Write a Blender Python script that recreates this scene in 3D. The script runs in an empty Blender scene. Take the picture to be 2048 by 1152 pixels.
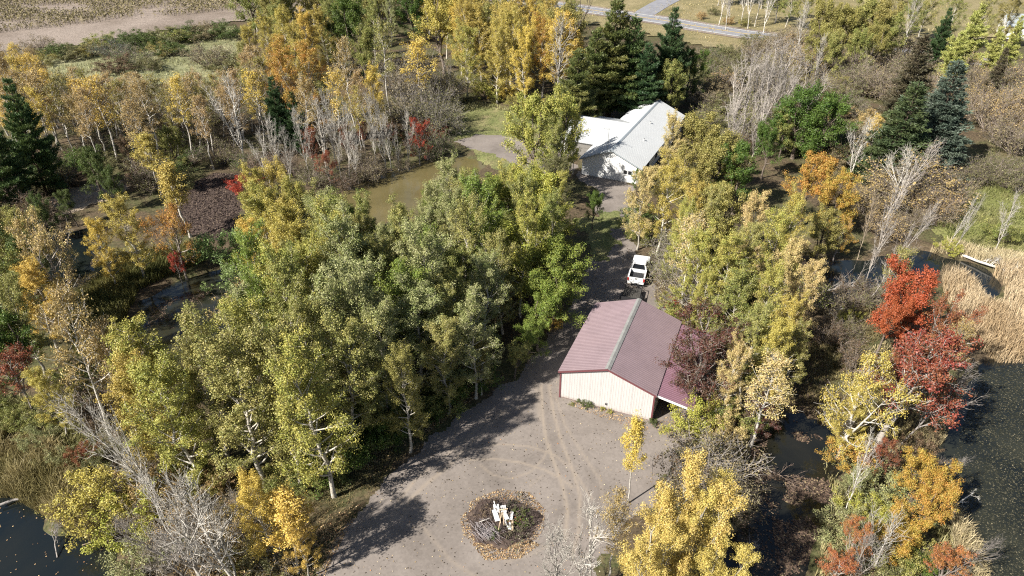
import bpy, bmesh, math, random
import numpy as np

# ------------------------------------------------------------------ camera, sky, sun, exposure
scene = bpy.context.scene
C = scene.collection
CAM_H, PITCH, HFOV = 42.0, 32.5, 73.0
cam_d = bpy.data.cameras.new('camera')
cam_d.sensor_width = 36.0
cam_d.lens = 18.0 / math.tan(math.radians(HFOV / 2))
cam_d.clip_end = 6000.0
cam = bpy.data.objects.new('camera', cam_d)
C.objects.link(cam)
cam.location = (0, 0, CAM_H)
cam.rotation_euler = (math.radians(90 - PITCH), 0, 0)
scene.camera = cam

SUN_EL, SUN_AZ = 41.0, 236.0          # degrees; azimuth clockwise from +Y, the sun stands behind the viewer to the left
world = bpy.data.worlds.new('World')
scene.world = world
world.use_nodes = True
wn = world.node_tree.nodes
wl = world.node_tree.links
bg = wn['Background']
sky = wn.new('ShaderNodeTexSky')
sky.sky_type = 'NISHITA'
sky.sun_disc = False
sky.sun_elevation = math.radians(SUN_EL)
sky.sun_rotation = math.radians(SUN_AZ)
wl.new(sky.outputs[0], bg.inputs[0])
bg.inputs[1].default_value = 0.05
sun_d = bpy.data.lights.new('sun', 'SUN')
sun_d.energy = 5.0
sun_d.angle = math.radians(0.53)
sun_d.color = (1.0, 0.95, 0.87)
sun = bpy.data.objects.new('sun', sun_d)
C.objects.link(sun)
_e, _a = math.radians(SUN_EL), math.radians(SUN_AZ)
sun_dir = (math.cos(_e) * math.sin(_a), math.cos(_e) * math.cos(_a), math.sin(_e))
from mathutils import Vector, Matrix
sun.rotation_euler = Vector(sun_dir).to_track_quat('Z', 'Y').to_euler()
sun.location = (-60, -40, 80)
scene.view_settings.view_transform = 'Standard'
scene.view_settings.look = 'None'
scene.view_settings.gamma = 1.0
scene.view_settings.exposure = 1.12
scene.render.engine = 'CYCLES'
scene.cycles.max_bounces = 6
scene.cycles.diffuse_bounces = 2
scene.cycles.glossy_bounces = 2
scene.cycles.transmission_bounces = 4
scene.cycles.use_denoising = False
scene.cycles.filter_width = 1.15

RNG = np.random.default_rng(7)
R = math.radians

# ------------------------------------------------------------------ tables of places, in metres (x right, y away, z up)
SHEETS = {
    'driveway': [(-14.12, 27.88), (-12.98, 30.96), (-11.63, 34.42), (-9.23, 39.37), (-6.48, 43.22), (-3.55, 46.95), (0.52, 50.28), (2.89, 54.9), (4.77, 59.2), (6.89, 64.48), (8.83, 69.87), (10.63, 74.67), (10.98, 78.59), (11.39, 85.85), (12.33, 91.56), (10.18, 96.0), (9.02, 100.79), (13.37, 97.88), (18.08, 93.83), (17.23, 85.85), (15.28, 78.59), (15.33, 73.43), (16.45, 67.64), (16.28, 63.47), (18.55, 58.75), (20.46, 48.51), (17.06, 43.95), (13.47, 41.02), (11.95, 37.3), (8.61, 33.08), (6.19, 30.96), (5.19, 27.88), (2.42, 25.43), (-10.31, 25.43)],
    'yard_grass': [(8.42, 82.83), (11.66, 85.08), (14.72, 85.08), (14.76, 81.38), (13.61, 78.59), (13.9, 75.95), (12.35, 74.04), (10.92, 72.21), (9.64, 74.67), (9.0, 77.92)],
    'lawn': [(-12.84, 130.5), (-10.14, 133.27), (-5.2, 131.1), (0.57, 128.11), (5.16, 124.39), (8.42, 117.2), (10.36, 108.17), (8.3, 101.8), (4.29, 98.83), (1.19, 95.09), (-1.84, 98.83), (-4.66, 102.82), (-8.28, 110.43), (-10.58, 113.25), (-12.79, 119.0)],
    'gravel_turnaround': [(-10.07, 112.06), (-6.41, 115.45), (-1.21, 114.71), (3.91, 112.77), (8.72, 108.17), (10.57, 100.79), (7.98, 96.75), (3.11, 97.88), (0.47, 101.39), (-2.75, 106.19), (-6.92, 108.39)],
    'sand_path': [(-65.92, 89.04), (-64.68, 93.3), (-61.46, 95.64), (-58.46, 96.37), (-56.0, 93.83), (-56.13, 90.71), (-58.73, 87.43), (-59.17, 84.32), (-61.71, 82.83)],
    'mudflat': [(-48.98, 89.04), (-47.47, 94.19), (-45.47, 98.83), (-39.8, 97.88), (-38.06, 92.42), (-37.33, 85.85), (-35.57, 78.59), (-38.29, 77.25), (-41.99, 78.59)],
    'meadow': [(-155.64, 152.59), (-122.11, 168.91), (-107.3, 174.69), (-95.99, 190.78), (-77.15, 201.73), (-67.22, 179.79), (-58.18, 148.73), (-75.02, 143.26), (-95.74, 143.26), (-123.1, 125.8)],
    'field': [(-180.51, 145.04), (-149.64, 158.69), (-123.89, 171.76), (-108.21, 178.75), (-98.12, 189.63), (-84.11, 201.73), (-69.83, 212.43), (-59.09, 225.74), (-47.7, 269.71), (-91.88, 438.53), (-630.66, 438.53)],
    'corn': [(-190.02, 165.23), (-154.86, 180.84), (-136.49, 191.95), (-130.59, 195.52), (-121.03, 200.46), (-104.62, 210.35), (-90.7, 219.65), (-75.1, 230.51), (-71.43, 249.66), (-107.17, 352.21), (-421.28, 352.21)],
    'verge': [(-22.87, 233.79), (-3.69, 225.74), (17.95, 206.96), (35.27, 190.78), (46.74, 177.21), (56.76, 168.91), (69.02, 169.85), (97.68, 179.79), (187.42, 196.73), (390.19, 438.53), (-63.52, 438.53)],
    'marsh': [(54.32, 78.59), (58.75, 85.85), (65.81, 92.42), (73.94, 98.83), (82.09, 100.79), (94.57, 99.81), (76.97, 72.21), (64.9, 72.21), (62.19, 73.67), (58.22, 75.3), (54.97, 76.2)],
}
PONDS = [
('muddy_pond',[(-25.86,88.23),(-23.67,93.12),(-20.05,97.88),(-15.2,101.8),(-11.57,105.12),(-9.69,106.84),(-6.31,104.27),(-4.84,101.39),(-4.94,96.0),(-8.94,91.56),(-12.07,87.11),(-17.51,82.1),(-21.87,80.67),(-24.98,82.83)],'water_mud'),
('shaded_pool',[(-59.16,78.87),(-57.45,81.1),(-54.93,80.67),(-51.24,74.67),(-50.0,69.3),(-52.58,67.64),(-56.34,72.21)],'water_dark'),
('marsh_pool',[(-39.71,58.3),(-40.73,63.67),(-38.42,66.78),(-35.44,69.53),(-31.93,70.45),(-28.26,63.47),(-28.35,58.75),(-30.41,54.5),(-33.7,54.1),(-37.15,55.73)],'water_weedy'),
('corner_pond',[(-45.69,36.55),(-38.59,36.31),(-35.97,35.12),(-32.19,32.99),(-28.55,31.88),(-26.3,29.0),(-25.56,24.13),(-41.06,24.13)],'water_dark'),
('channel',[(34.12,70.45),(38.36,72.21),(43.19,72.21),(50.74,74.04),(53.92,73.67),(55.95,70.8),(55.69,67.64),(53.08,62.49),(52.29,63.47),(52.83,66.35),(52.44,68.74),(50.53,70.1),(43.49,67.64),(38.27,63.47),(33.69,62.98)],'water_dark'),
('leafy_pond',[(22.53,44.88),(24.82,45.2),(26.55,43.95),(26.17,39.91),(24.33,35.83),(22.81,33.52),(20.64,30.56),(17.65,23.51),(12.74,23.51),(15.58,30.56),(17.51,34.88),(18.93,39.91)],'water_brown'),
('lily_pond',[(45.47,52.53),(50.4,53.07),(66.17,52.14),(48.28,23.51),(29.9,23.51),(32.99,30.16),(33.95,33.08),(33.73,35.35),(34.74,38.32),(35.77,41.02),(39.51,45.2),(42.87,49.21)],'water_weedy'),
]
POND_SHEETS = {
    'muddy_pond': [(-27.35, 88.42), (-24.96, 93.89), (-21.12, 98.93), (-16.17, 102.94), (-12.58, 106.23), (-9.45, 108.32), (-5.19, 105.27), (-3.36, 101.64), (-3.56, 95.42), (-7.77, 90.62), (-10.96, 86.1), (-16.69, 80.85), (-22.02, 79.18), (-26.31, 82.13)],
    'shaded_pool': [(-60.65, 78.68), (-58.04, 82.48), (-53.85, 81.71), (-49.86, 75.27), (-48.53, 69.02), (-53.21, 66.28), (-57.63, 71.45)],
    'marsh_pool': [(-41.08, 57.68), (-42.21, 63.9), (-39.53, 67.79), (-36.18, 70.84), (-30.96, 71.6), (-26.83, 63.91), (-26.89, 58.4), (-29.43, 53.37), (-33.97, 52.62), (-38.01, 54.5)],
    'corner_pond': [(-47.16, 36.85), (-38.37, 37.79), (-35.28, 36.45), (-31.59, 34.36), (-27.71, 33.12), (-24.9, 29.54), (-25.09, 22.71), (-41.85, 22.85)],
    'channel': [(32.78, 71.13), (38.07, 73.68), (42.97, 73.69), (50.54, 75.53), (54.71, 74.94), (57.39, 71.22), (57.11, 67.15), (54.24, 61.54), (50.79, 63.37), (51.33, 66.39), (51.16, 67.96), (50.71, 68.61), (44.2, 66.32), (38.91, 62.12), (32.4, 62.21)],
    'leafy_pond': [(21.53, 46.0), (25.16, 46.66), (28.0, 44.32), (27.62, 39.51), (25.66, 35.13), (24.04, 32.66), (21.97, 29.87), (18.65, 22.39), (11.3, 23.09), (14.2, 31.14), (16.1, 35.39), (17.59, 40.58)],
    'lily_pond': [(44.79, 53.86), (50.43, 54.57), (67.67, 52.03), (49.21, 22.33), (29.3, 22.13), (31.61, 30.74), (32.47, 33.29), (32.25, 35.57), (33.33, 38.83), (34.54, 41.87), (38.38, 46.18), (41.71, 50.16)],
}
TRACKS = [
([(2.69,49.21),(2.67,45.2),(2.86,42.16),(3.47,39.37),(3.97,37.05),(4.17,34.88),(3.81,32.21)],0.22,0.9),
([(3.43,49.21),(3.68,45.2),(4.12,42.16),(4.84,38.84),(5.23,36.31),(4.89,33.08),(4.26,30.96)],0.22,0.8),
([(-3.41,39.91),(-1.38,40.02),(0.65,39.64),(2.64,38.84),(3.97,37.81),(4.71,37.05)],0.17,0.8),
([(-3.88,41.02),(-1.0,41.7),(1.5,41.41),(3.52,40.46),(5.02,38.58),(6.14,35.83)],0.17,0.7),
([(-0.62,45.84),(-3.11,42.16),(-5.0,39.37),(-6.79,37.3),(-7.78,35.83),(-8.1,33.97)],0.3,0.7),
([(-1.71,45.2),(-3.95,42.16),(-5.85,39.91),(-7.63,37.81),(-8.54,35.83),(-8.96,33.52)],0.26,0.6),
([(-2.58,39.37),(-1.55,38.32),(-0.16,37.91),(1.43,38.58),(2.48,39.91),(3.17,41.59)],0.15,0.6),
([(3.91,47.82),(4.57,43.95),(5.62,41.02),(6.93,37.81),(6.99,34.88)],0.2,0.5),
([(4.05,33.08),(2.71,31.79),(1.27,30.96),(-0.49,30.36)],0.2,0.5),
([(1.71,51.39),(2.32,47.82),(2.43,44.57)],0.3,0.5),
([(-7.46,36.31),(-6.35,33.08),(-4.33,30.56),(-2.17,29.0)],0.22,0.5),
([(2.42,38.32),(1.4,37.05),(1.61,37.81)],0.12,0.4),
([(5.06,59.65),(3.27,54.5),(2.38,49.92)],0.35,0.4),
([(11.16,77.25),(6.93,63.47),(3.84,56.15)],0.4,0.4),
]
ROAD = [(-61.21, 283.21), (-28.59, 259.33), (-10.71, 247.8), (4.02, 237.16), (14.27, 230.51), (29.35, 218.91), (43.71, 207.63), (51.51, 199.83), (60.91, 191.95), (73.62, 182.97), (89.48, 172.73), (112.09, 161.69)]
SIDE_ROAD = [(34.69, 212.43), (39.71, 218.17), (46.7, 232.14), (54.52, 245.96), (72.6, 274.08), (95.73, 303.24)]
CORN_AZ = 32.4
PILE = (-0.7, 33.74)
FAR_HOUSE = (135.67, 188.25, -20)
# plant colours: two leaf colours each
PALETTE = {
    'yel': ((0.48, 0.37, 0.085), (0.38, 0.33, 0.09)),
    'gold': ((0.55, 0.39, 0.075), (0.62, 0.47, 0.12)),
    'olv': ((0.19, 0.21, 0.055), (0.4, 0.35, 0.12)),
    'och': ((0.21, 0.2, 0.055), (0.33, 0.28, 0.085)),
    'gry': ((0.4, 0.385, 0.19), (0.18, 0.22, 0.055)),
    'grn': ((0.055, 0.105, 0.018), (0.11, 0.16, 0.03)),
    'ylg': ((0.45, 0.39, 0.1), (0.25, 0.28, 0.06)),
    'mid': ((0.14, 0.18, 0.04), (0.34, 0.32, 0.1)),
    'pea': ((0.58, 0.43, 0.21), (0.46, 0.39, 0.14)),
    'red': ((0.42, 0.07, 0.03), (0.3, 0.04, 0.03)),
    'scar': ((0.39, 0.085, 0.035), (0.34, 0.095, 0.04)),
    'bgr': ((0.27, 0.31, 0.055), (0.42, 0.39, 0.08)),
    'dgr': ((0.13, 0.2, 0.035), (0.24, 0.27, 0.055)),
    'org': ((0.46, 0.22, 0.05), (0.36, 0.3, 0.065)),
    'bur': ((0.12, 0.028, 0.03), (0.085, 0.065, 0.035)),
    'crim': ((0.25, 0.06, 0.04), (0.26, 0.12, 0.05)),
    'ror': ((0.46, 0.19, 0.06), (0.44, 0.29, 0.07)),
    'rst': ((0.37, 0.1, 0.045), (0.35, 0.18, 0.06)),
    'rus': ((0.33, 0.23, 0.095), (0.44, 0.33, 0.14)),
    'rusd': ((0.17, 0.1, 0.065), (0.11, 0.09, 0.045)),
    'wil': ((0.23, 0.31, 0.11), (0.15, 0.22, 0.065)),
    'pin': ((0.05, 0.1, 0.032), (0.11, 0.15, 0.045)),
    'pind': ((0.036, 0.076, 0.03), (0.07, 0.115, 0.04)),
    'pop': ((0.52, 0.39, 0.1), (0.58, 0.46, 0.15)),
    'pino': ((0.075, 0.11, 0.03), (0.18, 0.175, 0.05)),
    'spr': ((0.05, 0.082, 0.036), (0.095, 0.12, 0.045)),
    'blu': ((0.07, 0.102, 0.076), (0.11, 0.135, 0.096)),
    'spb': ((0.085, 0.08, 0.045), (0.115, 0.088, 0.055)),
    'lar': ((0.4, 0.4, 0.12), (0.29, 0.33, 0.085)),
    'twg': ((0.18, 0.16, 0.09), (0.24, 0.185, 0.1)),
    'two': ((0.12, 0.13, 0.05), (0.2, 0.18, 0.08)),
    'shg': ((0.065, 0.1, 0.025), (0.12, 0.15, 0.045)),
    'shp': ((0.22, 0.25, 0.1), (0.32, 0.3, 0.14)),
    'shy': ((0.29, 0.32, 0.055), (0.42, 0.38, 0.08)),
}
BARKS = {
    'white': (0.54, 0.51, 0.46),
    'grey': (0.28, 0.255, 0.235),
    'dark': (0.09, 0.075, 0.065),
    'tan': (0.34, 0.28, 0.21),
    'pale': (0.38, 0.345, 0.31),
    'brown': (0.2, 0.15, 0.12),
}
# plant labels: (label, group)
LABELS = [
('lone brownish twiggy shrub at the field edge, farthest left in the meadow', 'shrubs in the pale meadow by the field track'),
('dark green rounded shrub, first of the meadow row from the left', 'shrubs in the pale meadow by the field track'),
('low olive brown shrub near the left end of the meadow row', 'shrubs in the pale meadow by the field track'),
('olive shrub right of the first dark green meadow shrub', 'shrubs in the pale meadow by the field track'),
('ochre olive shrub beside the grey twiggy meadow shrub', 'shrubs in the pale meadow by the field track'),
('lighter olive shrub touching the dirt track by the field', 'shrubs in the pale meadow by the field track'),
('grey twiggy shrub in the middle of the meadow row', 'shrubs in the pale meadow by the field track'),
('dark shrub just right of the grey meadow shrub', 'shrubs in the pale meadow by the field track'),
('tall dark shrub at the crest of the meadow row', 'shrubs in the pale meadow by the field track'),
('dark shrub between the tall ones on the meadow crest', 'shrubs in the pale meadow by the field track'),
('dark olive shrub halfway along the right part of the meadow row', 'shrubs in the pale meadow by the field track'),
('bright olive shrub on the meadow row beside the track', 'shrubs in the pale meadow by the field track'),
('dark shrub third from the right end of the meadow row', 'shrubs in the pale meadow by the field track'),
('brownish shrub second from the right end of the meadow row', 'shrubs in the pale meadow by the field track'),
('large dark shrub at the right end of the meadow row', 'shrubs in the pale meadow by the field track'),
('dark low shrub standing alone in the pale grass below the meadow row', 'shrubs in the pale meadow by the field track'),
('small olive shrub left of the lone dark one in pale grass', 'shrubs in the pale meadow by the field track'),
('grey green shrub in the meadow above the thin birches', 'shrubs in the pale meadow by the field track'),
('brown leaved shrub at the near edge of the meadow', 'shrubs in the pale meadow by the field track'),
('dark shrub right of the brown leaved meadow shrub', 'shrubs in the pale meadow by the field track'),
('big grey twiggy shrub at the right end of the pale meadow', 'shrubs in the pale meadow by the field track'),
('dark olive shrub beside the big grey twiggy meadow shrub', 'shrubs in the pale meadow by the field track'),
('orange leaved birch leaning left, at the far left edge beside the meadow', None),
('tall forked white birch above the dark mud, nearly leafless', None),
('white birch with crooked low branch left of the tall forked birch', None),
('leaning white birch with bare lower limbs above the sand path', None),
('white trunked birch right of the big pine, with rusty top', None),
('big dark green pine at the far left edge above the sand path', None),
('green pine cut by the left edge behind the big one', None),
('grey olive twiggy tree in front of the big left pine', None),
('olive tree in the shade below the big left pine', None),
('small rusty brown tree beside the sunlit end of the sand path', None),
('slender yellow tree standing up above the mud behind the red tree', None),
('taller slender yellow tree right behind the red tree', None),
('bright green small tree among the birches above the mud', None),
('twiggy olive bush beside the slender yellow tree', None),
('dark small pine among the birches below the orange aspens', None),
('second dark small pine, right of its twin below the orange aspens', None),
('twiggy undergrowth bush among the rusty birches', 'undergrowth among the rusty birches'),
('rusty birch in the stand below the meadow', 'rusty birch stand'),
('small sapling behind the rusty birch stand', 'saplings at the meadow edge'),
('orange leaved aspen left of the brightest orange one', None),
('brightest orange aspen, round crowned, above the red shrubs', None),
('golden aspen right of the pale meadow', 'golden aspens by the meadow'),
('dark green tree among the golden aspens', 'dark green trees in the far wood'),
('golden aspen with drooping top over the bare birches', None),
('dead topped aspen with a flat orange crown above grey twigs', None),
('tall grey thicket bush left of the lawn', 'thicket beside the lawn'),
('bright red young maple at the head of the muddy pond', None),
('dark red sapling left of the bare birches', None),
('crimson shrub below the bare birches near the yellow bush', None),
('crimson sapling among the bare birch trunks', None),
('small crimson sapling right among the bare birch trunks', None),
('small bright red bush at the edge of the dark mud', None),
('slim bare white birch beside the muddy pond', 'bare birches at the muddy pond'),
('sparse leaved birch behind the bare birches', 'thin birches behind the pond'),
('grey brush on the muddy pond bank', 'brush on the pond bank'),
('green aspen in the far wood', 'far wood'),
('grey green tree in the far wood', 'far wood'),
('yellow aspen between lawn and road', 'far wood'),
('golden aspen between lawn and road', 'far wood'),
('grey green aspen in the far wood', 'far wood'),
('dark green aspen in the far wood', 'far wood'),
('olive aspen between lawn and road', 'far wood'),
('olive tree between lawn and road', 'far wood'),
('olive aspen in the far wood', 'far wood'),
('golden tree between lawn and road', 'far wood'),
('green tree in the far wood', 'far wood'),
('golden aspen in the far wood', 'far wood'),
('yellow tree between lawn and road', 'far wood'),
('dark green tree in the far wood', 'far wood'),
('ochre tree in the far wood', 'far wood'),
('ochre aspen between lawn and road', 'far wood'),
('ochre tree between lawn and road', 'far wood'),
('olive tree in the far wood', 'far wood'),
('ochre aspen in the far wood', 'far wood'),
('tall aspen at the back of the lawn', 'aspens at the back of the lawn'),
('bare white tree with fine spreading twigs left of the tall pines', None),
('yellow green bush at the foot of the white trunks behind the lawn', None),
('golden bush right of the yellow green one behind the lawn', None),
('low bush at the back of the lawn', 'wood edge bushes'),
('dark bare round tree beside the road', None),
('tallest pine, behind the white house, its top near the road', None),
('broad pine left of the tallest one behind the white house', None),
('leftmost pine of the group behind the white house', None),
('dark pine right of the tallest one behind the white house', None),
('low dark pine directly above the white roof ridge', None),
('dark pine standing apart towards the road, right of the pine group', None),
('nearest pine over the white wing roof', None),
('large yellow olive tree left of the white house, left half', None),
('large yellow olive tree left of the white house, tallest crown', None),
('olive tree in front of the large one left of the white house', None),
('tree crown overlapping the white wing roof', None),
('darker tree below the large one beside the white gable', None),
('small round green tree on the strip of grass by the drive', None),
('green tree at the far end of the white roof', None),
('dark green tree right of the far end of the white roof', None),
('green bush tree at the right corner of the white gable', None),
('broad ochre green tree right of the white house', None),
('olive tree right of the ochre one beyond the white house', None),
('peach yellow aspen leaning over the white roof edge', None),
('lower ochre tree in front of the white house roof', None),
('dark olive tree under the bare grey clump', None),
('dark green tree between the bare grey clump and the big green maple', None),
('bare grey tree left of the green maples', 'leafless grey clump'),
('big deep green maple right of the leafless clump', None),
('second deep green maple, right of the big one', None),
('yellowing green tree in front of the big green maple', None),
('orange and olive maple below the green maples, upper crown', None),
('orange maple at the edge of the marsh meadow', None),
('rusty olive oak like tree below the orange maple', None),
('thin orange tree over the shaded channel', None),
('ochre green tree in the top right wood', 'top right wood'),
('white bare trunk beyond the road bend', 'white trunks beyond the road'),
('leafy tree at the top beyond the road', 'trees at the top edge'),
('low brown bush beyond the road', 'bushes beyond the road'),
('dark pine left of the bright yellow green tree', None),
('bright yellow green feathery tree in the upper right corner', None),
('yellow green feathery tree, lower left of the brightest one', None),
('yellow green feathery tree, lower right of the brightest one', None),
('yellow green feathery tree at the right edge in front of the distant house', None),
('tall brownish spruce, the hindmost of the spruces', None),
('broad dark green spruce at the left of the spruce group', None),
('tall bluish spruce right of the broad green one', None),
('small brown topped spruce near the right edge', None),
('grey brown bush around the spruces', 'thicket around the spruces'),
('brown scrub bush below the road', 'scrub below the road'),
('large round brown grey bush left of the green marsh meadow', None),
('grey brown bush left of the large round one by the marsh', None),
('twiggy bush at the near corner of the marsh meadow', None),
('olive bush behind the green marsh meadow', 'bushes behind the marsh meadow'),
('green bush standing in the marsh meadow near the right edge', None),
('yellow green low bush at the tip of the marsh meadow', None),
('white dead tree with brushy crown below the broad spruce', None),
('golden thin tree around the white dead one below the broad spruce', None),
('sprawling white dead tree beside the marsh', None),
('dead tree with limbs spread right across the brown bushes', None),
('tall dead trunk rising left of the red maple, nearly straight', None),
('tall dead tree forked above the red maple', None),
('dead tree leaning far right over the marsh corner', None),
('thin white dead sapling in the marsh reeds', None),
('short broken white sapling left in the marsh reeds', None),
('white birch skeleton at the right edge of the marsh meadow', None),
('peach yellow aspen nearest the white gable in the right block', None),
('yellow aspen second from the white gable in the right block', None),
('dull yellow aspen in the back row of the right block', None),
('olive aspen in the back row of the right block', None),
('ochre tree behind the pale aspens of the right block', None),
('yellow green tree overhanging the parked pickup', None),
('sparse peach tree with bare limbs beside the pickup', None),
('bright yellow green aspen in the middle of the right block', None),
('brightest yellow green aspen of the right block', None),
('tall peach topped aspen at the back of the right block', None),
('pale aspen with white limbs right of the peach topped one', None),
('yellow aspen at the right back corner of the right block', None),
('olive aspen between the peach topped one and the bright one', None),
('peach aspen over the shaded channel', None),
('peach aspen farthest right in the right block, above the dead limbs', None),
('yellow green aspen on the pond side of the right block', None),
('drooping yellow aspen on the pond side of the right block', None),
('green aspen behind the burgundy tree', None),
('yellow green aspen between the garage and the bright one', None),
('yellow aspen near the head of the leafy pond', None),
('olive aspen reaching over the leafy pond', None),
('olive aspen right of the burgundy tree', None),
('sparse golden tree with white limbs right of the burgundy tree', None),
('orange yellow aspen standing in front of the burgundy tree', None),
('low yellow tree at the corner of the leafy pond', None),
('burgundy leaved tree overhanging the lean to roof', None),
('smaller burgundy tree behind the one over the lean to', None),
('low burgundy limb tree reaching over the maroon lean to', None),
('small red sapling bush behind the garage', None),
('low bush behind the garage far corner', 'bushes behind the garage'),
('half bare bush beside the parked pickup', 'bushes beside the pickup'),
('green bush right of the grass strip', 'bushes by the grass strip'),
('undergrowth bush in the right aspen block', 'undergrowth in the right block'),
('grey brush between channel and leafy pond', 'brush by the channel'),
('small bright green bush by the channel brush', None),
('thin olive tree left behind the red maple', None),
('bright scarlet maple by the tan reeds, the reddest tree', None),
('scarlet lower crown left of the brightest maple', None),
('dark red sparse tree right of the scarlet maple', None),
('big dark red tree leaning over the lily pond on a thick pale trunk', None),
('dark red tree left of the leaning one between the ponds', None),
('bare limbed sapling among the dark red trees', None),
('grey bare limbs reaching over the lily pond', None),
('pale yellow tree with white limbs between the ponds', None),
('low dense yellow tree below the pale yellow one between the ponds', None),
('orange low bush at the edge of the leafy pond', None),
('crimson bush at the foot of the leaning dark red tree', None),
('golden orange tree on the bank of the lily pond', None),
('orange tree in front of the golden orange one on the bank', None),
('rust orange bush tree between the ponds near the bottom', None),
('grey green bush between the ponds', None),
('yellow bush on the bank of the leafy pond', None),
('pale green bush on the bank of the leafy pond', None),
('pale grassy bush right of the pale green one', None),
('red bush at the bottom edge by the leafy pond', None),
('slim red sapling near the bottom between the ponds', None),
('bright red bush at the bottom edge by the lily pond', None),
('white bare tree near the bottom between the ponds', None),
('small bare tree left of the white bare one near the bottom', None),
('white birch trunk with bare crown between the ponds', None),
('low bush on the strip between ponds', 'strip bushes'),
('bare branch tree leaning right over the lily pond at the bottom', None),
('grey bare tree leaning over the lily pond from the golden orange tree', None),
('bright yellow green bush at the near corner of the lean to', None),
('grey twiggy bush between the lean to bush and the golden poplar', None),
('brownish twiggy bush at the right edge of the gravel yard', None),
('green bush on the near left bank of the leafy pond', None),
('small burgundy bush at the head of the leafy pond', None),
('small peach bush right of the bright yellow green one', None),
('dark twiggy bush on the shaded bank of the leafy pond', None),
('big golden poplar at the bottom, tallest crown of the group', None),
('golden poplar at the bottom, right crown of the group', None),
('golden poplar at the bottom, left crown of the group', None),
('golden poplar nearest the leafy pond at the bottom', None),
('golden poplar at the very bottom edge of the picture', None),
('narrow golden sapling top standing up against the gravel yard', None),
('white bare tree at the bottom edge of the gravel yard', None),
('low white bare tree at the bottom, left of the taller bare one', None),
('sparse rusty tree between the bare tree and the golden poplars', None),
('bright yellow tree on white trunks left of the red tree by the marsh pool', None),
('smaller golden tree left of the bright yellow one by the shaded pool', None),
('orange red maple by the marsh pool', None),
('low bright red bush at the foot of the orange red maple', None),
('pale green round willow at the far end of the marsh pool', None),
('smaller grey green willow on the near bank below the pale one', None),
('peach orange tree with arching bare branches by the shaded pool', None),
('arching grey dead limbs right of the peach orange tree', None),
('golden tree below the peach orange one near the left edge', None),
('olive tree at the left edge below the golden one', None),
('tall white birch with sparse rusty crown near the left edge, straight trunk', None),
('slanting white birch with few leaves right of the tall straight one', None),
('dark green tree at the left edge beside the tall white birch', None),
('dark crimson bush at the left edge', None),
('yellow low tree at the foot of the tall white birch', None),
('pinkish grey twiggy bush on the bank right of the marsh pool', None),
('lower twiggy bush on the bank below the pinkish one', None),
('dark twiggy bush at the near end of the marsh', None),
('brown twiggy bush between the white birches at lower left', None),
('dark shaded tree by the sand path', 'shaded trees by the sand path'),
('yellow green maple at the far edge of the big stand by the muddy pond', None),
('yellow green maple at the far right corner of the big stand', None),
('green maple of the big stand nearest the small round tree', None),
('maple with yellow tips inside the right side of the big stand', None),
('green maple reaching towards the grass strip', None),
('green maple overhanging the shaded drive', None),
('maple with a few orange leaves over the shaded drive', None),
('green maple at the corner of the drive and the yard', None),
('low olive maple at the yard corner of the big stand', None),
('orange leafed branch bush under the maples by the drive', None),
('yellow green aspen at the left front corner of the big stand by the marsh pool', None),
('yellow aspen at the leftmost front of the big stand', None),
('olive aspen second from the left in the front of the big stand', None),
('tall yellow green aspen beside the marsh pool, left part of the big stand', None),
('aspen low at the left front of the big stand above the dead birches', None),
('olive aspen with visible white trunk at the front left of the big stand', None),
('front aspen of the big stand with a thick white trunk, left of the dark hollow', None),
('front aspen of the big stand over the leaf strewn bank', None),
('front aspen of the big stand above the tree shadows', None),
('grey green aspen at the front of the big stand facing the yard', None),
('grey green aspen in the front middle of the big stand facing the yard', None),
('lower aspen at the right front of the big stand over the yard', None),
('grey green aspen at the right front of the big stand near the garage', None),
('brownish aspen low at the front of the big stand', None),
('low ochre tree at the front right corner of the big stand', None),
('grey green aspen, big stand yard side', 'big central aspen stand'),
('green aspen, big stand yard side', 'big central aspen stand'),
('olive aspen, big stand drive side', 'big central aspen stand'),
('yellow green aspen, big stand yard side', 'big central aspen stand'),
('fresh green aspen, big stand drive side', 'big central aspen stand'),
('yellow aspen, big stand yard side', 'big central aspen stand'),
('green aspen, big stand drive side', 'big central aspen stand'),
('olive aspen, big stand yard side', 'big central aspen stand'),
('grey green aspen, big stand drive side', 'big central aspen stand'),
('yellow green aspen, big stand drive side', 'big central aspen stand'),
('fresh green aspen, big stand marsh side', 'big central aspen stand'),
('fresh green aspen, big stand yard side', 'big central aspen stand'),
('grey green aspen, big stand marsh side', 'big central aspen stand'),
('aspen far left in the big stand', 'far left side of the big stand'),
('aspen of the big stand by muddy pond', 'pond side of the big stand'),
('dark green bush at the wooded yard edge', 'yard edge undergrowth'),
('bright golden young aspen at the bottom, in front of the big stand', None),
('slim golden sapling beside the tree shadows at the bottom', None),
('low golden tree at the bottom edge beside the yard', None),
('grey dead birch leaning far left over the shore', None),
('second grey dead birch leaning left, behind the first', None),
('bare white birch leaning left at the bottom left shore', None),
('bare white birch with dense twigs at the bottom left', None),
('forked bare birch at the bottom, right of the dense twigged one', None),
('low bare birch tangle at the bottom edge by the corner pond', None),
('bare grey tree reaching over the corner pond', None),
('bare white branch jutting right from the front of the big stand', None),
('yellow bush among dead birches at the bottom left shore', None),
('yellow green bush below the yellow one at the bottom left shore', None),
('rusty bush right of the yellow one at the bottom left shore', None),
('pale green bush at the bottom edge by the corner pond', None),
('reddish brown bush under the left front of the big stand', None),
('green bush under the left front of the big stand', None),
('small crimson bush in the shore grass', None),
('low bush in the lower left roughland', 'rough ground bushes'),
('grey twig tangle at the bottom left shore', 'twig tangles at the shore'),
('bush around the lower left white birches', 'bushes at the birch feet'),
('dark bush around the sand path', 'dark bushes by the sand path'),
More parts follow.
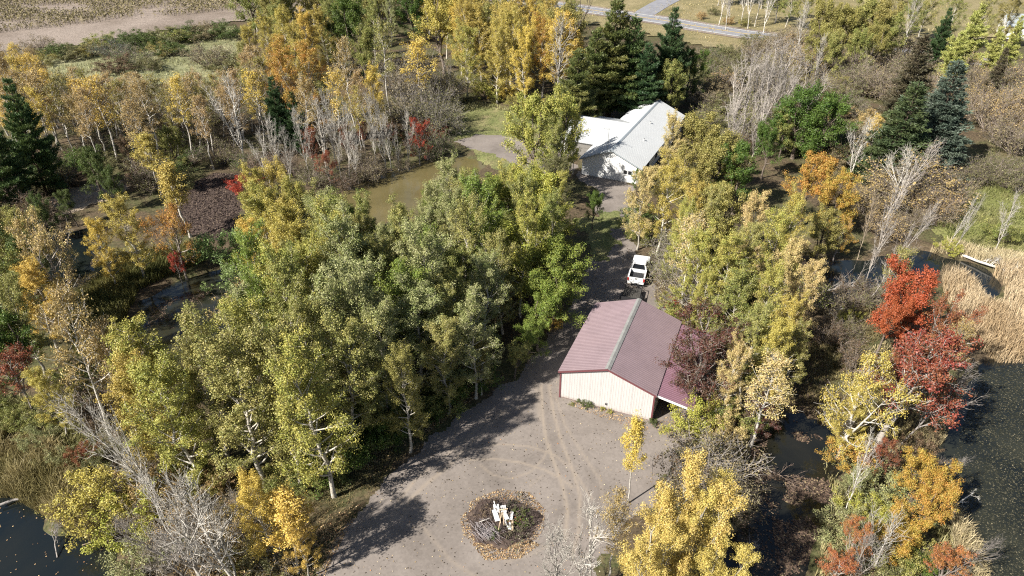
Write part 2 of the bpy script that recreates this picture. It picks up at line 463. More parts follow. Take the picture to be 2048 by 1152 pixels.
('low bush under the bare birches', 'bushes under the bare birches'),
('bush beneath the bare grey clump', 'bushes under the leafless clump'),
('brown bush left of the marsh meadow', 'bushes left of the marsh meadow'),
('tall scrub bush at the road end', 'scrub at the road end'),
('small weed at the garage gable foot', 'weeds by the garage'),
('mixed bush right of the green maples', 'bushes right of the green maples'),
('bush beside the lone dark pine', 'bushes by the lone pine'),
('scrub bush hiding the far road', 'scrub hiding the road'),
]
# kind, x, y, height, palette, width, variant, turn, lean, lean direction, label[, bark]
PLANTS = [
['twiggy_shrub',-113.83,171.57,4.12,'twg',1.74,14,163,1.6,202,0],
['leafy_shrub',-106.75,167.68,3.85,'shg',1.7,15,227,3.0,68,1],
['leafy_shrub',-107.1,160.47,3.3,'och',1.56,2,194,2.8,34,2],
['leafy_shrub',-102.61,165.9,3.58,'two',1.64,12,347,3.1,228,3],
['leafy_shrub',-99.54,168.68,3.85,'och',1.52,0,299,2.3,222,4],
['leafy_shrub',-101.76,177.04,3.85,'mid',1.73,19,11,0.2,13,5],
['twiggy_shrub',-94.41,167.5,4.12,'blu',1.71,16,84,1.6,159,6],
['leafy_shrub',-94.18,173.66,4.12,'shg',1.5,8,146,1.0,2,7],
['leafy_shrub',-93.09,176.59,4.68,'shg',1.5,8,113,1.9,335,8],
['leafy_shrub',-90.31,176.74,4.4,'shg',1.49,3,144,0.8,104,9],
['leafy_shrub',-87.83,180.09,4.4,'two',1.75,0,77,3.0,139,10],
['leafy_shrub',-84.94,181.36,4.12,'mid',1.58,12,151,3.2,19,11],
['leafy_shrub',-82.96,184.74,4.4,'shg',1.67,10,31,2.0,71,12],
['leafy_shrub',-79.59,185.93,4.4,'twg',1.69,3,48,1.2,347,13],
['leafy_shrub',-74.81,187.03,4.68,'shg',1.61,15,64,2.5,4,14],
['leafy_shrub',-81.07,168.68,3.85,'shg',1.53,4,151,2.0,161,15],
['leafy_shrub',-84.07,169.02,3.3,'och',1.76,0,97,1.3,142,16],
['twiggy_shrub',-85.52,160.12,4.4,'shg',1.56,0,76,3.4,289,17],
['leafy_shrub',-87.36,154.53,4.12,'rusd',1.66,3,15,1.4,308,18],
['leafy_shrub',-80.47,155.82,3.58,'two',1.47,19,118,0.5,159,19],
['twiggy_shrub',-68.14,159.5,5.78,'twg',1.5,18,229,1.0,26,20],
['leafy_shrub',-62.64,155.83,4.68,'two',1.65,4,345,0.1,133,21],
['thin',-88.84,129.11,11.4,'gold',1.01,0,207,12,165,22,'white'],
['bare',-42.08,102.1,13.2,'rus',0.85,1,327,3.0,66,23,'white'],
['thin',-46.04,100.03,10.8,'rus',0.95,17,71,2.9,90,24,'white'],
['thin',-52.8,96.93,11.4,'rus',1.09,15,217,9,200,25,'white'],
['thin',-63.48,99.84,12.0,'rus',0.83,8,86,1.5,37,26,'white'],
['pine',-66.34,90.39,16.18,'pin',0.85,19,177,2.5,93,27],
['pine',-67.6,85.05,15.34,'pin',0.93,4,82,1.8,335,28],
['twiggy_shrub',-65.26,92.95,5.17,'two',0.77,8,76,2.0,307,29,'grey'],
['maple',-53.72,67.61,9.2,'olv',0.75,13,160,3.2,270,30],
['aspen',-56.43,96.61,6.05,'rusd',1.18,18,350,0.2,63,31],
['sapling',-50.13,90.71,8.25,'yel',1.5,10,236,0.3,50,32],
['sapling',-41.09,77.98,8.8,'yel',1.61,1,332,2.4,210,33],
['maple',-51.0,98.45,7.47,'mid',0.78,1,8,1.7,129,34],
['twiggy_shrub',-51.75,91.98,4.95,'two',1.05,10,49,2.2,174,35],
['pine',-37.27,108.2,11.8,'pind',0.89,1,324,0.3,163,36],
['pine',-34.47,107.41,10.03,'pind',0.96,10,127,2.6,253,37],
['twiggy_shrub',-54.88,124.72,4.38,'shg',1.11,0,225,3.3,11,38],
['twiggy_shrub',-67.81,116.62,3.89,'two',1.06,13,262,0.3,42,38],
['twiggy_shrub',-67.55,120.5,3.84,'shg',1.11,16,11,1.6,195,38],
['twiggy_shrub',-58.46,114.04,3.18,'two',1.19,8,323,1.7,221,38],
['twiggy_shrub',-68.42,105.44,3.89,'twg',1.2,15,321,2.6,123,38],
['twiggy_shrub',-70.17,118.74,3.12,'shg',1.05,6,138,2.8,272,38],
['twiggy_shrub',-59.24,109.85,3.0,'shg',1.02,2,342,1.2,322,38],
['twiggy_shrub',-64.89,108.8,3.15,'shg',1.15,19,163,1.3,187,38],
['twiggy_shrub',-53.88,116.32,3.33,'two',1.05,8,85,2.2,146,38],
['twiggy_shrub',-57.27,113.16,3.93,'rusd',1.05,15,92,3.4,246,38],
['twiggy_shrub',-53.64,121.01,3.75,'two',1.08,16,180,0.6,98,38],
['twiggy_shrub',-47.9,119.6,3.17,'shg',1.04,14,71,3.3,260,38],
['twiggy_shrub',-60.65,118.4,3.69,'rusd',1.05,3,77,1.6,234,38],
['twiggy_shrub',-50.37,109.95,4.45,'two',1.1,17,152,1.2,30,38],
['twiggy_shrub',-72.38,125.2,3.16,'two',1.12,4,169,1.5,13,38],
['twiggy_shrub',-62.01,119.05,3.57,'shg',1.16,14,190,2.0,248,38],
['twiggy_shrub',-71.74,120.34,3.94,'rusd',1.18,19,75,1.1,137,38],
['twiggy_shrub',-61.75,116.38,3.13,'two',1.02,1,186,1.8,218,38],
['twiggy_shrub',-67.03,122.18,3.8,'shg',1.2,14,149,0.3,60,38],
['twiggy_shrub',-72.64,113.84,2.99,'shg',1.19,16,114,3.2,337,38],
['twiggy_shrub',-75.96,117.52,4.48,'twg',1.02,4,82,2.5,352,38],
['twiggy_shrub',-54.8,109.99,3.41,'shg',1.04,16,224,0.4,263,38],
['twiggy_shrub',-53.49,119.64,4.39,'two',1.12,5,194,1.3,149,38],
['twiggy_shrub',-47.25,115.39,3.16,'twg',1.18,7,329,3.0,220,38],
['twiggy_shrub',-57.33,110.64,3.09,'rusd',1.17,6,320,3.1,70,38],
['twiggy_shrub',-53.11,108.4,2.93,'shg',1.05,0,35,1.9,254,38],
['thin',-76.94,107.86,11.06,'rus',1.12,12,332,0.6,163,39],
['thin',-62.66,103.44,12.51,'gold',1.15,12,205,2.8,254,39],
['thin',-86.27,122.2,10.95,'gold',0.87,12,48,0.4,267,39],
['thin',-42.32,111.26,10.52,'och',1.09,6,252,1.9,140,39],
['thin',-82.52,115.19,9.95,'rus',0.98,10,198,0.0,93,39],
['thin',-76.31,110.75,12.04,'gold',1.08,18,15,2.6,10,39],
['thin',-90.6,123.72,11.35,'rus',1.05,4,240,1.2,56,39],
['thin',-71.18,109.85,11.78,'och',0.89,9,264,2.6,293,39],
['thin',-66.26,102.59,10.07,'rus',0.99,6,122,2.2,134,39],
['thin',-76.1,103.53,12.79,'rus',1.05,14,108,1.5,204,39],
['thin',-85.0,125.17,10.06,'gold',1.05,7,129,2.7,118,39],
['thin',-51.35,111.48,10.87,'och',1.02,11,9,2.6,186,39],
['thin',-92.07,117.61,11.64,'rus',0.98,13,330,2.5,289,39],
['thin',-45.53,117.05,10.63,'och',0.98,8,327,0.6,56,39],
['thin',-50.96,104.83,12.33,'gold',0.93,6,296,0.2,206,39],
['thin',-79.72,117.7,12.24,'gold',0.9,3,235,0.5,240,39],
['thin',-56.66,108.91,11.72,'och',1.09,19,55,3.0,304,39],
['thin',-86.4,114.23,10.15,'gold',1.06,12,33,2.0,261,39],
['thin',-90.08,115.39,10.03,'och',1.02,12,174,0.5,74,39],
['thin',-66.42,111.24,10.58,'rus',1.09,6,204,0.7,336,39],
['thin',-45.99,109.03,11.75,'rus',0.83,5,282,1.9,27,39],
['thin',-70.46,105.29,11.11,'och',0.91,10,19,1.8,95,39],
['thin',-84.0,111.54,11.34,'gold',1.02,15,316,1.7,336,39],
['thin',-94.57,122.78,10.76,'gold',1.05,6,89,2.0,59,39],
['thin',-81.24,120.8,10.42,'rus',1.16,12,1,0.1,166,39],
['thin',-45.27,112.1,11.44,'rus',1.02,16,268,1.8,304,39],
['thin',-62.75,109.82,10.47,'rus',0.94,0,219,3.1,65,39],
['thin',-45.41,121.6,11.65,'rus',1.05,19,266,0.2,153,39],
['thin',-65.81,106.09,10.48,'rus',1.01,5,311,2.7,170,39],
['thin',-78.79,114.53,10.06,'och',0.87,12,219,2.7,187,39],
['thin',-89.36,119.6,11.0,'rus',0.86,0,269,1.2,78,39],
['thin',-70.18,100.62,11.86,'gold',0.83,17,353,2.4,84,39],
['thin',-51.21,107.78,11.14,'rus',1.13,15,290,2.9,57,39],
['thin',-69.67,113.01,11.15,'och',0.95,5,120,2.2,132,39],
['thin',-48.36,106.37,10.01,'och',1.04,19,147,2.9,102,39],
['thin',-61.63,107.02,11.39,'och',0.93,3,84,3.4,271,39],
['thin',-81.29,109.71,10.96,'gold',0.89,11,313,0.0,25,39],
['thin',-73.55,101.89,10.53,'och',0.97,16,56,0.4,50,39],
['thin',-66.87,114.62,10.18,'rus',1.11,1,358,0.4,110,39],
['thin',-43.35,105.64,11.12,'rus',1.02,18,279,1.9,264,39],
['thin',-73.59,105.29,12.89,'rus',1.0,19,180,2.4,31,39],
['thin',-79.0,105.12,10.25,'gold',1.13,14,132,0.7,49,39],
['thin',-63.89,115.08,9.92,'rus',1.1,2,176,1.8,153,39],
['thin',-56.93,105.42,11.77,'rus',1.05,19,90,1.4,146,39],
['thin',-54.84,112.05,10.17,'rus',1.07,8,140,0.2,203,39],
['thin',-42.67,114.72,10.7,'rus',0.87,8,72,1.3,250,39],
['thin',-60.1,111.71,11.1,'rus',0.98,5,49,0.0,61,39],
['thin',-84.96,116.89,11.86,'rus',0.92,2,39,0.2,254,39],
['thin',-49.51,114.36,10.32,'och',0.97,6,233,2.6,294,39],
['thin',-53.91,105.83,10.59,'och',0.92,17,189,2.6,10,39],
['thin',-92.36,120.59,10.45,'gold',1.05,17,224,2.1,118,39],
['thin',-95.61,119.93,12.32,'och',1.03,11,268,0.5,135,39],
['thin',-73.01,116.17,10.4,'rus',1.09,10,83,1.7,2,39],
['thin',-43.23,118.85,11.63,'och',0.95,13,78,2.6,233,39],
['thin',-41.04,108.59,12.21,'gold',0.97,11,181,1.6,59,39],
['thin',-92.64,125.91,12.62,'rus',0.83,3,42,0.1,129,39],
['thin',-74.05,108.42,10.22,'rus',1.01,7,12,2.8,282,39],
['thin',-68.05,108.25,11.27,'gold',1.08,11,194,0.1,6,39],
['thin',-76.01,113.7,10.13,'och',1.07,2,333,2.0,33,39],
['thin',-46.51,124.65,11.92,'rus',1.04,3,19,0.8,117,39],
['thin',-87.93,125.76,10.32,'rus',1.0,4,57,0.5,70,39],
['thin',-52.58,114.47,10.6,'rus',1.12,9,264,2.1,30,39],
['thin',-101.58,133.7,7.05,'rus',0.96,0,130,1.8,196,40],
['bare',-110.08,143.24,8.29,'rus',0.93,2,234,0.0,130,40],
['thin',-93.22,136.29,9.03,'rus',0.94,19,243,3.2,60,40],
['bare',-106.86,139.96,8.65,'rus',1.04,1,29,0.2,98,40],
['bare',-97.65,137.6,8.8,'rus',0.95,2,220,0.6,335,40],
['bare',-106.24,143.86,8.9,'rus',0.97,4,316,2.3,305,40],
['thin',-97.85,141.15,7.76,'rus',1.04,3,181,3.3,255,40],
['thin',-101.61,141.16,7.26,'rus',1.04,12,164,1.5,357,40],
['thin',-96.16,133.07,7.84,'rus',1.0,5,355,2.5,79,40],
['thin',-100.73,137.38,8.29,'rus',0.95,9,281,1.7,70,40],
['thin',-105.47,136.97,8.32,'rus',1.02,17,230,2.5,201,40],
['bare',-99.32,144.59,7.39,'rus',0.94,2,45,1.8,83,40],
['thin',-100.52,147.74,6.69,'rus',1.01,13,319,1.2,252,40],
['thin',-102.67,144.46,6.57,'rus',1.09,17,223,3.3,313,40],
['thin',-101.14,130.64,7.24,'rus',1.03,19,149,3.4,171,40],
['thin',-95.15,139.67,7.41,'rus',1.07,15,3,0.6,31,40],
['bare',-98.67,134.77,6.64,'rus',0.96,18,310,3.4,277,40],
['poplar',-38.64,116.82,15.0,'org',1.04,19,69,0.1,189,41],
['poplar',-30.99,109.76,16.25,'org',1.09,10,35,0.4,339,42],
['aspen',-51.15,140.88,12.1,'yel',0.97,17,145,3.0,288,43],
['aspen',-52.12,151.07,12.1,'yel',0.96,0,290,0.7,188,43],
['aspen',-47.3,148.65,13.2,'yel',1.01,11,239,3.0,294,43],
['aspen',-42.27,145.75,13.2,'gold',1.05,12,296,1.0,197,43],
['aspen',-51.68,136.69,9.9,'olv',0.94,13,292,1.8,48,43],
['aspen',-39.85,151.66,13.2,'yel',0.95,13,12,1.1,314,43],
['aspen',-42.85,140.88,12.1,'yel',1.03,6,204,1.6,211,43],
['maple',-34.41,152.25,16.1,'grn',0.78,13,59,2.6,214,44],
['maple',-37.62,154.43,12.65,'shg',0.75,9,302,3.1,14,44],
['maple',-28.96,138.4,12.65,'mid',0.68,7,10,1.7,220,44],
['aspen',-22.07,110.52,12.1,'gold',0.82,14,203,2.1,4,45],
['thin',-16.45,124.25,13.2,'gold',1.37,11,276,1.6,166,46,'grey'],
['twiggy_shrub',-22.04,134.58,8.8,'twg',0.84,2,61,2.8,304,47,'grey'],
['twiggy_shrub',-17.57,128.82,8.8,'twg',0.76,4,37,2.8,130,47,'grey'],
['twiggy_shrub',-14.38,130.26,9.35,'twg',0.81,19,125,2.4,67,47,'grey'],
['twiggy_shrub',-11.69,132.0,6.61,'two',0.68,12,102,1.9,106,47,'grey'],
['twiggy_shrub',-14.0,119.85,7.7,'two',0.77,14,288,1.9,306,47,'grey'],
['twiggy_shrub',-14.8,112.95,6.6,'two',0.97,10,300,3.1,359,47,'grey'],
['twiggy_shrub',-11.78,116.01,6.05,'two',0.96,6,235,1.0,165,47,'grey'],
['twiggy_shrub',-17.9,118.89,8.25,'twg',0.87,11,284,0.5,140,47,'grey'],
['airy_maple',-14.58,102.67,7.8,'red',0.66,4,80,0.2,342,48],
['airy_maple',-29.92,97.71,7.2,'crim',0.59,5,80,1.4,32,49],
['airy_maple',-26.13,92.23,6.0,'crim',0.76,19,216,0.8,256,50],
['airy_maple',-25.0,100.86,6.6,'crim',0.56,2,254,2.6,199,51],
['airy_maple',-23.92,106.91,6.0,'crim',0.47,14,2,1.2,297,52],
['leafy_shrub',-38.47,91.3,3.3,'red',1.04,7,299,2.5,284,53],
['bare',-33.88,94.05,9.6,'rus',0.61,18,174,1.2,282,54,'white'],
['bare',-32.11,92.84,9.0,'rus',0.57,1,101,1.9,328,54,'white'],
['bare',-30.02,95.73,10.2,'rus',0.64,4,58,2.0,199,54,'white'],
['bare',-28.69,100.03,10.8,'rus',0.6,16,93,0.8,233,54,'white'],
['bare',-26.88,99.82,11.4,'rus',0.57,13,244,0.8,200,54,'white'],
['bare',-24.37,96.16,10.8,'rus',0.6,17,107,3.3,16,54,'white'],
['bare',-21.14,100.3,11.4,'rus',0.62,3,75,0.9,282,54,'white'],
['bare',-19.38,99.29,10.51,'rus',0.62,16,334,1.3,249,54,'white'],
['bare',-18.67,100.18,8.66,'rus',0.61,16,279,2.9,122,54,'white'],
['bare',-22.81,95.21,7.51,'rus',0.75,12,273,1.2,112,54,'white'],
['bare',-16.22,101.78,8.66,'rus',0.47,11,119,2.2,3,54,'white'],
['bare',-35.02,92.45,8.4,'rus',0.65,11,340,0.4,130,54,'white'],
['bare',-25.72,96.97,8.4,'rus',0.62,5,22,2.7,109,54,'white'],
['bare',-17.5,100.17,6.85,'rus',0.53,17,345,2.2,86,54,'white'],
['thin',-28.06,119.99,14.4,'rus',0.88,5,142,1.8,229,55,'white'],
['thin',-24.65,110.3,12.0,'rus',0.75,1,344,1.1,324,55,'white'],
['thin',-27.66,106.07,13.2,'gold',0.81,9,348,3.4,11,55,'white'],
['thin',-32.09,104.85,12.0,'rus',0.88,19,293,3.5,31,55,'white'],
['thin',-30.5,110.24,10.8,'olv',0.77,13,322,2.5,182,55,'white'],
['thin',-22.57,125.85,15.6,'olv',0.84,9,291,0.4,341,55,'white'],
['thin',-24.55,106.21,10.8,'yel',0.75,0,274,2.3,340,55,'white'],
['twiggy_shrub',-21.52,96.3,4.75,'twg',0.94,17,245,2.6,46,56],
['twiggy_shrub',-20.37,97.78,2.7,'twg',0.97,4,121,1.6,213,56],
['twiggy_shrub',-23.91,93.19,4.06,'rusd',0.87,9,195,3.0,210,56],
['twiggy_shrub',-17.12,100.55,3.05,'twg',0.79,19,46,3.1,105,56],
['twiggy_shrub',-28.89,93.3,4.4,'two',0.95,5,295,1.6,200,56],
['twiggy_shrub',-34.28,97.17,4.4,'rusd',0.88,18,241,0.5,343,56],
['twiggy_shrub',-37.14,96.55,3.85,'rusd',1.01,19,123,0.5,30,56],
['twiggy_shrub',-13.64,104.61,4.4,'shg',0.94,11,103,2.1,24,56],
['twiggy_shrub',-11.51,106.78,3.85,'shg',0.95,18,17,1.8,88,56],
['aspen',-67.74,191.12,13.76,'mid',0.91,2,314,0.1,281,57],
['aspen',-64.77,198.97,12.79,'mid',0.88,6,51,2.3,226,57],
['maple',-41.55,198.71,14.39,'gry',0.94,7,72,3.3,55,58],
['aspen',-21.34,188.42,13.28,'yel',1.0,7,76,1.8,258,59],
['aspen',1.35,136.48,15.52,'yel',0.93,2,105,2.4,187,59],
['aspen',4.33,162.64,14.53,'gold',0.92,6,118,0.8,260,60],
['aspen',-37.75,233.22,13.58,'gry',0.96,1,216,1.1,336,61],
['aspen',-54.02,224.73,13.03,'grn',1.0,6,223,3.3,80,62],
['aspen',2.92,189.34,14.22,'gold',0.98,8,243,2.0,315,60],
['aspen',-1.93,149.97,14.45,'yel',0.92,10,304,2.9,252,59],
['aspen',-17.66,243.95,15.59,'gold',1.03,15,190,2.0,244,60],
['aspen',13.78,160.62,13.52,'olv',0.82,3,333,0.8,114,63],
['aspen',-41.27,164.09,14.83,'mid',0.78,18,334,2.5,314,57],
['aspen',-13.54,170.16,13.16,'yel',0.84,16,282,1.8,140,59],
['maple',-5.15,158.09,13.7,'olv',0.89,6,208,1.3,184,64],
['aspen',-19.03,184.14,14.83,'olv',0.99,4,229,2.6,96,63],
['aspen',-68.1,207.27,14.11,'olv',0.97,8,202,3.3,333,65],
['maple',-8.95,215.5,16.42,'gold',0.96,3,134,3.4,10,66],
['maple',-37.57,266.45,14.29,'mid',1.03,8,331,1.8,228,67],
['aspen',8.86,159.52,15.04,'yel',1.07,1,20,0.6,114,59],
['maple',-12.65,186.26,14.0,'gold',0.81,0,218,2.7,205,66],
['aspen',-58.74,225.02,14.41,'gold',0.87,14,290,3.1,63,68],
['maple',-16.68,236.35,16.5,'yel',1.04,15,54,0.5,94,69],
['aspen',-7.47,160.32,15.74,'yel',0.87,13,353,0.9,332,59],
['aspen',-66.02,211.31,15.58,'olv',0.81,19,231,2.2,256,65],
['aspen',-34.03,243.85,12.88,'mid',0.95,3,267,0.6,271,57],
['maple',-24.79,181.78,14.47,'grn',0.8,4,151,0.1,334,70],
['aspen',-35.81,203.63,14.16,'mid',1.02,18,47,1.8,228,57],
['aspen',-50.41,158.13,12.98,'mid',1.03,2,179,2.7,220,57],
['maple',-39.55,269.18,16.09,'mid',0.94,15,25,0.7,220,67],
['aspen',-38.88,221.14,12.75,'grn',0.82,7,356,2.8,310,62],
['aspen',-40.25,275.03,13.63,'grn',0.75,14,115,1.7,316,62],
['maple',-50.1,187.99,15.83,'och',0.88,6,3,1.9,214,71],
['aspen',-3.79,231.43,14.44,'yel',0.96,17,45,3.3,94,59],
['maple',-65.28,182.48,15.9,'mid',0.97,13,145,3.3,30,67],
['maple',-29.92,245.92,16.61,'gry',0.93,8,350,2.2,32,58],
['maple',-50.95,233.37,15.79,'mid',0.75,14,221,1.3,241,67],
['aspen',-7.98,172.95,15.22,'och',0.95,9,4,1.8,144,72],
['aspen',-26.08,251.09,13.73,'gold',0.99,18,34,0.6,159,60],
['maple',10.62,152.39,14.1,'och',0.88,17,303,3.2,349,73],
['maple',-18.11,191.46,16.53,'gold',1.0,0,162,2.2,167,66],
['aspen',-12.16,165.52,14.48,'olv',1.04,0,122,3.4,129,63],
['aspen',-15.45,167.16,15.07,'yel',0.9,5,259,2.9,79,59],
['aspen',5.26,213.51,13.92,'olv',0.92,10,53,1.4,238,63],
['aspen',-1.15,140.33,14.07,'yel',1.01,19,277,3.4,146,59],
['aspen',-62.9,208.17,13.86,'mid',1.02,1,140,2.3,135,57],
['aspen',-39.72,157.98,13.24,'mid',0.79,18,275,1.6,50,57],
['aspen',8.31,194.04,15.19,'yel',0.87,12,319,0.6,21,59],
['maple',9.9,145.12,13.53,'gold',1.01,16,329,2.7,295,66],
['maple',-34.1,186.42,16.31,'olv',0.97,14,355,0.9,196,74],
['aspen',-1.39,159.16,15.62,'och',0.78,1,192,2.1,92,72],
['maple',-36.25,213.84,15.3,'mid',1.0,9,64,2.5,5,67],
['aspen',-54.83,210.28,15.31,'gold',0.97,9,260,1.8,36,68],
['aspen',-43.39,271.79,13.68,'mid',0.92,18,195,2.1,112,57],
['aspen',-37.8,252.7,15.83,'olv',0.89,0,109,0.2,263,65],
['aspen',0.06,224.05,13.82,'yel',0.88,19,231,3.1,163,59],
['aspen',-29.83,218.16,13.29,'mid',0.92,3,320,2.8,261,57],
['aspen',2.23,140.36,13.27,'yel',0.84,9,176,0.7,213,59],
['aspen',-37.97,237.09,13.87,'mid',0.94,11,75,1.2,74,57],
['aspen',4.62,143.93,13.34,'gold',0.84,4,112,1.2,345,60],
['maple',-14.77,152.27,16.6,'yel',0.98,7,68,0.1,335,69],
['aspen',7.57,179.49,14.43,'och',0.88,19,18,1.3,24,72],
['aspen',-30.27,261.22,14.69,'mid',0.9,11,303,0.3,242,57],
['aspen',-58.41,192.95,15.41,'olv',0.91,16,27,1.2,196,65],
['aspen',-41.89,264.32,15.94,'mid',0.89,4,96,2.2,311,57],
['maple',-43.44,275.37,15.4,'mid',0.79,9,208,2.5,195,67],
['aspen',-47.84,204.14,13.64,'grn',0.81,6,72,2.7,89,62],
['aspen',-2.89,186.53,13.05,'och',0.95,10,197,0.7,320,72],
['aspen',6.45,203.83,12.98,'och',0.92,4,190,0.2,90,72],
['aspen',-22.32,263.94,15.78,'och',0.98,1,125,2.8,12,72],
['maple',-0.54,153.9,13.94,'yel',0.76,9,193,1.4,206,69],
['aspen',-31.12,161.0,14.17,'mid',0.88,4,357,0.3,323,57],
['aspen',-20.58,246.35,15.14,'yel',0.91,19,84,1.6,273,59],
['aspen',-34.68,252.43,12.81,'gry',0.97,12,37,1.8,288,61],
['aspen',-19.32,228.55,14.62,'gold',0.81,8,10,1.1,313,60],
['aspen',-30.26,179.85,13.15,'gry',0.8,11,43,2.6,41,61],
['aspen',-57.33,206.49,15.13,'och',0.87,7,222,2.9,9,75],
['aspen',-44.77,194.66,15.44,'mid',0.98,4,113,1.7,140,57],
['aspen',-15.52,212.6,15.49,'gold',0.82,6,304,2.3,317,60],
['maple',-56.73,180.8,15.34,'mid',0.91,17,140,2.8,267,67],
['maple',-57.31,176.58,14.04,'och',0.85,17,63,3.3,197,71],
['aspen',-59.73,189.12,15.17,'mid',1.07,0,1,0.7,244,57],
['maple',-45.48,208.18,15.73,'mid',0.89,14,44,0.9,84,67],
['aspen',-40.88,172.27,15.67,'mid',0.8,14,341,2.9,134,57],
['aspen',-26.24,247.35,12.71,'och',0.92,18,43,3.0,227,72],
['aspen',-20.8,231.92,15.91,'yel',0.96,3,333,1.2,10,59],
['aspen',-7.71,250.23,13.87,'yel',1.06,2,279,3.0,25,59],
['aspen',-8.97,146.97,15.76,'yel',1.0,14,146,0.2,157,59],
['aspen',-37.9,179.64,13.81,'mid',0.87,11,196,0.6,68,57],
['aspen',-55.25,202.69,15.51,'och',0.78,19,78,1.8,98,75],
['aspen',-6.27,209.18,15.31,'yel',0.91,18,343,1.8,206,59],
['aspen',-10.83,151.11,13.4,'gold',1.03,11,24,0.3,77,60],
['maple',-22.04,254.43,15.34,'yel',0.86,1,248,1.8,106,69],
['aspen',8.51,171.88,15.61,'yel',0.76,9,293,1.4,267,59],
['maple',-50.35,257.65,14.09,'mid',0.99,15,229,3.3,316,67],
['aspen',-8.69,133.43,13.75,'ylg',1.07,15,247,2.4,174,76],
['aspen',-2.94,132.58,14.3,'yel',0.99,4,330,1.2,223,76],
['aspen',2.34,129.41,13.75,'gold',0.93,16,146,2.2,261,76],
['aspen',6.04,136.84,14.3,'org',0.99,2,11,3.2,107,76],
['aspen',9.04,136.86,14.85,'gold',1.07,4,236,1.0,248,76],
['aspen',-6.43,147.3,14.85,'yel',0.98,12,197,2.4,164,76],
['aspen',-0.39,144.32,14.85,'yel',1.1,1,164,2.8,202,76],
['bare',7.88,129.38,15.0,'rus',0.91,0,323,1.6,34,77,'white'],
['leafy_shrub',-5.05,135.33,4.4,'ylg',1.18,19,232,1.3,49,78],
['leafy_shrub',-1.55,135.13,3.96,'gold',1.0,2,62,3.0,209,79],
['leafy_shrub',-8.6,132.77,1.68,'two',1.01,2,214,0.5,227,80],
['leafy_shrub',0.57,129.61,2.86,'och',1.04,18,21,1.9,68,80],
['leafy_shrub',3.8,127.15,2.86,'gold',1.03,17,92,1.4,340,80],
['leafy_shrub',6.13,127.59,3.3,'olv',0.94,13,23,1.5,227,80],
['leafy_shrub',-11.09,127.8,2.75,'two',0.93,19,343,3.4,41,80],
['vase',17.21,181.68,13.2,'rus',1.15,13,283,1.1,34,81,'dark'],
['pine',17.95,124.95,20.65,'pino',1.06,3,356,2.9,267,82],
['pine',14.18,121.86,16.31,'pino',1.07,18,339,1.5,322,83],
['pine',10.8,114.63,14.73,'pino',1.2,18,357,0.9,287,84],
['pine',21.47,124.34,18.29,'pin',1.05,3,179,2.4,233,85],
['pine',23.5,121.7,14.16,'pind',1.09,3,27,0.4,206,86],
['pine',29.12,129.86,17.7,'pind',0.92,13,245,0.3,26,87],
['pine',17.38,124.36,11.42,'pin',1.27,18,254,1.8,113,88],
['maple',3.39,90.79,13.8,'ylg',0.8,5,137,2.3,204,89],
['maple',7.09,93.64,13.8,'ylg',0.73,12,360,1.2,18,90],
['aspen',4.9,88.77,11.0,'mid',1.15,4,328,1.6,44,91],
['aspen',9.27,98.15,9.9,'olv',0.48,0,77,2.1,334,92],
['maple',6.21,86.27,7.47,'two',0.76,9,327,3.1,179,93],
['maple',10.37,80.22,5.29,'grn',0.69,1,352,0.5,327,94],
['maple',28.67,123.04,10.35,'mid',0.78,6,195,2.2,145,95],
['maple',33.73,132.94,10.35,'grn',0.79,14,306,0.6,80,96],
['maple',17.87,91.66,3.38,'grn',0.7,17,93,3.4,123,97],
['maple',26.39,91.97,11.5,'och',1.01,7,214,1.0,308,98],
['maple',27.78,86.5,10.92,'och',1.04,2,191,0.5,328,99],
['aspen',21.66,90.74,11.0,'pea',0.83,16,281,1.8,45,100],
['maple',23.61,85.15,9.77,'och',0.94,12,255,3.1,121,101],
['maple',30.19,85.15,9.77,'grn',0.92,1,188,0.7,67,102],
['maple',37.39,96.34,8.62,'grn',0.75,7,206,2.0,139,103],
['vase',38.33,115.63,12.0,'rus',1.06,1,228,3.3,344,104,'pale'],
['vase',41.26,119.75,12.6,'rus',1.02,11,220,1.6,201,104,'pale'],
['vase',42.95,119.75,12.6,'rus',1.04,6,109,2.5,323,104,'pale'],
['vase',45.29,122.13,13.2,'rus',1.09,0,294,0.2,231,104,'pale'],
['vase',46.55,120.42,12.6,'rus',1.0,14,168,0.1,347,104,'pale'],
['vase',50.04,124.57,12.6,'rus',1.01,15,19,0.5,331,104,'pale'],
['vase',36.49,105.69,10.8,'rus',1.03,4,259,1.7,330,104,'pale'],
['vase',34.61,103.72,9.6,'rus',1.01,12,104,2.9,241,104,'pale'],
['vase',41.63,112.41,11.4,'rus',0.93,7,59,2.4,140,104,'pale'],
['vase',43.51,111.64,10.8,'rus',0.99,9,303,1.4,175,104,'pale'],
['vase',53.83,122.94,10.2,'rus',1.04,10,156,3.2,186,104,'pale'],
['vase',49.41,116.04,10.2,'rus',1.09,11,134,0.2,238,104,'pale'],
['vase',37.43,102.51,9.6,'rus',0.94,10,354,2.4,340,104,'pale'],
['vase',33.56,102.55,7.2,'rus',0.95,15,257,1.1,220,104,'pale'],
['maple',44.66,104.08,12.07,'grn',1.14,0,139,0.2,189,105],
['maple',47.29,100.7,11.27,'grn',1.12,2,11,2.9,150,106],
['maple',42.48,103.58,8.05,'mid',0.86,5,190,2.7,112,107],
['maple',37.74,80.91,9.43,'org',0.94,15,26,1.7,359,108],
['maple',40.39,78.08,8.62,'org',0.88,6,159,0.2,233,109],
['maple',36.56,71.91,7.03,'och',0.97,6,178,0.4,226,110],
['airy_maple',38.92,72.48,5.41,'org',0.79,6,266,2.3,136,111],
['maple',69.59,162.74,13.8,'och',0.83,3,232,0.3,324,112],
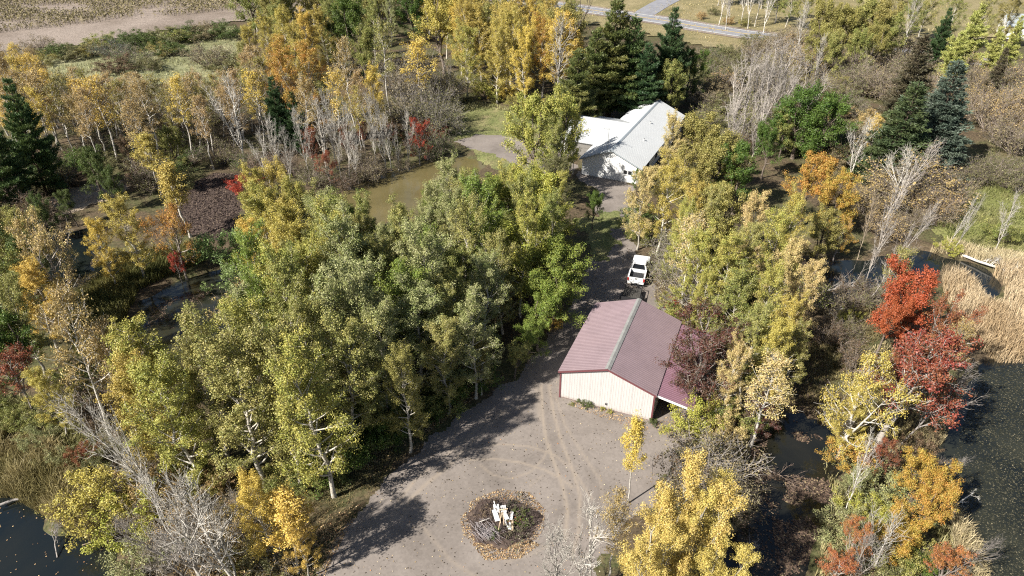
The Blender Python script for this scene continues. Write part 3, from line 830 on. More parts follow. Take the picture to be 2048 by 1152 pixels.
['maple',73.67,162.03,12.65,'och',0.86,17,321,2.9,264,112],
['maple',76.98,162.74,13.8,'olv',0.92,7,335,1.1,253,112],
['maple',80.13,160.42,13.8,'och',0.9,13,346,2.6,325,112],
['maple',82.96,157.61,12.65,'mid',0.92,16,36,2.8,241,112],
['maple',64.02,148.15,11.5,'och',0.86,17,98,2.5,351,112],
['maple',71.95,148.78,10.35,'mid',0.8,11,222,2.7,348,112],
['maple',77.32,149.71,10.35,'och',0.88,19,95,1.7,58,112],
['maple',66.18,145.18,10.35,'olv',0.74,15,161,2.6,305,112],
['bare',57.58,201.73,15.0,'rus',0.57,8,68,2.7,287,113,'white'],
['bare',61.26,205.39,15.0,'rus',0.65,7,191,1.0,161,113,'white'],
['bare',63.89,202.39,14.4,'rus',0.64,14,210,2.2,178,113,'white'],
['bare',67.05,199.94,15.0,'rus',0.57,12,3,1.6,183,113,'white'],
['bare',66.83,191.4,14.4,'rus',0.6,6,128,0.8,101,113,'white'],
['bare',57.73,195.5,14.4,'rus',0.54,3,300,0.5,167,113,'white'],
['bare',64.35,197.18,14.4,'rus',0.53,7,257,2.6,105,113,'white'],
['bare',66.02,164.89,12.0,'rus',0.61,19,162,1.3,138,113,'white'],
['bare',63.04,144.95,9.6,'rus',0.48,18,307,0.1,208,113,'white'],
['bare',97.8,177.8,12.0,'rus',0.65,17,231,0.7,38,113,'white'],
['aspen',64.4,230.14,14.3,'grn',1.03,10,206,2.4,49,114],
['aspen',69.89,233.56,14.3,'mid',1.02,19,24,2.9,152,114],
['aspen',73.47,230.14,14.3,'grn',1.08,16,189,3.1,124,114],
['aspen',76.28,224.64,14.3,'grn',0.96,16,175,2.7,139,114],
['aspen',74.14,204.89,14.3,'mid',1.1,1,143,2.4,139,114],
['aspen',75.18,199.35,13.2,'mid',0.96,8,35,1.1,76,114],
['aspen',77.68,195.25,13.2,'olv',1.04,4,60,0.3,346,114],
['aspen',98.9,180.27,13.2,'mid',1.0,3,11,2.4,168,114],
['aspen',106.26,187.49,13.2,'olv',1.02,11,221,1.1,288,114],
['aspen',106.73,176.85,13.2,'mid',1.07,17,177,0.5,91,114],
['aspen',115.07,176.85,13.2,'olv',0.94,13,308,1.3,201,114],
['aspen',118.98,173.55,13.2,'och',1.07,16,99,2.5,128,114],
['aspen',97.44,188.11,14.3,'och',1.0,8,41,1.9,332,114],
['leafy_shrub',54.57,209.95,2.75,'rus',0.95,7,177,1.8,239,115],
['leafy_shrub',59.61,215.87,2.75,'two',1.09,10,59,0.5,204,115],
['leafy_shrub',60.59,202.95,2.75,'rus',0.99,3,332,2.0,89,115],
['leafy_shrub',64.32,201.22,2.42,'och',1.05,9,328,1.0,108,115],
['pine',93.45,155.91,12.98,'pind',0.74,1,316,1.1,221,116],
['larch',96.34,150.66,14.4,'lar',1.04,9,286,1.0,180,117],
['larch',88.0,140.55,11.4,'lar',1.09,2,30,1.8,42,118],
['larch',97.9,144.04,11.4,'lar',0.95,5,74,1.5,86,119],
['larch',105.82,151.56,12.0,'lar',0.83,19,355,1.0,285,120],
['spruce',69.46,119.86,15.6,'spb',1.33,2,55,1.8,198,121],
['spruce',55.25,95.27,15.0,'spr',1.58,13,60,1.9,285,122],
['spruce',63.12,98.95,16.8,'blu',1.44,9,61,2.0,124,123],
['spruce',90.6,130.38,10.8,'spb',0.81,11,167,0.3,7,124],
['twiggy_shrub',79.8,135.42,6.44,'two',0.99,17,60,2.1,217,125],
['twiggy_shrub',87.6,119.03,6.85,'rus',0.99,12,327,1.4,134,125],
['twiggy_shrub',87.83,155.82,4.54,'twg',1.0,11,289,1.3,167,125],
['twiggy_shrub',77.99,125.84,4.67,'twg',1.13,11,179,2.4,96,125],
['twiggy_shrub',88.24,132.56,4.48,'twg',1.25,16,231,0.3,292,125],
['twiggy_shrub',81.06,134.63,4.92,'twg',0.96,8,325,1.2,148,125],
['twiggy_shrub',82.68,145.91,6.49,'two',1.1,0,222,1.2,144,125],
['twiggy_shrub',75.59,151.72,5.48,'rus',1.19,9,267,0.2,245,125],
['twiggy_shrub',84.02,141.69,4.57,'rus',1.14,10,32,1.7,66,125],
['twiggy_shrub',94.6,138.85,5.65,'twg',1.06,1,195,1.5,248,125],
['twiggy_shrub',98.94,137.66,7.13,'two',0.92,1,77,0.7,254,125],
['twiggy_shrub',69.76,144.28,4.78,'twg',0.94,7,341,1.1,105,125],
['twiggy_shrub',81.02,106.25,6.67,'twg',0.99,13,231,0.6,100,125],
['twiggy_shrub',93.88,160.58,5.82,'two',1.11,1,64,1.5,23,125],
['twiggy_shrub',107.27,146.75,4.78,'rus',0.94,14,315,1.0,35,125],
['twiggy_shrub',73.02,142.72,4.97,'twg',1.14,15,10,2.4,237,125],
['twiggy_shrub',88.45,136.66,6.12,'twg',1.01,10,339,1.0,164,125],
['twiggy_shrub',75.06,137.18,5.51,'twg',0.94,7,175,1.8,101,125],
['twiggy_shrub',80.53,156.62,4.48,'rus',1.23,3,230,0.8,226,125],
['twiggy_shrub',94.11,141.48,5.01,'twg',1.0,1,16,2.5,7,125],
['twiggy_shrub',79.24,130.35,6.19,'rus',1.08,13,252,0.6,161,125],
['twiggy_shrub',92.86,144.28,6.73,'rus',1.12,1,233,0.2,281,125],
['twiggy_shrub',90.78,137.95,5.12,'twg',1.04,15,353,3.1,207,125],
['twiggy_shrub',82.37,129.92,4.67,'twg',1.19,3,261,1.1,215,125],
['twiggy_shrub',73.25,134.36,6.66,'twg',1.12,18,58,2.3,10,125],
['twiggy_shrub',80.94,109.12,4.58,'twg',1.15,18,164,3.3,9,125],
['twiggy_shrub',92.7,123.69,6.86,'two',1.0,8,27,3.2,227,125],
['twiggy_shrub',83.37,117.94,6.81,'twg',1.05,2,4,1.2,358,125],
['twiggy_shrub',68.74,138.11,5.79,'two',1.09,1,100,2.5,277,125],
['twiggy_shrub',95.8,129.0,5.22,'rus',1.12,15,207,2.3,189,125],
['twiggy_shrub',78.5,133.92,6.51,'twg',1.05,15,324,2.6,153,125],
['twiggy_shrub',86.56,152.11,4.7,'rus',0.9,1,31,0.7,60,125],
['twiggy_shrub',98.03,135.3,6.06,'rus',1.2,9,322,0.5,22,125],
['twiggy_shrub',94.94,125.16,6.64,'two',0.97,17,258,3.4,265,125],
['twiggy_shrub',70.56,142.13,6.87,'two',1.05,4,360,1.4,51,125],
['twiggy_shrub',84.98,126.33,5.87,'rus',0.94,12,200,2.1,307,125],
['twiggy_shrub',97.56,157.28,6.67,'two',0.86,11,341,1.9,130,125],
['twiggy_shrub',70.41,137.58,4.83,'twg',1.22,9,112,1.8,259,125],
['twiggy_shrub',74.52,131.49,5.9,'twg',0.92,11,173,3.3,11,125],
['twiggy_shrub',91.66,119.47,7.02,'twg',1.12,1,228,2.4,38,125],
['twiggy_shrub',81.88,149.05,4.81,'twg',1.09,13,338,0.2,58,125],
['twiggy_shrub',82.43,150.62,5.69,'twg',1.18,0,100,3.0,104,125],
['twiggy_shrub',86.83,122.74,5.63,'rus',1.07,18,128,0.6,78,125],
['twiggy_shrub',86.77,114.93,7.15,'rus',0.86,8,356,2.6,135,125],
['twiggy_shrub',87.25,161.67,6.78,'twg',1.14,11,260,0.5,194,125],
['twiggy_shrub',93.94,136.34,5.29,'rus',1.01,10,181,2.8,37,125],
['leafy_shrub',66.31,140.7,4.07,'och',1.18,5,129,0.0,309,126],
['twiggy_shrub',57.67,153.91,5.37,'och',1.05,18,229,0.1,133,126],
['twiggy_shrub',62.26,160.98,5.08,'och',1.03,3,217,0.6,236,126],
['leafy_shrub',49.22,137.24,3.58,'twg',1.08,9,22,3.3,10,126],
['twiggy_shrub',63.69,136.33,4.63,'och',1.14,19,315,1.3,163,126],
['twiggy_shrub',57.21,151.34,3.48,'twg',1.07,3,115,2.9,226,126],
['leafy_shrub',67.91,159.3,4.23,'och',1.11,9,326,3.0,52,126],
['twiggy_shrub',43.85,130.31,3.86,'twg',1.06,9,140,1.7,148,126],
['leafy_shrub',43.49,153.09,4.36,'two',1.04,11,140,1.0,4,126],
['twiggy_shrub',47.72,134.16,3.52,'twg',1.14,1,269,1.9,123,126],
['twiggy_shrub',42.3,160.11,3.58,'twg',1.03,11,158,1.5,144,126],
['leafy_shrub',67.48,151.84,3.39,'och',1.11,7,173,3.5,241,126],
['twiggy_shrub',53.58,143.73,4.97,'two',1.05,10,17,3.1,251,126],
['twiggy_shrub',54.31,133.32,4.69,'two',1.13,12,255,3.2,131,126],
['twiggy_shrub',63.9,141.02,4.26,'two',1.15,10,304,0.2,344,126],
['leafy_shrub',47.7,146.94,5.27,'two',1.06,6,56,3.4,147,126],
['leafy_shrub',65.31,157.3,5.32,'rus',1.08,8,315,1.4,248,126],
['twiggy_shrub',63.38,153.48,4.65,'two',1.17,12,134,0.8,150,126],
['twiggy_shrub',60.27,148.19,3.78,'och',1.15,4,330,0.2,199,126],
['leafy_shrub',58.22,163.46,5.18,'twg',1.16,3,178,2.6,301,126],
['twiggy_shrub',56.68,155.39,4.45,'two',1.16,10,310,2.6,263,126],
['twiggy_shrub',41.72,153.3,3.72,'two',1.14,17,266,0.7,213,126],
['twiggy_shrub',46.79,152.17,3.85,'two',1.11,6,354,0.5,145,126],
['leafy_shrub',62.07,134.81,4.13,'twg',1.21,10,317,2.6,75,126],
['twiggy_shrub',61.36,138.45,4.04,'och',1.05,6,35,2.3,84,126],
['twiggy_shrub',42.61,141.07,4.62,'rus',1.15,6,269,2.5,156,126],
['twiggy_shrub',55.91,88.38,6.6,'rus',1.47,16,53,1.0,212,127],
['twiggy_shrub',51.56,86.71,6.05,'twg',1.1,19,292,1.1,239,128],
['twiggy_shrub',59.72,87.54,4.95,'twg',1.16,8,173,3.4,50,129],
['twiggy_shrub',72.53,93.68,4.4,'two',1.06,8,312,2.5,248,130],
['twiggy_shrub',69.99,95.8,4.95,'two',1.05,18,271,1.5,127,130],
['twiggy_shrub',68.02,95.21,4.4,'two',1.07,1,191,1.1,233,130],
['twiggy_shrub',72.92,91.45,4.4,'two',0.98,5,354,0.5,52,130],
['leafy_shrub',62.13,77.36,2.86,'mid',1.17,1,162,2.1,292,131],
['leafy_shrub',53.4,73.87,1.89,'shy',1.15,0,53,2.4,1,132],
['bare',49.74,95.13,9.6,'rus',0.81,6,250,8,20,133,'white'],
['thin',52.83,97.87,9.0,'gold',0.85,16,151,2.0,40,134],
['bare',53.65,84.76,8.4,'rus',1.08,2,201,25,160,135,'white'],
['bare',49.5,82.66,10.8,'rus',0.62,3,274,28,20,136,'pale'],
['bare',42.01,72.81,7.89,'rus',0.41,3,181,1.0,61,137,'tan'],
['bare',39.37,65.77,12.0,'rus',0.45,18,20,5,30,138,'pale'],
['bare',38.02,62.27,11.4,'rus',0.44,10,220,24,20,139,'pale'],
['bare',53.91,73.79,7.2,'rus',0.38,7,321,12,20,140,'white'],
['bare',53.44,74.31,5.4,'rus',0.32,7,152,18,25,141,'white'],
['bare',59.69,74.65,7.8,'rus',0.58,16,329,2.1,214,142,'white'],
['aspen',15.43,74.67,10.14,'pea',0.9,16,153,2.1,264,143],
['aspen',17.64,73.47,11.55,'yel',1.04,12,344,2.6,29,144],
['aspen',19.74,70.53,11.0,'yel',0.88,0,245,2.1,355,145],
['aspen',21.72,68.56,10.45,'olv',1.04,9,283,1.2,232,146],
['maple',23.72,68.84,10.92,'och',0.81,5,192,2.3,104,147],
['aspen',17.89,66.22,9.9,'ylg',0.83,16,235,3.4,355,148],
['thin',18.16,60.87,10.8,'pea',0.94,14,178,2.0,99,149],
['aspen',18.56,59.63,10.45,'ylg',0.96,7,200,2.0,214,150],
['aspen',20.27,57.42,10.45,'ylg',1.12,5,309,0.9,88,151],
['aspen',26.14,66.18,11.0,'pea',0.91,7,116,0.1,164,152],
['aspen',27.24,63.13,11.0,'ylg',1.04,2,166,3.5,267,153],
['aspen',30.95,68.18,10.45,'yel',0.8,15,167,0.7,143,154],
['aspen',23.28,59.63,10.45,'olv',0.89,16,139,1.1,119,155],
['aspen',25.91,55.89,10.45,'pea',0.9,18,161,1.4,92,156],
['aspen',27.45,54.34,9.35,'pea',0.89,6,154,0.3,334,157],
['aspen',22.73,51.98,10.45,'ylg',0.92,17,305,0.3,223,158],
['aspen',24.49,49.76,9.35,'yel',0.82,17,161,2.8,240,159],
['aspen',20.05,51.51,9.9,'mid',1.09,4,31,2.1,149,160],
['aspen',19.09,56.66,7.03,'ylg',0.97,12,82,1.0,8,161],
['aspen',22.14,46.45,8.8,'yel',1.0,1,76,0.9,337,162],
['aspen',24.42,47.57,7.7,'olv',0.92,14,188,2.5,15,163],
['aspen',20.48,46.77,9.35,'olv',0.98,13,174,3.1,105,164],
['thin',20.0,41.79,9.0,'pea',1.25,10,178,1.3,312,165],
['aspen',17.66,43.94,8.8,'pea',0.73,5,214,1.4,9,166],
['aspen',22.24,44.51,5.14,'yel',0.86,14,157,2.3,327,167],
['airy_maple',16.77,47.29,9.6,'bur',1.05,0,142,0.2,20,168],
['airy_maple',20.17,50.21,6.58,'bur',0.88,1,11,2.5,225,169],
['airy_maple',15.34,44.64,7.2,'bur',0.74,2,31,3.2,93,170],
['leafy_shrub',17.37,61.41,2.06,'red',0.78,7,227,2.9,302,171],
['leafy_shrub',16.22,58.72,2.86,'mid',0.97,0,101,1.2,358,172],
['leafy_shrub',18.51,58.87,2.38,'rus',1.0,6,327,1.0,247,172],
['leafy_shrub',16.74,62.58,1.61,'ylg',1.04,12,135,2.1,16,172],
['leafy_shrub',17.04,57.59,2.64,'ylg',1.02,0,182,2.1,84,172],
['leafy_shrub',18.97,56.66,2.8,'mid',0.99,18,344,3.2,109,172],
['twiggy_shrub',18.17,66.32,4.84,'two',1.02,1,79,0.9,258,173,'pale'],
['twiggy_shrub',19.46,64.68,4.84,'twg',1.04,7,297,1.6,19,173,'pale'],
['twiggy_shrub',19.29,70.01,5.06,'two',0.96,19,49,3.2,207,173,'pale'],
['twiggy_shrub',19.03,61.21,5.06,'twg',1.06,5,327,0.2,245,173,'pale'],
['leafy_shrub',16.77,81.96,3.3,'grn',1.01,10,78,2.5,160,174],
['leafy_shrub',15.78,78.32,3.08,'mid',1.03,9,121,2.9,357,174],
['leafy_shrub',17.1,76.68,2.86,'mid',0.94,13,208,2.1,156,174],
['leafy_shrub',15.31,77.33,1.79,'mid',0.95,10,342,3.0,107,174],
['leafy_shrub',24.46,72.09,3.38,'shg',1.14,3,324,0.1,25,175],
['twiggy_shrub',33.98,68.0,2.22,'rusd',1.02,6,175,1.7,317,175],
['twiggy_shrub',21.31,61.74,3.27,'shg',1.04,19,344,2.6,5,175],
['twiggy_shrub',28.94,73.81,2.42,'two',1.16,16,326,2.4,289,175],
['leafy_shrub',27.71,60.25,2.58,'two',1.21,3,192,2.8,195,175],
['twiggy_shrub',26.56,69.82,2.34,'shg',1.11,0,355,2.2,193,175],
['twiggy_shrub',19.61,68.33,2.24,'rusd',1.1,2,194,2.0,258,175],
['leafy_shrub',29.38,70.75,2.35,'two',1.17,5,81,1.1,11,175],
['twiggy_shrub',28.23,69.4,3.74,'mid',1.15,10,50,1.4,73,175],
['twiggy_shrub',29.52,62.49,3.62,'two',1.02,14,343,0.7,241,175],
['twiggy_shrub',31.64,62.31,3.83,'mid',1.11,0,89,3.0,236,175],
['leafy_shrub',26.11,60.55,3.46,'two',1.21,2,163,0.2,68,175],
['twiggy_shrub',20.98,53.98,3.08,'shg',1.15,7,271,1.7,20,175],
['leafy_shrub',26.13,72.92,2.2,'rusd',1.06,16,275,3.2,314,175],
['twiggy_shrub',27.06,72.11,2.22,'rusd',1.15,1,309,1.1,191,175],
['leafy_shrub',23.21,63.12,2.35,'rusd',1.12,5,66,2.8,346,175],
['twiggy_shrub',28.66,77.07,2.87,'rusd',1.12,9,61,0.8,15,175],
['leafy_shrub',23.3,55.3,3.09,'mid',1.15,9,195,0.7,294,175],
['leafy_shrub',25.21,59.04,3.83,'two',1.21,16,125,1.8,146,175],
['twiggy_shrub',30.17,64.36,3.75,'two',1.19,4,111,3.1,89,175],
['leafy_shrub',25.37,63.94,3.09,'rusd',1.13,9,260,0.2,294,175],
['twiggy_shrub',28.87,68.25,3.95,'two',1.04,2,254,0.1,232,175],
['twiggy_shrub',34.6,60.52,3.3,'twg',0.92,17,134,1.2,193,176],
['twiggy_shrub',37.2,62.99,3.3,'rusd',1.0,0,269,2.4,75,176],
['twiggy_shrub',31.11,55.41,3.08,'rusd',0.97,3,225,1.4,93,176],
['twiggy_shrub',33.25,55.71,2.86,'two',0.95,12,265,3.0,169,176],
['twiggy_shrub',32.39,51.1,3.3,'rusd',0.96,11,6,2.8,206,176],
['twiggy_shrub',38.9,62.14,3.52,'two',1.07,10,291,2.3,198,176],
['leafy_shrub',35.08,59.13,2.2,'ylg',0.75,12,263,2.0,216,177],
['thin',38.67,59.68,8.4,'olv',0.97,3,277,0.7,296,178,'pale'],
['maple',37.78,54.65,9.54,'scar',0.9,0,40,1.4,293,179],
['maple',35.25,53.02,6.9,'scar',0.74,3,296,1.6,222,180],
['airy_maple',39.13,51.32,8.4,'crim',0.77,12,184,1.8,316,181],
['airy_maple',29.54,40.72,11.4,'crim',1.08,2,229,14,10,182,'pale'],
['airy_maple',31.62,43.82,9.0,'crim',0.85,1,306,0.6,291,183],
['thin',38.51,47.8,7.8,'rus',0.77,14,310,0.6,293,184,'pale'],
['bare',32.37,41.58,8.4,'rus',0.79,9,50,22,5,185,'grey'],
['airy_maple',26.6,40.33,10.2,'yel',0.78,1,345,2.9,41,186,'white'],
['aspen',27.36,40.56,6.05,'yel',1.14,8,227,3.4,183,187],
['leafy_shrub',27.05,39.38,3.08,'org',1.01,2,292,0.8,6,188],
['airy_maple',28.28,37.96,4.32,'crim',0.76,13,317,1.9,229,189],
['maple',29.27,34.46,6.32,'org',0.78,2,284,0.1,216,190],
['maple',28.64,31.7,5.75,'org',0.87,7,33,0.2,313,191],
['maple',25.87,30.31,5.17,'org',0.91,8,214,2.8,85,192],
['leafy_shrub',28.14,35.16,3.3,'shp',1.2,2,318,1.5,69,193],
['leafy_shrub',25.64,33.64,2.64,'shy',1.0,12,48,3.2,88,194],
['leafy_shrub',23.86,32.11,2.64,'shp',1.23,10,351,1.2,308,195],
['leafy_shrub',24.36,30.86,2.64,'shp',1.42,19,304,2.4,121,196],
['airy_maple',21.51,28.46,3.6,'rst',0.98,11,325,2.6,205,197],
['airy_maple',22.66,29.62,5.04,'rst',0.65,8,137,2.1,63,198],
['airy_maple',28.16,28.06,4.32,'rst',0.99,5,193,2.8,80,199],
['bare',24.26,29.26,6.0,'rus',0.87,6,255,2.9,9,200,'white'],
['bare',22.54,28.38,5.4,'rus',0.85,6,87,1.7,53,201,'pale'],
['bare',24.72,34.33,7.8,'rus',0.41,3,165,2.2,52,202,'white'],
['leafy_shrub',24.31,29.08,2.64,'two',1.07,12,144,2.8,333,203],
['leafy_shrub',27.39,30.09,2.86,'och',1.01,5,191,1.8,244,203],
['leafy_shrub',27.75,28.7,2.64,'grn',0.98,18,341,2.0,243,203],
['leafy_shrub',25.45,28.7,2.64,'olv',1.1,0,181,2.9,22,203],
['leafy_shrub',32.86,40.14,2.64,'rusd',1.02,1,254,2.8,203,203],
['leafy_shrub',26.41,36.76,1.76,'shp',0.99,11,109,1.0,73,203],
['leafy_shrub',27.15,37.57,1.98,'shp',0.94,5,163,3.0,205,203],
['leafy_shrub',26.5,33.83,2.42,'olv',0.92,13,251,2.0,124,203],
['leafy_shrub',22.87,28.66,2.42,'rusd',1.03,14,347,0.2,63,203],
['bare',26.76,27.96,6.0,'rus',0.61,5,257,40,10,204,'grey'],
['bare',28.79,35.4,6.0,'rus',0.47,1,217,45,5,205,'grey'],
['leafy_shrub',15.2,42.66,4.4,'shy',0.85,18,200,0.0,11,206],
['twiggy_shrub',15.17,37.4,4.62,'twg',1.17,8,151,0.5,82,207,'grey'],
['twiggy_shrub',13.17,35.53,3.96,'rusd',1.05,2,181,1.4,131,208,'grey'],
['leafy_shrub',19.18,43.56,3.3,'mid',1.17,13,156,2.2,56,209],
['airy_maple',20.25,42.52,4.8,'bur',0.88,6,246,0.1,263,210],
['leafy_shrub',17.66,41.75,3.3,'pea',0.77,10,135,1.4,217,211],
['twiggy_shrub',15.58,34.73,3.52,'twg',1.11,15,254,3.1,324,212,'dark'],
['poplar',9.29,27.44,12.5,'pop',0.8,0,163,1.8,45,213],
['poplar',10.67,26.52,11.25,'pop',0.72,1,16,0.6,317,214],
['poplar',8.01,27.4,10.62,'pop',0.71,1,327,3.1,337,215],
['poplar',11.74,25.87,8.75,'pop',0.76,0,169,0.9,174,216],
['poplar',9.14,25.44,10.0,'pop',0.84,0,38,0.6,52,217],
['sapling',8.84,35.54,7.7,'gold',0.74,6,154,0.8,82,218],
['bare',4.79,27.08,9.6,'rus',0.71,1,343,0.9,163,219,'white'],
['bare',2.78,25.96,8.4,'rus',0.83,3,141,1.8,207,220,'white'],
['thin',6.37,28.68,8.4,'rus',0.76,15,241,1.5,51,221,'white'],
['aspen',-42.2,67.68,9.9,'yel',1.12,6,56,2.2,273,222,'white'],
['aspen',-44.37,65.64,8.25,'gold',0.89,7,76,2.5,320,223],
['airy_maple',-37.69,68.29,9.6,'ror',0.69,1,255,1.9,346,224],
['airy_maple',-37.95,67.52,4.15,'red',0.67,2,258,0.8,206,225],
['willow',-34.42,71.3,4.83,'wil',0.95,0,73,0.6,230,226],
['willow',-32.05,66.61,3.36,'wil',1.09,1,347,0.3,161,227],
['airy_maple',-45.96,59.88,12.0,'pea',0.69,6,183,0.6,260,228,'pale'],
['bare',-49.77,61.33,7.2,'rus',0.76,16,320,25,0,229,'grey'],
['aspen',-44.46,54.07,9.35,'gold',1.11,10,21,0.6,334,230],
['aspen',-43.98,50.53,9.9,'olv',1.0,11,202,0.1,184,231],
['thin',-32.42,40.71,15.0,'rus',0.77,0,76,3.2,31,232,'white'],
['thin',-30.84,41.32,12.0,'rus',0.73,2,262,2.9,346,233,'white'],
['maple',-43.21,48.36,8.62,'grn',0.97,7,183,0.6,41,234],
['airy_maple',-42.07,45.44,7.2,'crim',0.9,11,27,0.6,43,235],
['aspen',-37.67,42.59,7.15,'yel',1.07,3,87,2.4,305,236],
['twiggy_shrub',-24.88,59.62,6.05,'rus',1.27,18,307,1.6,255,237],
['twiggy_shrub',-24.76,56.58,4.4,'rus',1.03,16,180,3.2,52,238],
['twiggy_shrub',-35.9,49.69,4.4,'two',1.12,10,44,3.4,27,239],
['twiggy_shrub',-36.26,45.36,3.96,'rusd',1.25,14,253,3.0,118,240],
['maple',-49.05,59.81,10.35,'shg',0.79,8,46,2.8,85,241],
['maple',-48.38,54.95,10.35,'mid',0.81,18,213,1.0,92,241],
['maple',-53.78,64.17,10.35,'och',0.82,9,294,2.2,103,241],
['maple',-58.84,77.67,6.91,'shg',0.66,0,234,1.4,236,241],
['maple',-57.12,81.13,4.93,'shg',0.74,3,118,3.0,219,241],
['maple',-57.17,88.06,8.05,'shg',0.71,17,70,0.5,8,241],
['maple',-53.28,85.58,6.9,'shg',0.71,12,69,2.6,253,241],
['maple',-1.26,73.9,10.92,'bgr',1.03,2,7,3.4,278,242],
['maple',2.68,71.51,10.92,'bgr',0.99,19,60,1.7,97,243],
['maple',4.23,68.31,9.77,'bgr',0.95,17,276,3.5,112,244],
['maple',1.92,63.05,10.92,'bgr',0.98,4,115,1.0,256,245],
['maple',4.68,62.08,8.62,'dgr',1.1,9,277,2.1,287,246],
['maple',3.94,57.55,7.35,'dgr',1.2,11,224,0.0,151,247],
['maple',2.54,54.35,6.22,'dgr',1.03,15,2,2.2,88,248],
['maple',1.48,52.4,4.97,'dgr',0.97,17,15,1.6,215,249],
['maple',0.27,50.14,4.05,'olv',0.99,19,316,1.8,132,250],
['leafy_shrub',4.09,57.67,2.58,'org',0.69,9,75,2.3,298,251],
['aspen',-26.86,41.27,12.65,'ylg',1.1,19,227,3.3,250,252],
['aspen',-27.08,38.69,11.55,'yel',1.07,11,108,2.4,290,253],
['aspen',-23.39,40.53,13.2,'olv',0.99,14,296,1.3,1,254],
['aspen',-20.62,42.24,13.2,'ylg',1.02,13,173,2.9,229,255],
['aspen',-23.7,36.76,12.1,'ylg',1.09,12,96,1.0,193,256],
['aspen',-19.23,37.19,13.75,'olv',1.09,19,47,2.8,232,257],
['aspen',-16.21,37.05,14.3,'olv',0.98,1,18,3.5,92,258],
['aspen',-13.66,36.23,14.3,'ylg',0.98,19,250,2.0,251,259],
['aspen',-13.04,40.65,12.65,'olv',1.11,0,281,0.7,55,260],
['aspen',-10.77,43.74,11.55,'gry',1.02,2,306,2.5,117,261],
['aspen',-8.23,46.54,11.55,'gry',1.2,2,358,2.9,56,262],
['aspen',-5.62,45.37,9.35,'olv',1.04,16,146,0.2,342,263],
['aspen',-3.26,47.4,10.45,'gry',1.02,4,251,1.6,68,264],
['aspen',-8.39,40.82,9.9,'och',0.94,1,63,1.6,58,265],
['aspen',-2.77,47.84,5.85,'och',0.96,19,12,0.9,142,266],
['aspen',-12.42,49.42,12.66,'gry',1.16,16,349,2.4,186,267],
['aspen',-17.47,61.16,12.67,'mid',1.14,6,146,2.1,184,268],
['aspen',-6.09,69.97,11.52,'olv',1.0,13,121,3.0,24,269],
['aspen',-19.41,49.29,13.49,'ylg',1.1,10,302,2.5,170,270],
['aspen',-15.14,51.96,14.31,'gry',0.96,14,30,3.0,110,267],
['aspen',-2.16,69.18,11.26,'dgr',0.96,1,72,0.7,58,271],
['aspen',-8.64,51.75,14.28,'gry',1.05,10,277,2.0,292,267],
['aspen',-21.31,57.89,11.73,'yel',1.12,6,15,2.3,3,272],
['aspen',-0.35,64.98,9.16,'mid',0.97,8,348,2.9,313,273],
['aspen',-18.83,45.48,14.45,'mid',0.85,4,23,3.4,12,268],
['aspen',-15.79,64.42,9.72,'olv',0.93,1,122,1.9,293,274],
['aspen',-5.55,63.92,9.16,'gry',0.96,11,318,0.1,277,275],
['aspen',-20.66,67.18,9.28,'yel',0.84,18,146,0.1,130,272],
['aspen',-9.18,65.72,9.36,'gry',0.98,6,311,3.1,7,267],
['aspen',-20.29,54.12,11.38,'olv',1.1,5,275,1.4,11,274],
['aspen',-0.95,57.52,10.51,'olv',0.98,18,294,0.8,58,269],
['aspen',-23.22,61.5,12.02,'yel',0.95,0,282,1.8,166,272],
['aspen',-14.83,44.85,13.34,'gry',1.07,9,287,2.1,56,267],
['aspen',-5.42,56.38,10.0,'mid',1.13,11,354,0.1,206,273],
['aspen',-10.6,61.16,9.96,'olv',0.98,14,50,1.5,344,274],
['aspen',-5.33,52.59,9.99,'mid',0.93,17,153,1.7,338,273],
['aspen',-2.27,61.44,10.98,'dgr',1.11,5,70,3.4,81,271],
['aspen',5.04,73.09,10.25,'ylg',0.85,11,146,1.2,7,276],
['aspen',-13.73,58.81,9.72,'olv',1.03,8,301,2.2,274,274],
['aspen',-16.8,57.91,11.04,'gry',1.02,6,74,2.8,212,267],
['aspen',-25.44,64.54,12.54,'ylg',0.99,8,6,0.5,100,270],
['aspen',-19.94,64.47,11.69,'gry',0.96,2,181,0.9,64,267],
['aspen',-22.96,52.75,13.48,'dgr',0.82,12,179,2.1,39,277],
['aspen',1.25,68.3,12.12,'mid',0.87,10,93,2.5,0,273],
['aspen',-12.14,54.87,10.72,'mid',1.08,5,88,2.8,322,268],
['aspen',-6.81,61.41,9.17,'olv',0.99,2,23,1.1,329,274],
['aspen',-5.24,73.15,9.99,'olv',0.85,12,314,3.1,260,269],
['aspen',-8.25,58.91,10.79,'dgr',1.06,10,341,3.2,230,278],
['aspen',-12.03,46.29,13.53,'gry',0.98,16,38,3.4,263,267],
['aspen',3.84,65.11,11.1,'mid',0.89,15,338,0.1,341,273],
['aspen',-9.44,68.67,9.34,'dgr',0.81,7,305,1.5,264,278],
['aspen',-13.41,61.67,9.59,'gry',0.97,18,138,0.6,261,267],
['aspen',-7.9,54.73,11.13,'gry',0.94,0,338,2.6,41,267],
['aspen',-21.51,46.2,11.51,'gry',0.99,19,257,0.1,200,279],
['aspen',-15.68,48.14,10.19,'yel',1.04,19,75,0.9,288,272],
['aspen',-20.39,61.41,9.23,'gry',0.91,0,70,2.4,146,267],
['aspen',-3.05,66.28,12.28,'dgr',1.11,11,303,3.2,195,271],
['aspen',-16.17,42.22,13.01,'olv',0.84,13,151,0.8,133,274],
['aspen',-2.43,53.96,10.23,'gry',1.13,5,19,0.4,48,275],
['aspen',-23.95,67.29,12.17,'ylg',0.82,13,130,1.1,301,270],
['aspen',-16.38,54.8,14.13,'ylg',0.91,17,323,0.8,135,270],
['aspen',2.02,74.66,10.23,'ylg',0.87,14,51,3.0,41,276],
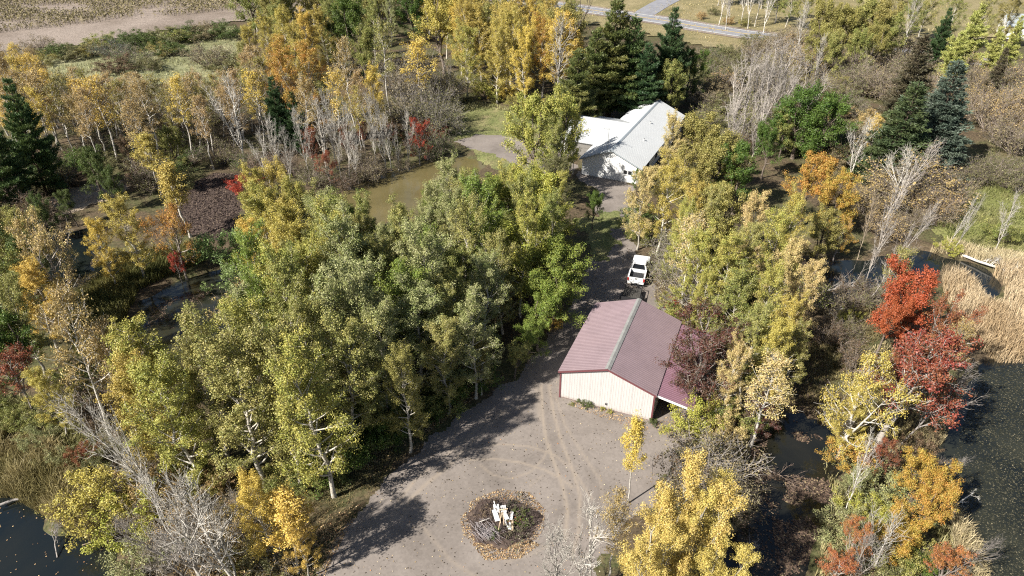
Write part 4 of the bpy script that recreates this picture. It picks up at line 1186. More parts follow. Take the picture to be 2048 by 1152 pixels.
['aspen',-12.14,66.68,9.13,'mid',0.91,5,323,2.6,270,268],
['aspen',-4.39,59.19,13.12,'olv',0.93,16,201,0.2,212,269],
['aspen',-22.18,49.12,10.78,'dgr',0.83,3,237,1.6,80,277],
['aspen',-17.26,67.11,9.08,'dgr',1.13,2,10,1.8,216,278],
['aspen',-6.41,66.64,11.16,'gry',1.01,15,183,1.3,237,275],
['aspen',-6.26,49.62,10.63,'olv',0.88,7,12,3.0,271,274],
['aspen',-11.77,63.94,9.36,'gry',0.97,4,255,2.8,181,267],
['aspen',-0.05,70.99,11.45,'ylg',1.02,9,137,0.4,173,276],
['aspen',0.88,60.26,12.96,'ylg',0.8,10,317,3.1,76,276],
['aspen',-8.33,71.57,9.33,'dgr',0.98,19,211,1.5,229,278],
['aspen',-17.9,51.74,12.92,'ylg',0.83,5,43,1.6,350,270],
['aspen',-9.61,49.14,12.22,'dgr',1.16,13,130,0.9,152,278],
['aspen',-29.6,72.73,11.0,'yel',0.93,5,304,1.7,213,280],
['aspen',-27.35,73.73,11.0,'yel',1.07,11,295,2.2,337,280],
['aspen',-26.53,66.42,11.0,'yel',1.1,16,105,2.1,49,280],
['aspen',-22.75,63.52,11.55,'yel',0.98,13,57,1.7,345,280],
['aspen',-26.03,61.2,10.45,'gold',0.98,8,73,1.1,143,280],
['aspen',-22.17,67.92,11.0,'olv',0.95,12,219,0.8,303,280],
['aspen',-19.03,65.82,11.0,'mid',1.07,13,289,2.3,51,280],
['aspen',-16.22,66.18,11.0,'mid',0.96,4,303,1.5,337,280],
['aspen',-22.22,58.63,11.0,'yel',0.96,15,252,0.3,74,280],
['aspen',-18.56,59.67,11.55,'olv',1.03,11,23,3.2,341,280],
['aspen',-15.72,57.63,11.55,'mid',1.03,15,90,1.3,326,280],
['aspen',-6.75,73.47,11.55,'gry',0.95,5,27,2.5,195,281],
['aspen',-8.78,67.92,11.0,'gry',0.91,3,224,0.8,238,281],
['aspen',-4.98,67.04,11.0,'gry',0.87,15,91,0.7,6,281],
['aspen',-11.16,61.79,11.0,'olv',0.98,19,115,2.7,95,281],
['aspen',-8.35,59.15,11.55,'gry',0.97,15,55,1.1,152,281],
['aspen',-11.32,56.17,11.0,'olv',0.98,4,186,1.5,238,281],
['leafy_shrub',-13.03,41.11,3.08,'grn',1.21,0,91,0.6,92,282],
['leafy_shrub',-11.63,41.05,2.86,'grn',1.09,7,290,1.4,270,282],
['leafy_shrub',-13.45,39.05,2.64,'shg',0.99,7,206,2.0,308,282],
['leafy_shrub',-14.91,38.46,2.42,'mid',1.03,19,252,0.1,105,282],
['leafy_shrub',-10.09,42.74,2.64,'grn',1.08,15,142,1.6,290,282],
['leafy_shrub',-7.4,44.51,2.42,'grn',0.94,11,97,1.0,58,282],
['leafy_shrub',-5.2,46.46,2.42,'grn',0.95,0,206,2.0,244,282],
['leafy_shrub',-15.52,36.87,2.2,'mid',0.97,10,144,1.2,161,282],
['leafy_shrub',-14.17,39.27,3.52,'grn',1.3,2,130,2.2,130,282],
['leafy_shrub',-10.86,43.08,3.74,'grn',1.27,13,148,0.2,9,282],
['leafy_shrub',-8.6,44.57,3.52,'shg',1.23,4,158,1.4,131,282],
['leafy_shrub',-6.25,46.45,3.3,'mid',1.21,2,64,0.7,290,282],
['leafy_shrub',-4.2,48.52,3.3,'grn',1.06,13,32,1.1,349,282],
['leafy_shrub',-12.29,41.88,3.74,'shg',1.11,0,46,1.5,35,282],
['leafy_shrub',-16.67,38.05,2.86,'och',1.15,18,113,3.0,11,282],
['leafy_shrub',-17.82,37.22,2.64,'mid',1.02,1,286,2.7,276,282],
['aspen',-16.3,30.2,8.8,'gold',0.85,16,110,2.6,265,283],
['sapling',-14.66,29.51,7.15,'gold',1.31,12,33,1.7,338,284],
['aspen',-13.77,29.03,6.05,'gold',0.82,17,35,0.2,90,285],
['bare',-25.02,34.17,10.8,'rus',0.65,0,25,33,165,286,'white'],
['bare',-24.64,33.55,9.6,'rus',0.48,3,207,25,150,287,'white'],
['bare',-19.55,27.41,9.6,'rus',0.76,2,190,18,150,288,'white'],
['bare',-18.12,27.88,9.6,'rus',0.97,4,351,8,150,289,'white'],
['bare',-18.43,28.49,8.4,'rus',0.86,1,338,1.1,168,290,'white'],
['bare',-20.64,27.58,7.2,'rus',1.08,2,103,3.5,78,291,'pale'],
['bare',-21.02,28.7,7.2,'rus',0.85,0,142,20,190,292,'pale'],
['bare',-18.67,37.69,6.0,'rus',0.59,19,241,45,20,293,'white'],
['leafy_shrub',-29.93,34.58,3.96,'yel',1.2,18,127,1.0,87,294],
['leafy_shrub',-27.47,32.91,3.52,'shy',1.23,12,17,2.2,82,295],
['leafy_shrub',-26.93,35.2,3.52,'rus',1.19,19,86,1.2,91,296],
['leafy_shrub',-24.78,29.56,3.3,'shp',1.16,19,311,2.5,253,297],
['leafy_shrub',-27.32,38.95,3.3,'rusd',1.2,7,32,1.8,39,298],
['leafy_shrub',-25.51,38.05,2.86,'mid',1.22,6,186,3.5,55,299],
['leafy_shrub',-34.55,39.47,2.2,'crim',0.88,2,351,3.3,9,300],
['leafy_shrub',-22.6,37.17,2.42,'rus',1.0,16,307,0.7,38,301],
['leafy_shrub',-18.23,29.85,2.64,'och',1.05,15,192,0.4,249,301],
['leafy_shrub',-16.65,29.08,2.64,'two',1.03,13,356,1.4,230,301],
['leafy_shrub',-23.37,36.18,2.42,'och',0.94,13,207,0.0,233,301],
['leafy_shrub',-24.86,33.64,2.64,'rus',0.99,9,172,1.5,319,301],
['leafy_shrub',-20.15,31.48,2.64,'rus',1.02,17,353,0.5,55,301],
['leafy_shrub',-31.85,40.7,2.64,'two',0.95,4,117,0.4,14,301],
['leafy_shrub',-36.03,39.14,1.98,'shp',1.0,4,117,0.5,17,301],
['leafy_shrub',-39.3,41.36,1.98,'shp',1.04,1,89,1.4,148,301],
['leafy_shrub',-33.09,38.93,2.2,'two',1.01,3,258,3.2,99,301],
['leafy_shrub',-40.06,43.51,2.2,'mid',1.09,11,154,1.6,219,301],
['leafy_shrub',-42.54,44.12,2.2,'mid',1.09,10,166,2.5,350,301],
['leafy_shrub',-29.55,41.85,2.64,'och',1.03,1,108,1.7,258,301],
['leafy_shrub',-34.24,44.03,2.86,'rusd',0.99,6,86,1.1,22,301],
['twiggy_shrub',-22.87,31.8,3.3,'rus',0.99,12,122,0.2,237,302,'pale'],
['twiggy_shrub',-20.72,29.76,3.3,'rus',0.93,8,206,1.7,39,302,'pale'],
['twiggy_shrub',-23.92,30.12,3.08,'twg',0.97,19,185,1.0,125,302,'pale'],
['twiggy_shrub',-20.05,33.1,3.3,'twg',1.04,9,294,0.0,199,302,'pale'],
['twiggy_shrub',-16.16,29.92,3.08,'rus',1.0,0,60,0.0,225,302,'pale'],
['twiggy_shrub',-28.82,36.37,3.3,'twg',0.96,8,346,2.0,236,302,'pale'],
['twiggy_shrub',-25.67,32.66,3.3,'twg',0.94,14,95,1.0,21,302,'pale'],
['leafy_shrub',-39.51,50.45,1.79,'och',1.11,18,329,1.1,193,303],
['leafy_shrub',-39.54,45.55,2.71,'two',1.11,1,292,1.8,97,303],
['leafy_shrub',-40.77,49.87,2.03,'mid',1.28,17,25,2.4,276,303],
['leafy_shrub',-40.15,48.56,2.7,'mid',1.25,2,353,1.1,249,303],
['leafy_shrub',-35.14,47.6,2.18,'rusd',1.2,15,46,0.2,319,303],
['leafy_shrub',-45.89,45.11,1.98,'mid',1.31,1,348,0.1,57,303],
['leafy_shrub',-47.2,45.77,2.06,'rusd',1.26,0,106,1.6,102,303],
['leafy_shrub',-34.08,45.62,2.47,'mid',1.2,16,354,1.1,167,303],
['leafy_shrub',-37.82,46.56,2.52,'och',1.11,16,253,3.1,53,303],
['leafy_shrub',-31.4,43.93,2.03,'och',1.15,4,216,0.7,280,303],
['leafy_shrub',-50.17,94.79,3.73,'shg',1.29,11,232,1.7,94,304],
['twiggy_shrub',-68.27,100.97,2.56,'grn',1.23,17,212,0.8,302,304],
['twiggy_shrub',-72.06,85.68,3.28,'rusd',1.27,16,67,1.6,90,304],
['twiggy_shrub',-76.56,95.78,2.68,'shg',1.12,16,198,2.2,13,304],
['leafy_shrub',-47.91,93.28,3.17,'two',1.15,0,225,1.5,314,304],
['leafy_shrub',-65.25,94.53,2.59,'rusd',1.29,6,327,2.8,312,304],
['twiggy_shrub',-65.49,83.67,4.07,'rusd',1.21,3,253,0.4,344,304],
['leafy_shrub',-57.31,100.53,2.5,'rusd',1.15,19,197,3.1,328,304],
['twiggy_shrub',-39.71,97.89,3.26,'two',1.12,0,39,1.6,155,304],
['twiggy_shrub',-75.39,99.35,4.39,'shg',1.31,10,42,0.8,210,304],
['twiggy_shrub',-50.05,102.41,2.78,'grn',1.22,2,312,0.2,39,304],
['leafy_shrub',-54.38,95.46,3.07,'rusd',1.29,6,19,1.8,266,304],
['twiggy_shrub',-40.35,99.07,3.22,'grn',1.31,9,98,2.2,19,304],
['leafy_shrub',-80.86,97.86,3.81,'two',1.28,2,253,3.2,325,304],
['twiggy_shrub',-60.97,80.29,2.94,'rusd',1.25,4,30,1.3,99,304],
['twiggy_shrub',-68.99,88.68,4.16,'rusd',1.11,16,10,0.5,30,304],
['twiggy_shrub',-69.65,87.53,4.36,'rusd',1.14,7,15,1.7,163,304],
['leafy_shrub',-62.98,81.59,3.88,'rusd',1.15,15,325,0.5,188,304],
['twiggy_shrub',-53.8,93.78,3.01,'rusd',1.21,2,309,1.8,317,304],
['leafy_shrub',-64.35,82.25,2.94,'two',1.24,1,38,0.8,204,304],
['leafy_shrub',-82.12,98.38,4.18,'grn',1.32,15,50,3.1,234,304],
['leafy_shrub',-51.98,100.24,2.82,'grn',1.12,19,344,2.6,11,304],
['leafy_shrub',-59.61,99.77,3.37,'two',1.16,1,51,2.6,13,304],
['twiggy_shrub',-45.24,102.22,4.13,'two',1.23,8,197,2.1,47,304],
['leafy_shrub',-65.88,99.92,3.48,'grn',1.25,0,358,0.3,326,304],
['leafy_shrub',-67.18,92.14,3.65,'two',1.11,14,337,1.6,45,304],
['leafy_shrub',-66.9,100.53,3.18,'grn',1.14,12,98,2.2,333,304],
['leafy_shrub',-71.05,87.47,3.93,'shg',1.17,6,160,2.0,249,304],
['leafy_shrub',-67.89,95.23,3.33,'two',1.22,11,251,3.3,296,304],
['twiggy_shrub',-70.75,84.33,4.23,'grn',1.13,0,182,1.1,151,304],
['leafy_shrub',-20.5,105.72,2.92,'two',1.19,13,39,2.8,76,305],
['twiggy_shrub',-27.39,103.57,2.85,'two',1.11,6,25,1.6,353,305],
['twiggy_shrub',-16.32,112.62,2.34,'two',1.09,0,182,3.0,134,305],
['leafy_shrub',-21.02,116.28,3.06,'rusd',1.05,13,63,2.8,333,305],
['twiggy_shrub',-38.9,105.64,3.12,'two',1.05,5,27,2.3,159,305],
['leafy_shrub',-20.26,119.64,2.75,'twg',1.13,19,54,2.4,54,305],
['leafy_shrub',-14.42,117.85,3.01,'crim',1.15,16,206,1.9,29,305],
['twiggy_shrub',-22.37,115.52,2.63,'crim',1.03,7,250,0.5,40,305],
['twiggy_shrub',-25.45,104.52,2.4,'twg',1.2,0,324,2.0,35,305],
['leafy_shrub',-29.38,108.18,3.38,'rusd',1.18,10,347,0.5,164,305],
['twiggy_shrub',-16.73,109.04,2.29,'rusd',1.11,19,180,2.1,85,305],
['leafy_shrub',-12.65,113.86,2.95,'crim',1.13,3,60,0.1,47,305],
['twiggy_shrub',-13.75,114.11,2.53,'twg',1.2,11,123,2.0,281,305],
['leafy_shrub',-18.39,111.2,2.63,'two',1.15,11,185,0.3,202,305],
['leafy_shrub',-17.64,120.41,3.45,'twg',1.19,11,18,0.4,198,305],
['leafy_shrub',-19.04,112.5,2.31,'crim',1.18,6,103,1.8,234,305],
['leafy_shrub',39.86,135.5,4.42,'twg',1.21,19,21,0.6,157,306],
['twiggy_shrub',37.04,141.85,2.95,'mid',1.3,13,48,1.7,121,306],
['twiggy_shrub',40.15,113.94,4.56,'mid',1.11,16,22,0.3,140,306],
['twiggy_shrub',36.2,129.62,4.0,'twg',1.27,10,186,2.2,8,306],
['leafy_shrub',38.5,146.08,4.59,'mid',1.2,8,358,2.5,285,306],
['twiggy_shrub',44.73,126.5,4.8,'mid',1.11,10,157,0.2,284,306],
['twiggy_shrub',41.24,145.67,3.97,'two',1.27,8,35,1.2,126,306],
['twiggy_shrub',56.07,112.5,3.26,'two',1.2,17,281,0.7,62,306],
['twiggy_shrub',34.23,110.78,2.81,'two',1.31,19,183,3.0,319,306],
['leafy_shrub',44.43,107.06,3.81,'shg',1.18,16,97,2.7,269,306],
['twiggy_shrub',41.39,110.36,3.56,'twg',1.3,7,306,1.0,298,306],
['twiggy_shrub',52.92,111.87,4.28,'shg',1.27,18,113,0.2,320,306],
['leafy_shrub',49.11,101.88,3.77,'two',1.26,11,137,0.9,304,306],
['twiggy_shrub',36.03,139.22,3.11,'shg',1.3,9,158,3.1,88,306],
['leafy_shrub',49.2,106.89,4.55,'two',1.18,17,327,0.4,243,306],
['leafy_shrub',50.46,101.07,4.02,'twg',1.2,11,186,1.5,246,306],
['leafy_shrub',49.39,105.51,4.84,'shg',1.26,10,165,1.0,141,306],
['leafy_shrub',37.7,140.63,4.89,'two',1.26,3,168,2.4,20,306],
['twiggy_shrub',34.61,119.55,3.98,'mid',1.24,17,35,0.1,64,306],
['leafy_shrub',37.78,134.53,4.11,'twg',1.3,12,152,1.2,141,306],
['leafy_shrub',41.92,115.06,3.79,'two',1.17,9,148,0.2,49,306],
['leafy_shrub',39.07,126.76,4.31,'two',1.19,15,319,0.5,200,306],
['twiggy_shrub',40.54,144.62,4.64,'shg',1.26,4,289,1.6,13,306],
['twiggy_shrub',47.96,109.86,3.74,'shg',1.26,2,92,1.7,9,306],
['twiggy_shrub',50.53,110.67,3.42,'two',1.14,6,260,3.3,16,306],
['twiggy_shrub',51.05,108.72,4.08,'mid',1.25,2,158,1.1,38,306],
['twiggy_shrub',65.83,96.03,2.94,'twg',1.25,9,103,2.5,3,307],
['twiggy_shrub',56.55,83.74,3.81,'rus',1.26,10,243,0.1,56,307],
['twiggy_shrub',59.1,99.87,3.45,'twg',1.22,18,156,3.4,320,307],
['twiggy_shrub',59.23,98.04,3.89,'twg',1.16,11,212,2.4,240,307],
['twiggy_shrub',58.75,104.98,4.92,'twg',1.3,6,143,0.6,37,307],
['twiggy_shrub',66.62,98.1,3.33,'twg',1.3,7,356,0.5,352,307],
['twiggy_shrub',57.14,89.5,3.6,'two',1.24,19,218,1.3,13,307],
['twiggy_shrub',56.37,98.45,2.98,'two',1.22,13,46,3.2,114,307],
['twiggy_shrub',52.85,88.69,2.85,'twg',1.24,11,348,0.2,277,307],
['twiggy_shrub',59.43,94.61,4.92,'two',1.16,2,349,2.7,16,307],
['twiggy_shrub',51.73,80.51,2.79,'twg',1.15,11,251,0.3,150,307],
['twiggy_shrub',55.08,102.66,3.67,'twg',1.28,9,112,2.3,168,307],
['twiggy_shrub',55.64,82.62,4.06,'twg',1.22,3,14,3.0,32,307],
['twiggy_shrub',67.25,103.3,2.88,'rus',1.15,13,18,1.5,73,307],
['twiggy_shrub',47.2,78.65,3.42,'rus',1.26,10,199,1.6,317,307],
['twiggy_shrub',67.51,100.62,3.31,'two',1.12,3,63,1.6,324,307],
['twiggy_shrub',57.41,106.7,3.99,'two',1.24,7,340,0.2,135,307],
['twiggy_shrub',47.54,84.54,3.39,'rus',1.11,11,360,2.0,156,307],
['twiggy_shrub',58.0,94.0,4.73,'twg',1.24,4,358,0.4,43,307],
['twiggy_shrub',50.18,86.16,4.61,'rus',1.26,12,169,2.8,219,307],
['twiggy_shrub',61.01,158.72,5.14,'rus',1.12,8,229,0.0,210,308],
['twiggy_shrub',71.71,159.84,5.97,'twg',1.15,13,145,1.1,282,308],
['twiggy_shrub',65.15,151.23,6.48,'twg',1.09,7,234,2.3,118,308],
['twiggy_shrub',77.19,170.66,5.51,'rus',1.02,0,245,0.1,188,308],
['twiggy_shrub',59.89,162.57,5.12,'rus',1.01,13,300,1.9,353,308],
['twiggy_shrub',60.86,164.0,6.04,'twg',1.08,7,226,2.4,127,308],
['twiggy_shrub',56.39,161.66,6.19,'twg',1.21,15,107,1.4,183,308],
['twiggy_shrub',68.67,167.38,5.77,'twg',1.19,13,200,2.7,14,308],
['twiggy_shrub',79.96,170.45,6.09,'twg',1.06,1,204,3.2,169,308],
['twiggy_shrub',78.85,166.42,6.53,'rus',1.02,16,271,0.8,213,308],
['twiggy_shrub',74.62,155.3,4.96,'twg',1.16,13,219,1.2,186,308],
['twiggy_shrub',70.33,155.19,5.2,'rus',1.13,5,242,0.8,219,308],
['twiggy_shrub',69.69,165.58,5.98,'twg',1.09,1,349,1.2,166,308],
['twiggy_shrub',63.06,151.73,6.15,'rus',1.18,2,219,2.5,322,308],
['leafy_shrub',6.19,46.69,0.61,'shg',1.24,16,190,0.6,193,309],
['leafy_shrub',6.72,46.31,0.77,'shg',1.05,14,253,3.2,320,309],
['leafy_shrub',8.03,45.88,0.44,'shy',0.96,15,162,1.4,244,309],
['leafy_shrub',5.3,46.46,0.33,'mid',1.2,16,92,1.8,342,309],
['leafy_shrub',12.14,43.91,0.88,'shg',0.75,8,186,0.3,265,309],
['leafy_shrub',8.61,45.56,0.39,'shy',1.18,8,353,2.5,217,309],
['leafy_shrub',59.11,127.43,3.56,'shg',1.2,1,21,1.5,305,310],
['leafy_shrub',62.86,116.9,4.37,'rus',1.21,8,118,1.2,17,310],
['leafy_shrub',57.25,123.22,3.98,'rus',1.25,12,272,2.6,88,310],
['twiggy_shrub',62.76,127.32,3.98,'shg',1.23,3,137,1.2,302,310],
['twiggy_shrub',63.23,109.81,3.52,'two',1.27,19,199,0.0,271,310],
['twiggy_shrub',52.11,101.57,4.63,'rus',1.18,10,293,1.0,329,310],
['leafy_shrub',62.44,129.09,4.27,'two',1.13,16,311,3.2,331,310],
['leafy_shrub',54.91,110.61,3.5,'twg',1.23,15,37,2.2,64,310],
['leafy_shrub',62.56,113.76,3.11,'shg',1.14,8,238,0.6,64,310],
['twiggy_shrub',51.4,103.05,4.88,'shg',1.27,18,142,3.2,240,310],
['leafy_shrub',56.9,110.93,3.45,'twg',1.26,17,214,3.3,354,310],
['twiggy_shrub',61.99,130.52,4.44,'two',1.11,11,88,1.9,44,310],
['leafy_shrub',52.5,103.6,3.02,'two',1.26,12,101,2.7,142,310],
['leafy_shrub',60.32,106.57,2.92,'twg',1.24,2,169,2.2,126,310],
['leafy_shrub',61.32,110.78,4.5,'twg',1.22,5,273,1.0,278,310],
['twiggy_shrub',63.1,125.04,3.27,'two',1.21,5,354,3.3,267,310],
['twiggy_shrub',52.08,167.16,2.86,'two',1.12,19,72,1.3,202,311],
['leafy_shrub',50.63,162.77,4.1,'two',1.22,0,36,1.3,77,311],
['leafy_shrub',50.1,164.89,3.74,'two',1.14,15,19,3.3,72,311],
['leafy_shrub',44.03,157.52,2.76,'two',1.21,12,77,2.3,164,311],
['twiggy_shrub',45.9,158.86,3.61,'shg',1.17,13,152,0.8,97,311],
['twiggy_shrub',44.46,161.45,3.54,'rus',1.14,13,19,1.1,98,311],
['twiggy_shrub',43.87,160.07,4.23,'shg',1.24,13,240,0.8,16,311],
['leafy_shrub',49.15,167.22,3.24,'shg',1.18,6,155,1.1,34,311],
['twiggy_shrub',77.73,168.63,4.9,'two',1.34,7,197,0.2,302,312],
['twiggy_shrub',73.54,170.41,3.97,'twg',1.43,17,171,2.4,164,312],
['twiggy_shrub',74.95,172.18,4.67,'two',1.26,10,218,1.4,297,312],
['twiggy_shrub',72.41,176.42,4.26,'two',1.31,1,179,0.8,101,312],
['twiggy_shrub',75.41,176.35,4.76,'twg',1.28,11,345,1.0,232,312],
['leafy_shrub',68.52,172.5,5.37,'twg',1.4,8,238,0.5,50,312],
['leafy_shrub',59.73,176.38,4.3,'two',1.35,3,259,1.7,9,312],
['leafy_shrub',70.32,172.3,4.28,'two',1.23,17,60,2.8,34,312],
['twiggy_shrub',66.99,170.5,5.13,'rus',1.35,4,166,0.1,20,312],
['leafy_shrub',65.52,172.08,5.49,'twg',1.31,5,157,2.4,253,312],
['twiggy_shrub',69.51,177.84,5.21,'twg',1.2,17,104,1.7,106,312],
['twiggy_shrub',68.44,169.82,4.24,'twg',1.33,3,88,2.8,307,312],
]
BLADES = [
('cattail_reeds', [(50.11, 69.3), (52.03, 68.52), (52.35, 65.51), (51.61, 62.29), (52.51, 61.52), (56.19, 66.56), (56.26, 69.3), (58.41, 70.45), (64.16, 69.3), (60.88, 59.65), (53.11, 52.76), (47.3, 52.76), (46.35, 54.5), (46.47, 57.86), (47.62, 63.47)], 16000, 1.5, 2.3, 0.03, 0.25, (0.42, 0.32, 0.18), (0.54, 0.45, 0.29), 'tan cattail reeds on the point beside the lily pond', 31, 0.8),
('cattail_reeds', [(51.68, 74.67), (54.83, 75.95), (59.96, 74.04), (64.9, 72.21), (64.2, 67.64), (59.27, 68.97), (57.57, 71.03), (54.98, 72.82)], 5000, 1.2, 1.9, 0.03, 0.3, (0.42, 0.32, 0.18), (0.54, 0.45, 0.29), 'tan cattail reeds along the far bank of the channel', 32, 0.9),
('marsh_grass', [(54.32, 78.59), (58.75, 85.85), (65.81, 92.42), (73.94, 98.83), (82.09, 100.79), (94.57, 99.81), (76.97, 72.21), (65.3, 72.82), (62.57, 74.29), (58.59, 75.95), (55.18, 76.59)], 12000, 0.5, 1.0, 0.035, 0.35, (0.13, 0.15, 0.045), (0.27, 0.25, 0.11), 'green marsh grass beyond the channel', 33, 0.7),
('shore_reeds', [(-44.14, 36.55), (-38.53, 36.21), (-35.89, 34.98), (-32.12, 32.86), (-28.47, 31.71), (-29.42, 34.42), (-33.21, 37.81), (-36.93, 41.02), (-40.83, 42.75), (-48.02, 43.34)], 15000, 1.1, 1.9, 0.028, 0.35, (0.2, 0.17, 0.07), (0.36, 0.29, 0.15), 'tan and green reeds along the corner pond', 34, 0.8),
('shore_grass', [(-48.46, 42.75), (-46.12, 47.15), (-40.72, 47.15), (-35.03, 42.16), (-30.85, 37.81), (-29.6, 34.42), (-35.46, 38.32), (-39.82, 41.02)], 7000, 0.5, 1.1, 0.03, 0.4, (0.17, 0.2, 0.06), (0.33, 0.3, 0.14), 'green rough grass behind the shore reeds', 35, 0.6),
('marsh_reeds', [(-48.62, 62.49), (-47.4, 67.64), (-44.54, 72.82), (-38.99, 76.59), (-36.56, 71.26), (-39.72, 68.52), (-41.84, 65.51), (-40.87, 59.65), (-37.58, 52.91), (-37.64, 51.02), (-42.86, 53.7)], 13000, 1.2, 1.8, 0.028, 0.25, (0.1, 0.11, 0.035), (0.22, 0.19, 0.07), 'dark olive reeds around the marsh pool', 36, 0.9),
('meadow_grass', [(-155.64, 152.59), (-122.11, 168.91), (-107.3, 174.69), (-95.48, 189.63), (-76.72, 200.46), (-67.22, 179.79), (-58.18, 148.73), (-75.02, 143.26), (-95.74, 143.26), (-123.1, 125.8)], 14000, 0.5, 1.0, 0.06, 0.5, (0.26, 0.27, 0.12), (0.42, 0.38, 0.22), 'pale tall grass in the meadow below the field', 37, 0.6),
('strip_grass', [(25.44, 41.02), (28.88, 43.34), (30.4, 41.02), (29.22, 35.83), (30.71, 33.52), (33.64, 32.21), (31.95, 27.51), (19.71, 27.51), (22.83, 33.08), (24.72, 35.83)], 9000, 0.5, 1.2, 0.026, 0.4, (0.24, 0.24, 0.09), (0.42, 0.36, 0.19), 'pale grass on the strip between the two ponds', 38, 0.5),
('strip_grass', [(31.24, 51.39), (36.81, 55.31), (40.11, 52.91), (41.56, 48.51), (36.37, 42.16), (30.14, 37.81), (28.88, 43.34)], 6000, 0.5, 1.2, 0.026, 0.4, (0.3, 0.26, 0.12), (0.46, 0.38, 0.22), 'dry grass under the dark red trees', 39, 0.5),
('bank_reeds', [(33.16, 35.35), (33.4, 33.08), (32.64, 30.16), (31.79, 27.51), (29.64, 27.51), (31.04, 31.38)], 3000, 0.9, 1.6, 0.026, 0.4, (0.42, 0.32, 0.18), (0.54, 0.45, 0.29), 'tan reeds on the bank of the lily pond', 40, 0.9),
('floor_grass', [(-23.37, 37.81), (-16.68, 37.81), (-12.56, 41.02), (-7.6, 44.88), (-2.99, 49.92), (-0.66, 51.02), (-6.21, 43.95), (-9.43, 39.37), (-11.21, 35.83), (-12.36, 32.21), (-13.05, 29.0), (-21.88, 29.0)], 9000, 0.15, 0.45, 0.022, 0.6, (0.15, 0.14, 0.05), (0.3, 0.22, 0.11), 'short brown grass along the yard edge', 41, 0.25),
('verge_grass', [(-10.16, 233.79), (11.21, 215.27), (35.65, 193.13), (58.44, 174.69), (83.0, 174.69), (119.32, 196.73), (164.24, 280.87), (63.0, 280.87), (49.86, 240.61), (40.68, 224.19)], 12000, 0.4, 0.9, 0.08, 0.5, (0.34, 0.26, 0.11), (0.46, 0.38, 0.2), 'dry tan grass beside the road', 42, 0.5),
('lawn_fringe', [(-13.32, 130.5), (-9.69, 133.9), (0.57, 129.89), (6.11, 125.23), (3.37, 126.95), (-6.09, 129.3), (-11.64, 127.24)], 2500, 0.3, 0.8, 0.04, 0.4, (0.26, 0.26, 0.1), (0.38, 0.34, 0.18), 'taller pale grass at the back edge of the lawn', 43, 0.9),
('brush_grass', [(24.58, 51.39), (33.49, 59.65), (42.34, 67.64), (37.19, 56.15), (31.72, 51.39), (27.41, 43.95), (25.15, 44.88)], 7000, 0.3, 0.9, 0.022, 0.5, (0.16, 0.13, 0.06), (0.26, 0.2, 0.1), 'brown swamp grass between channel and leafy pond', 44, 0.5),
]
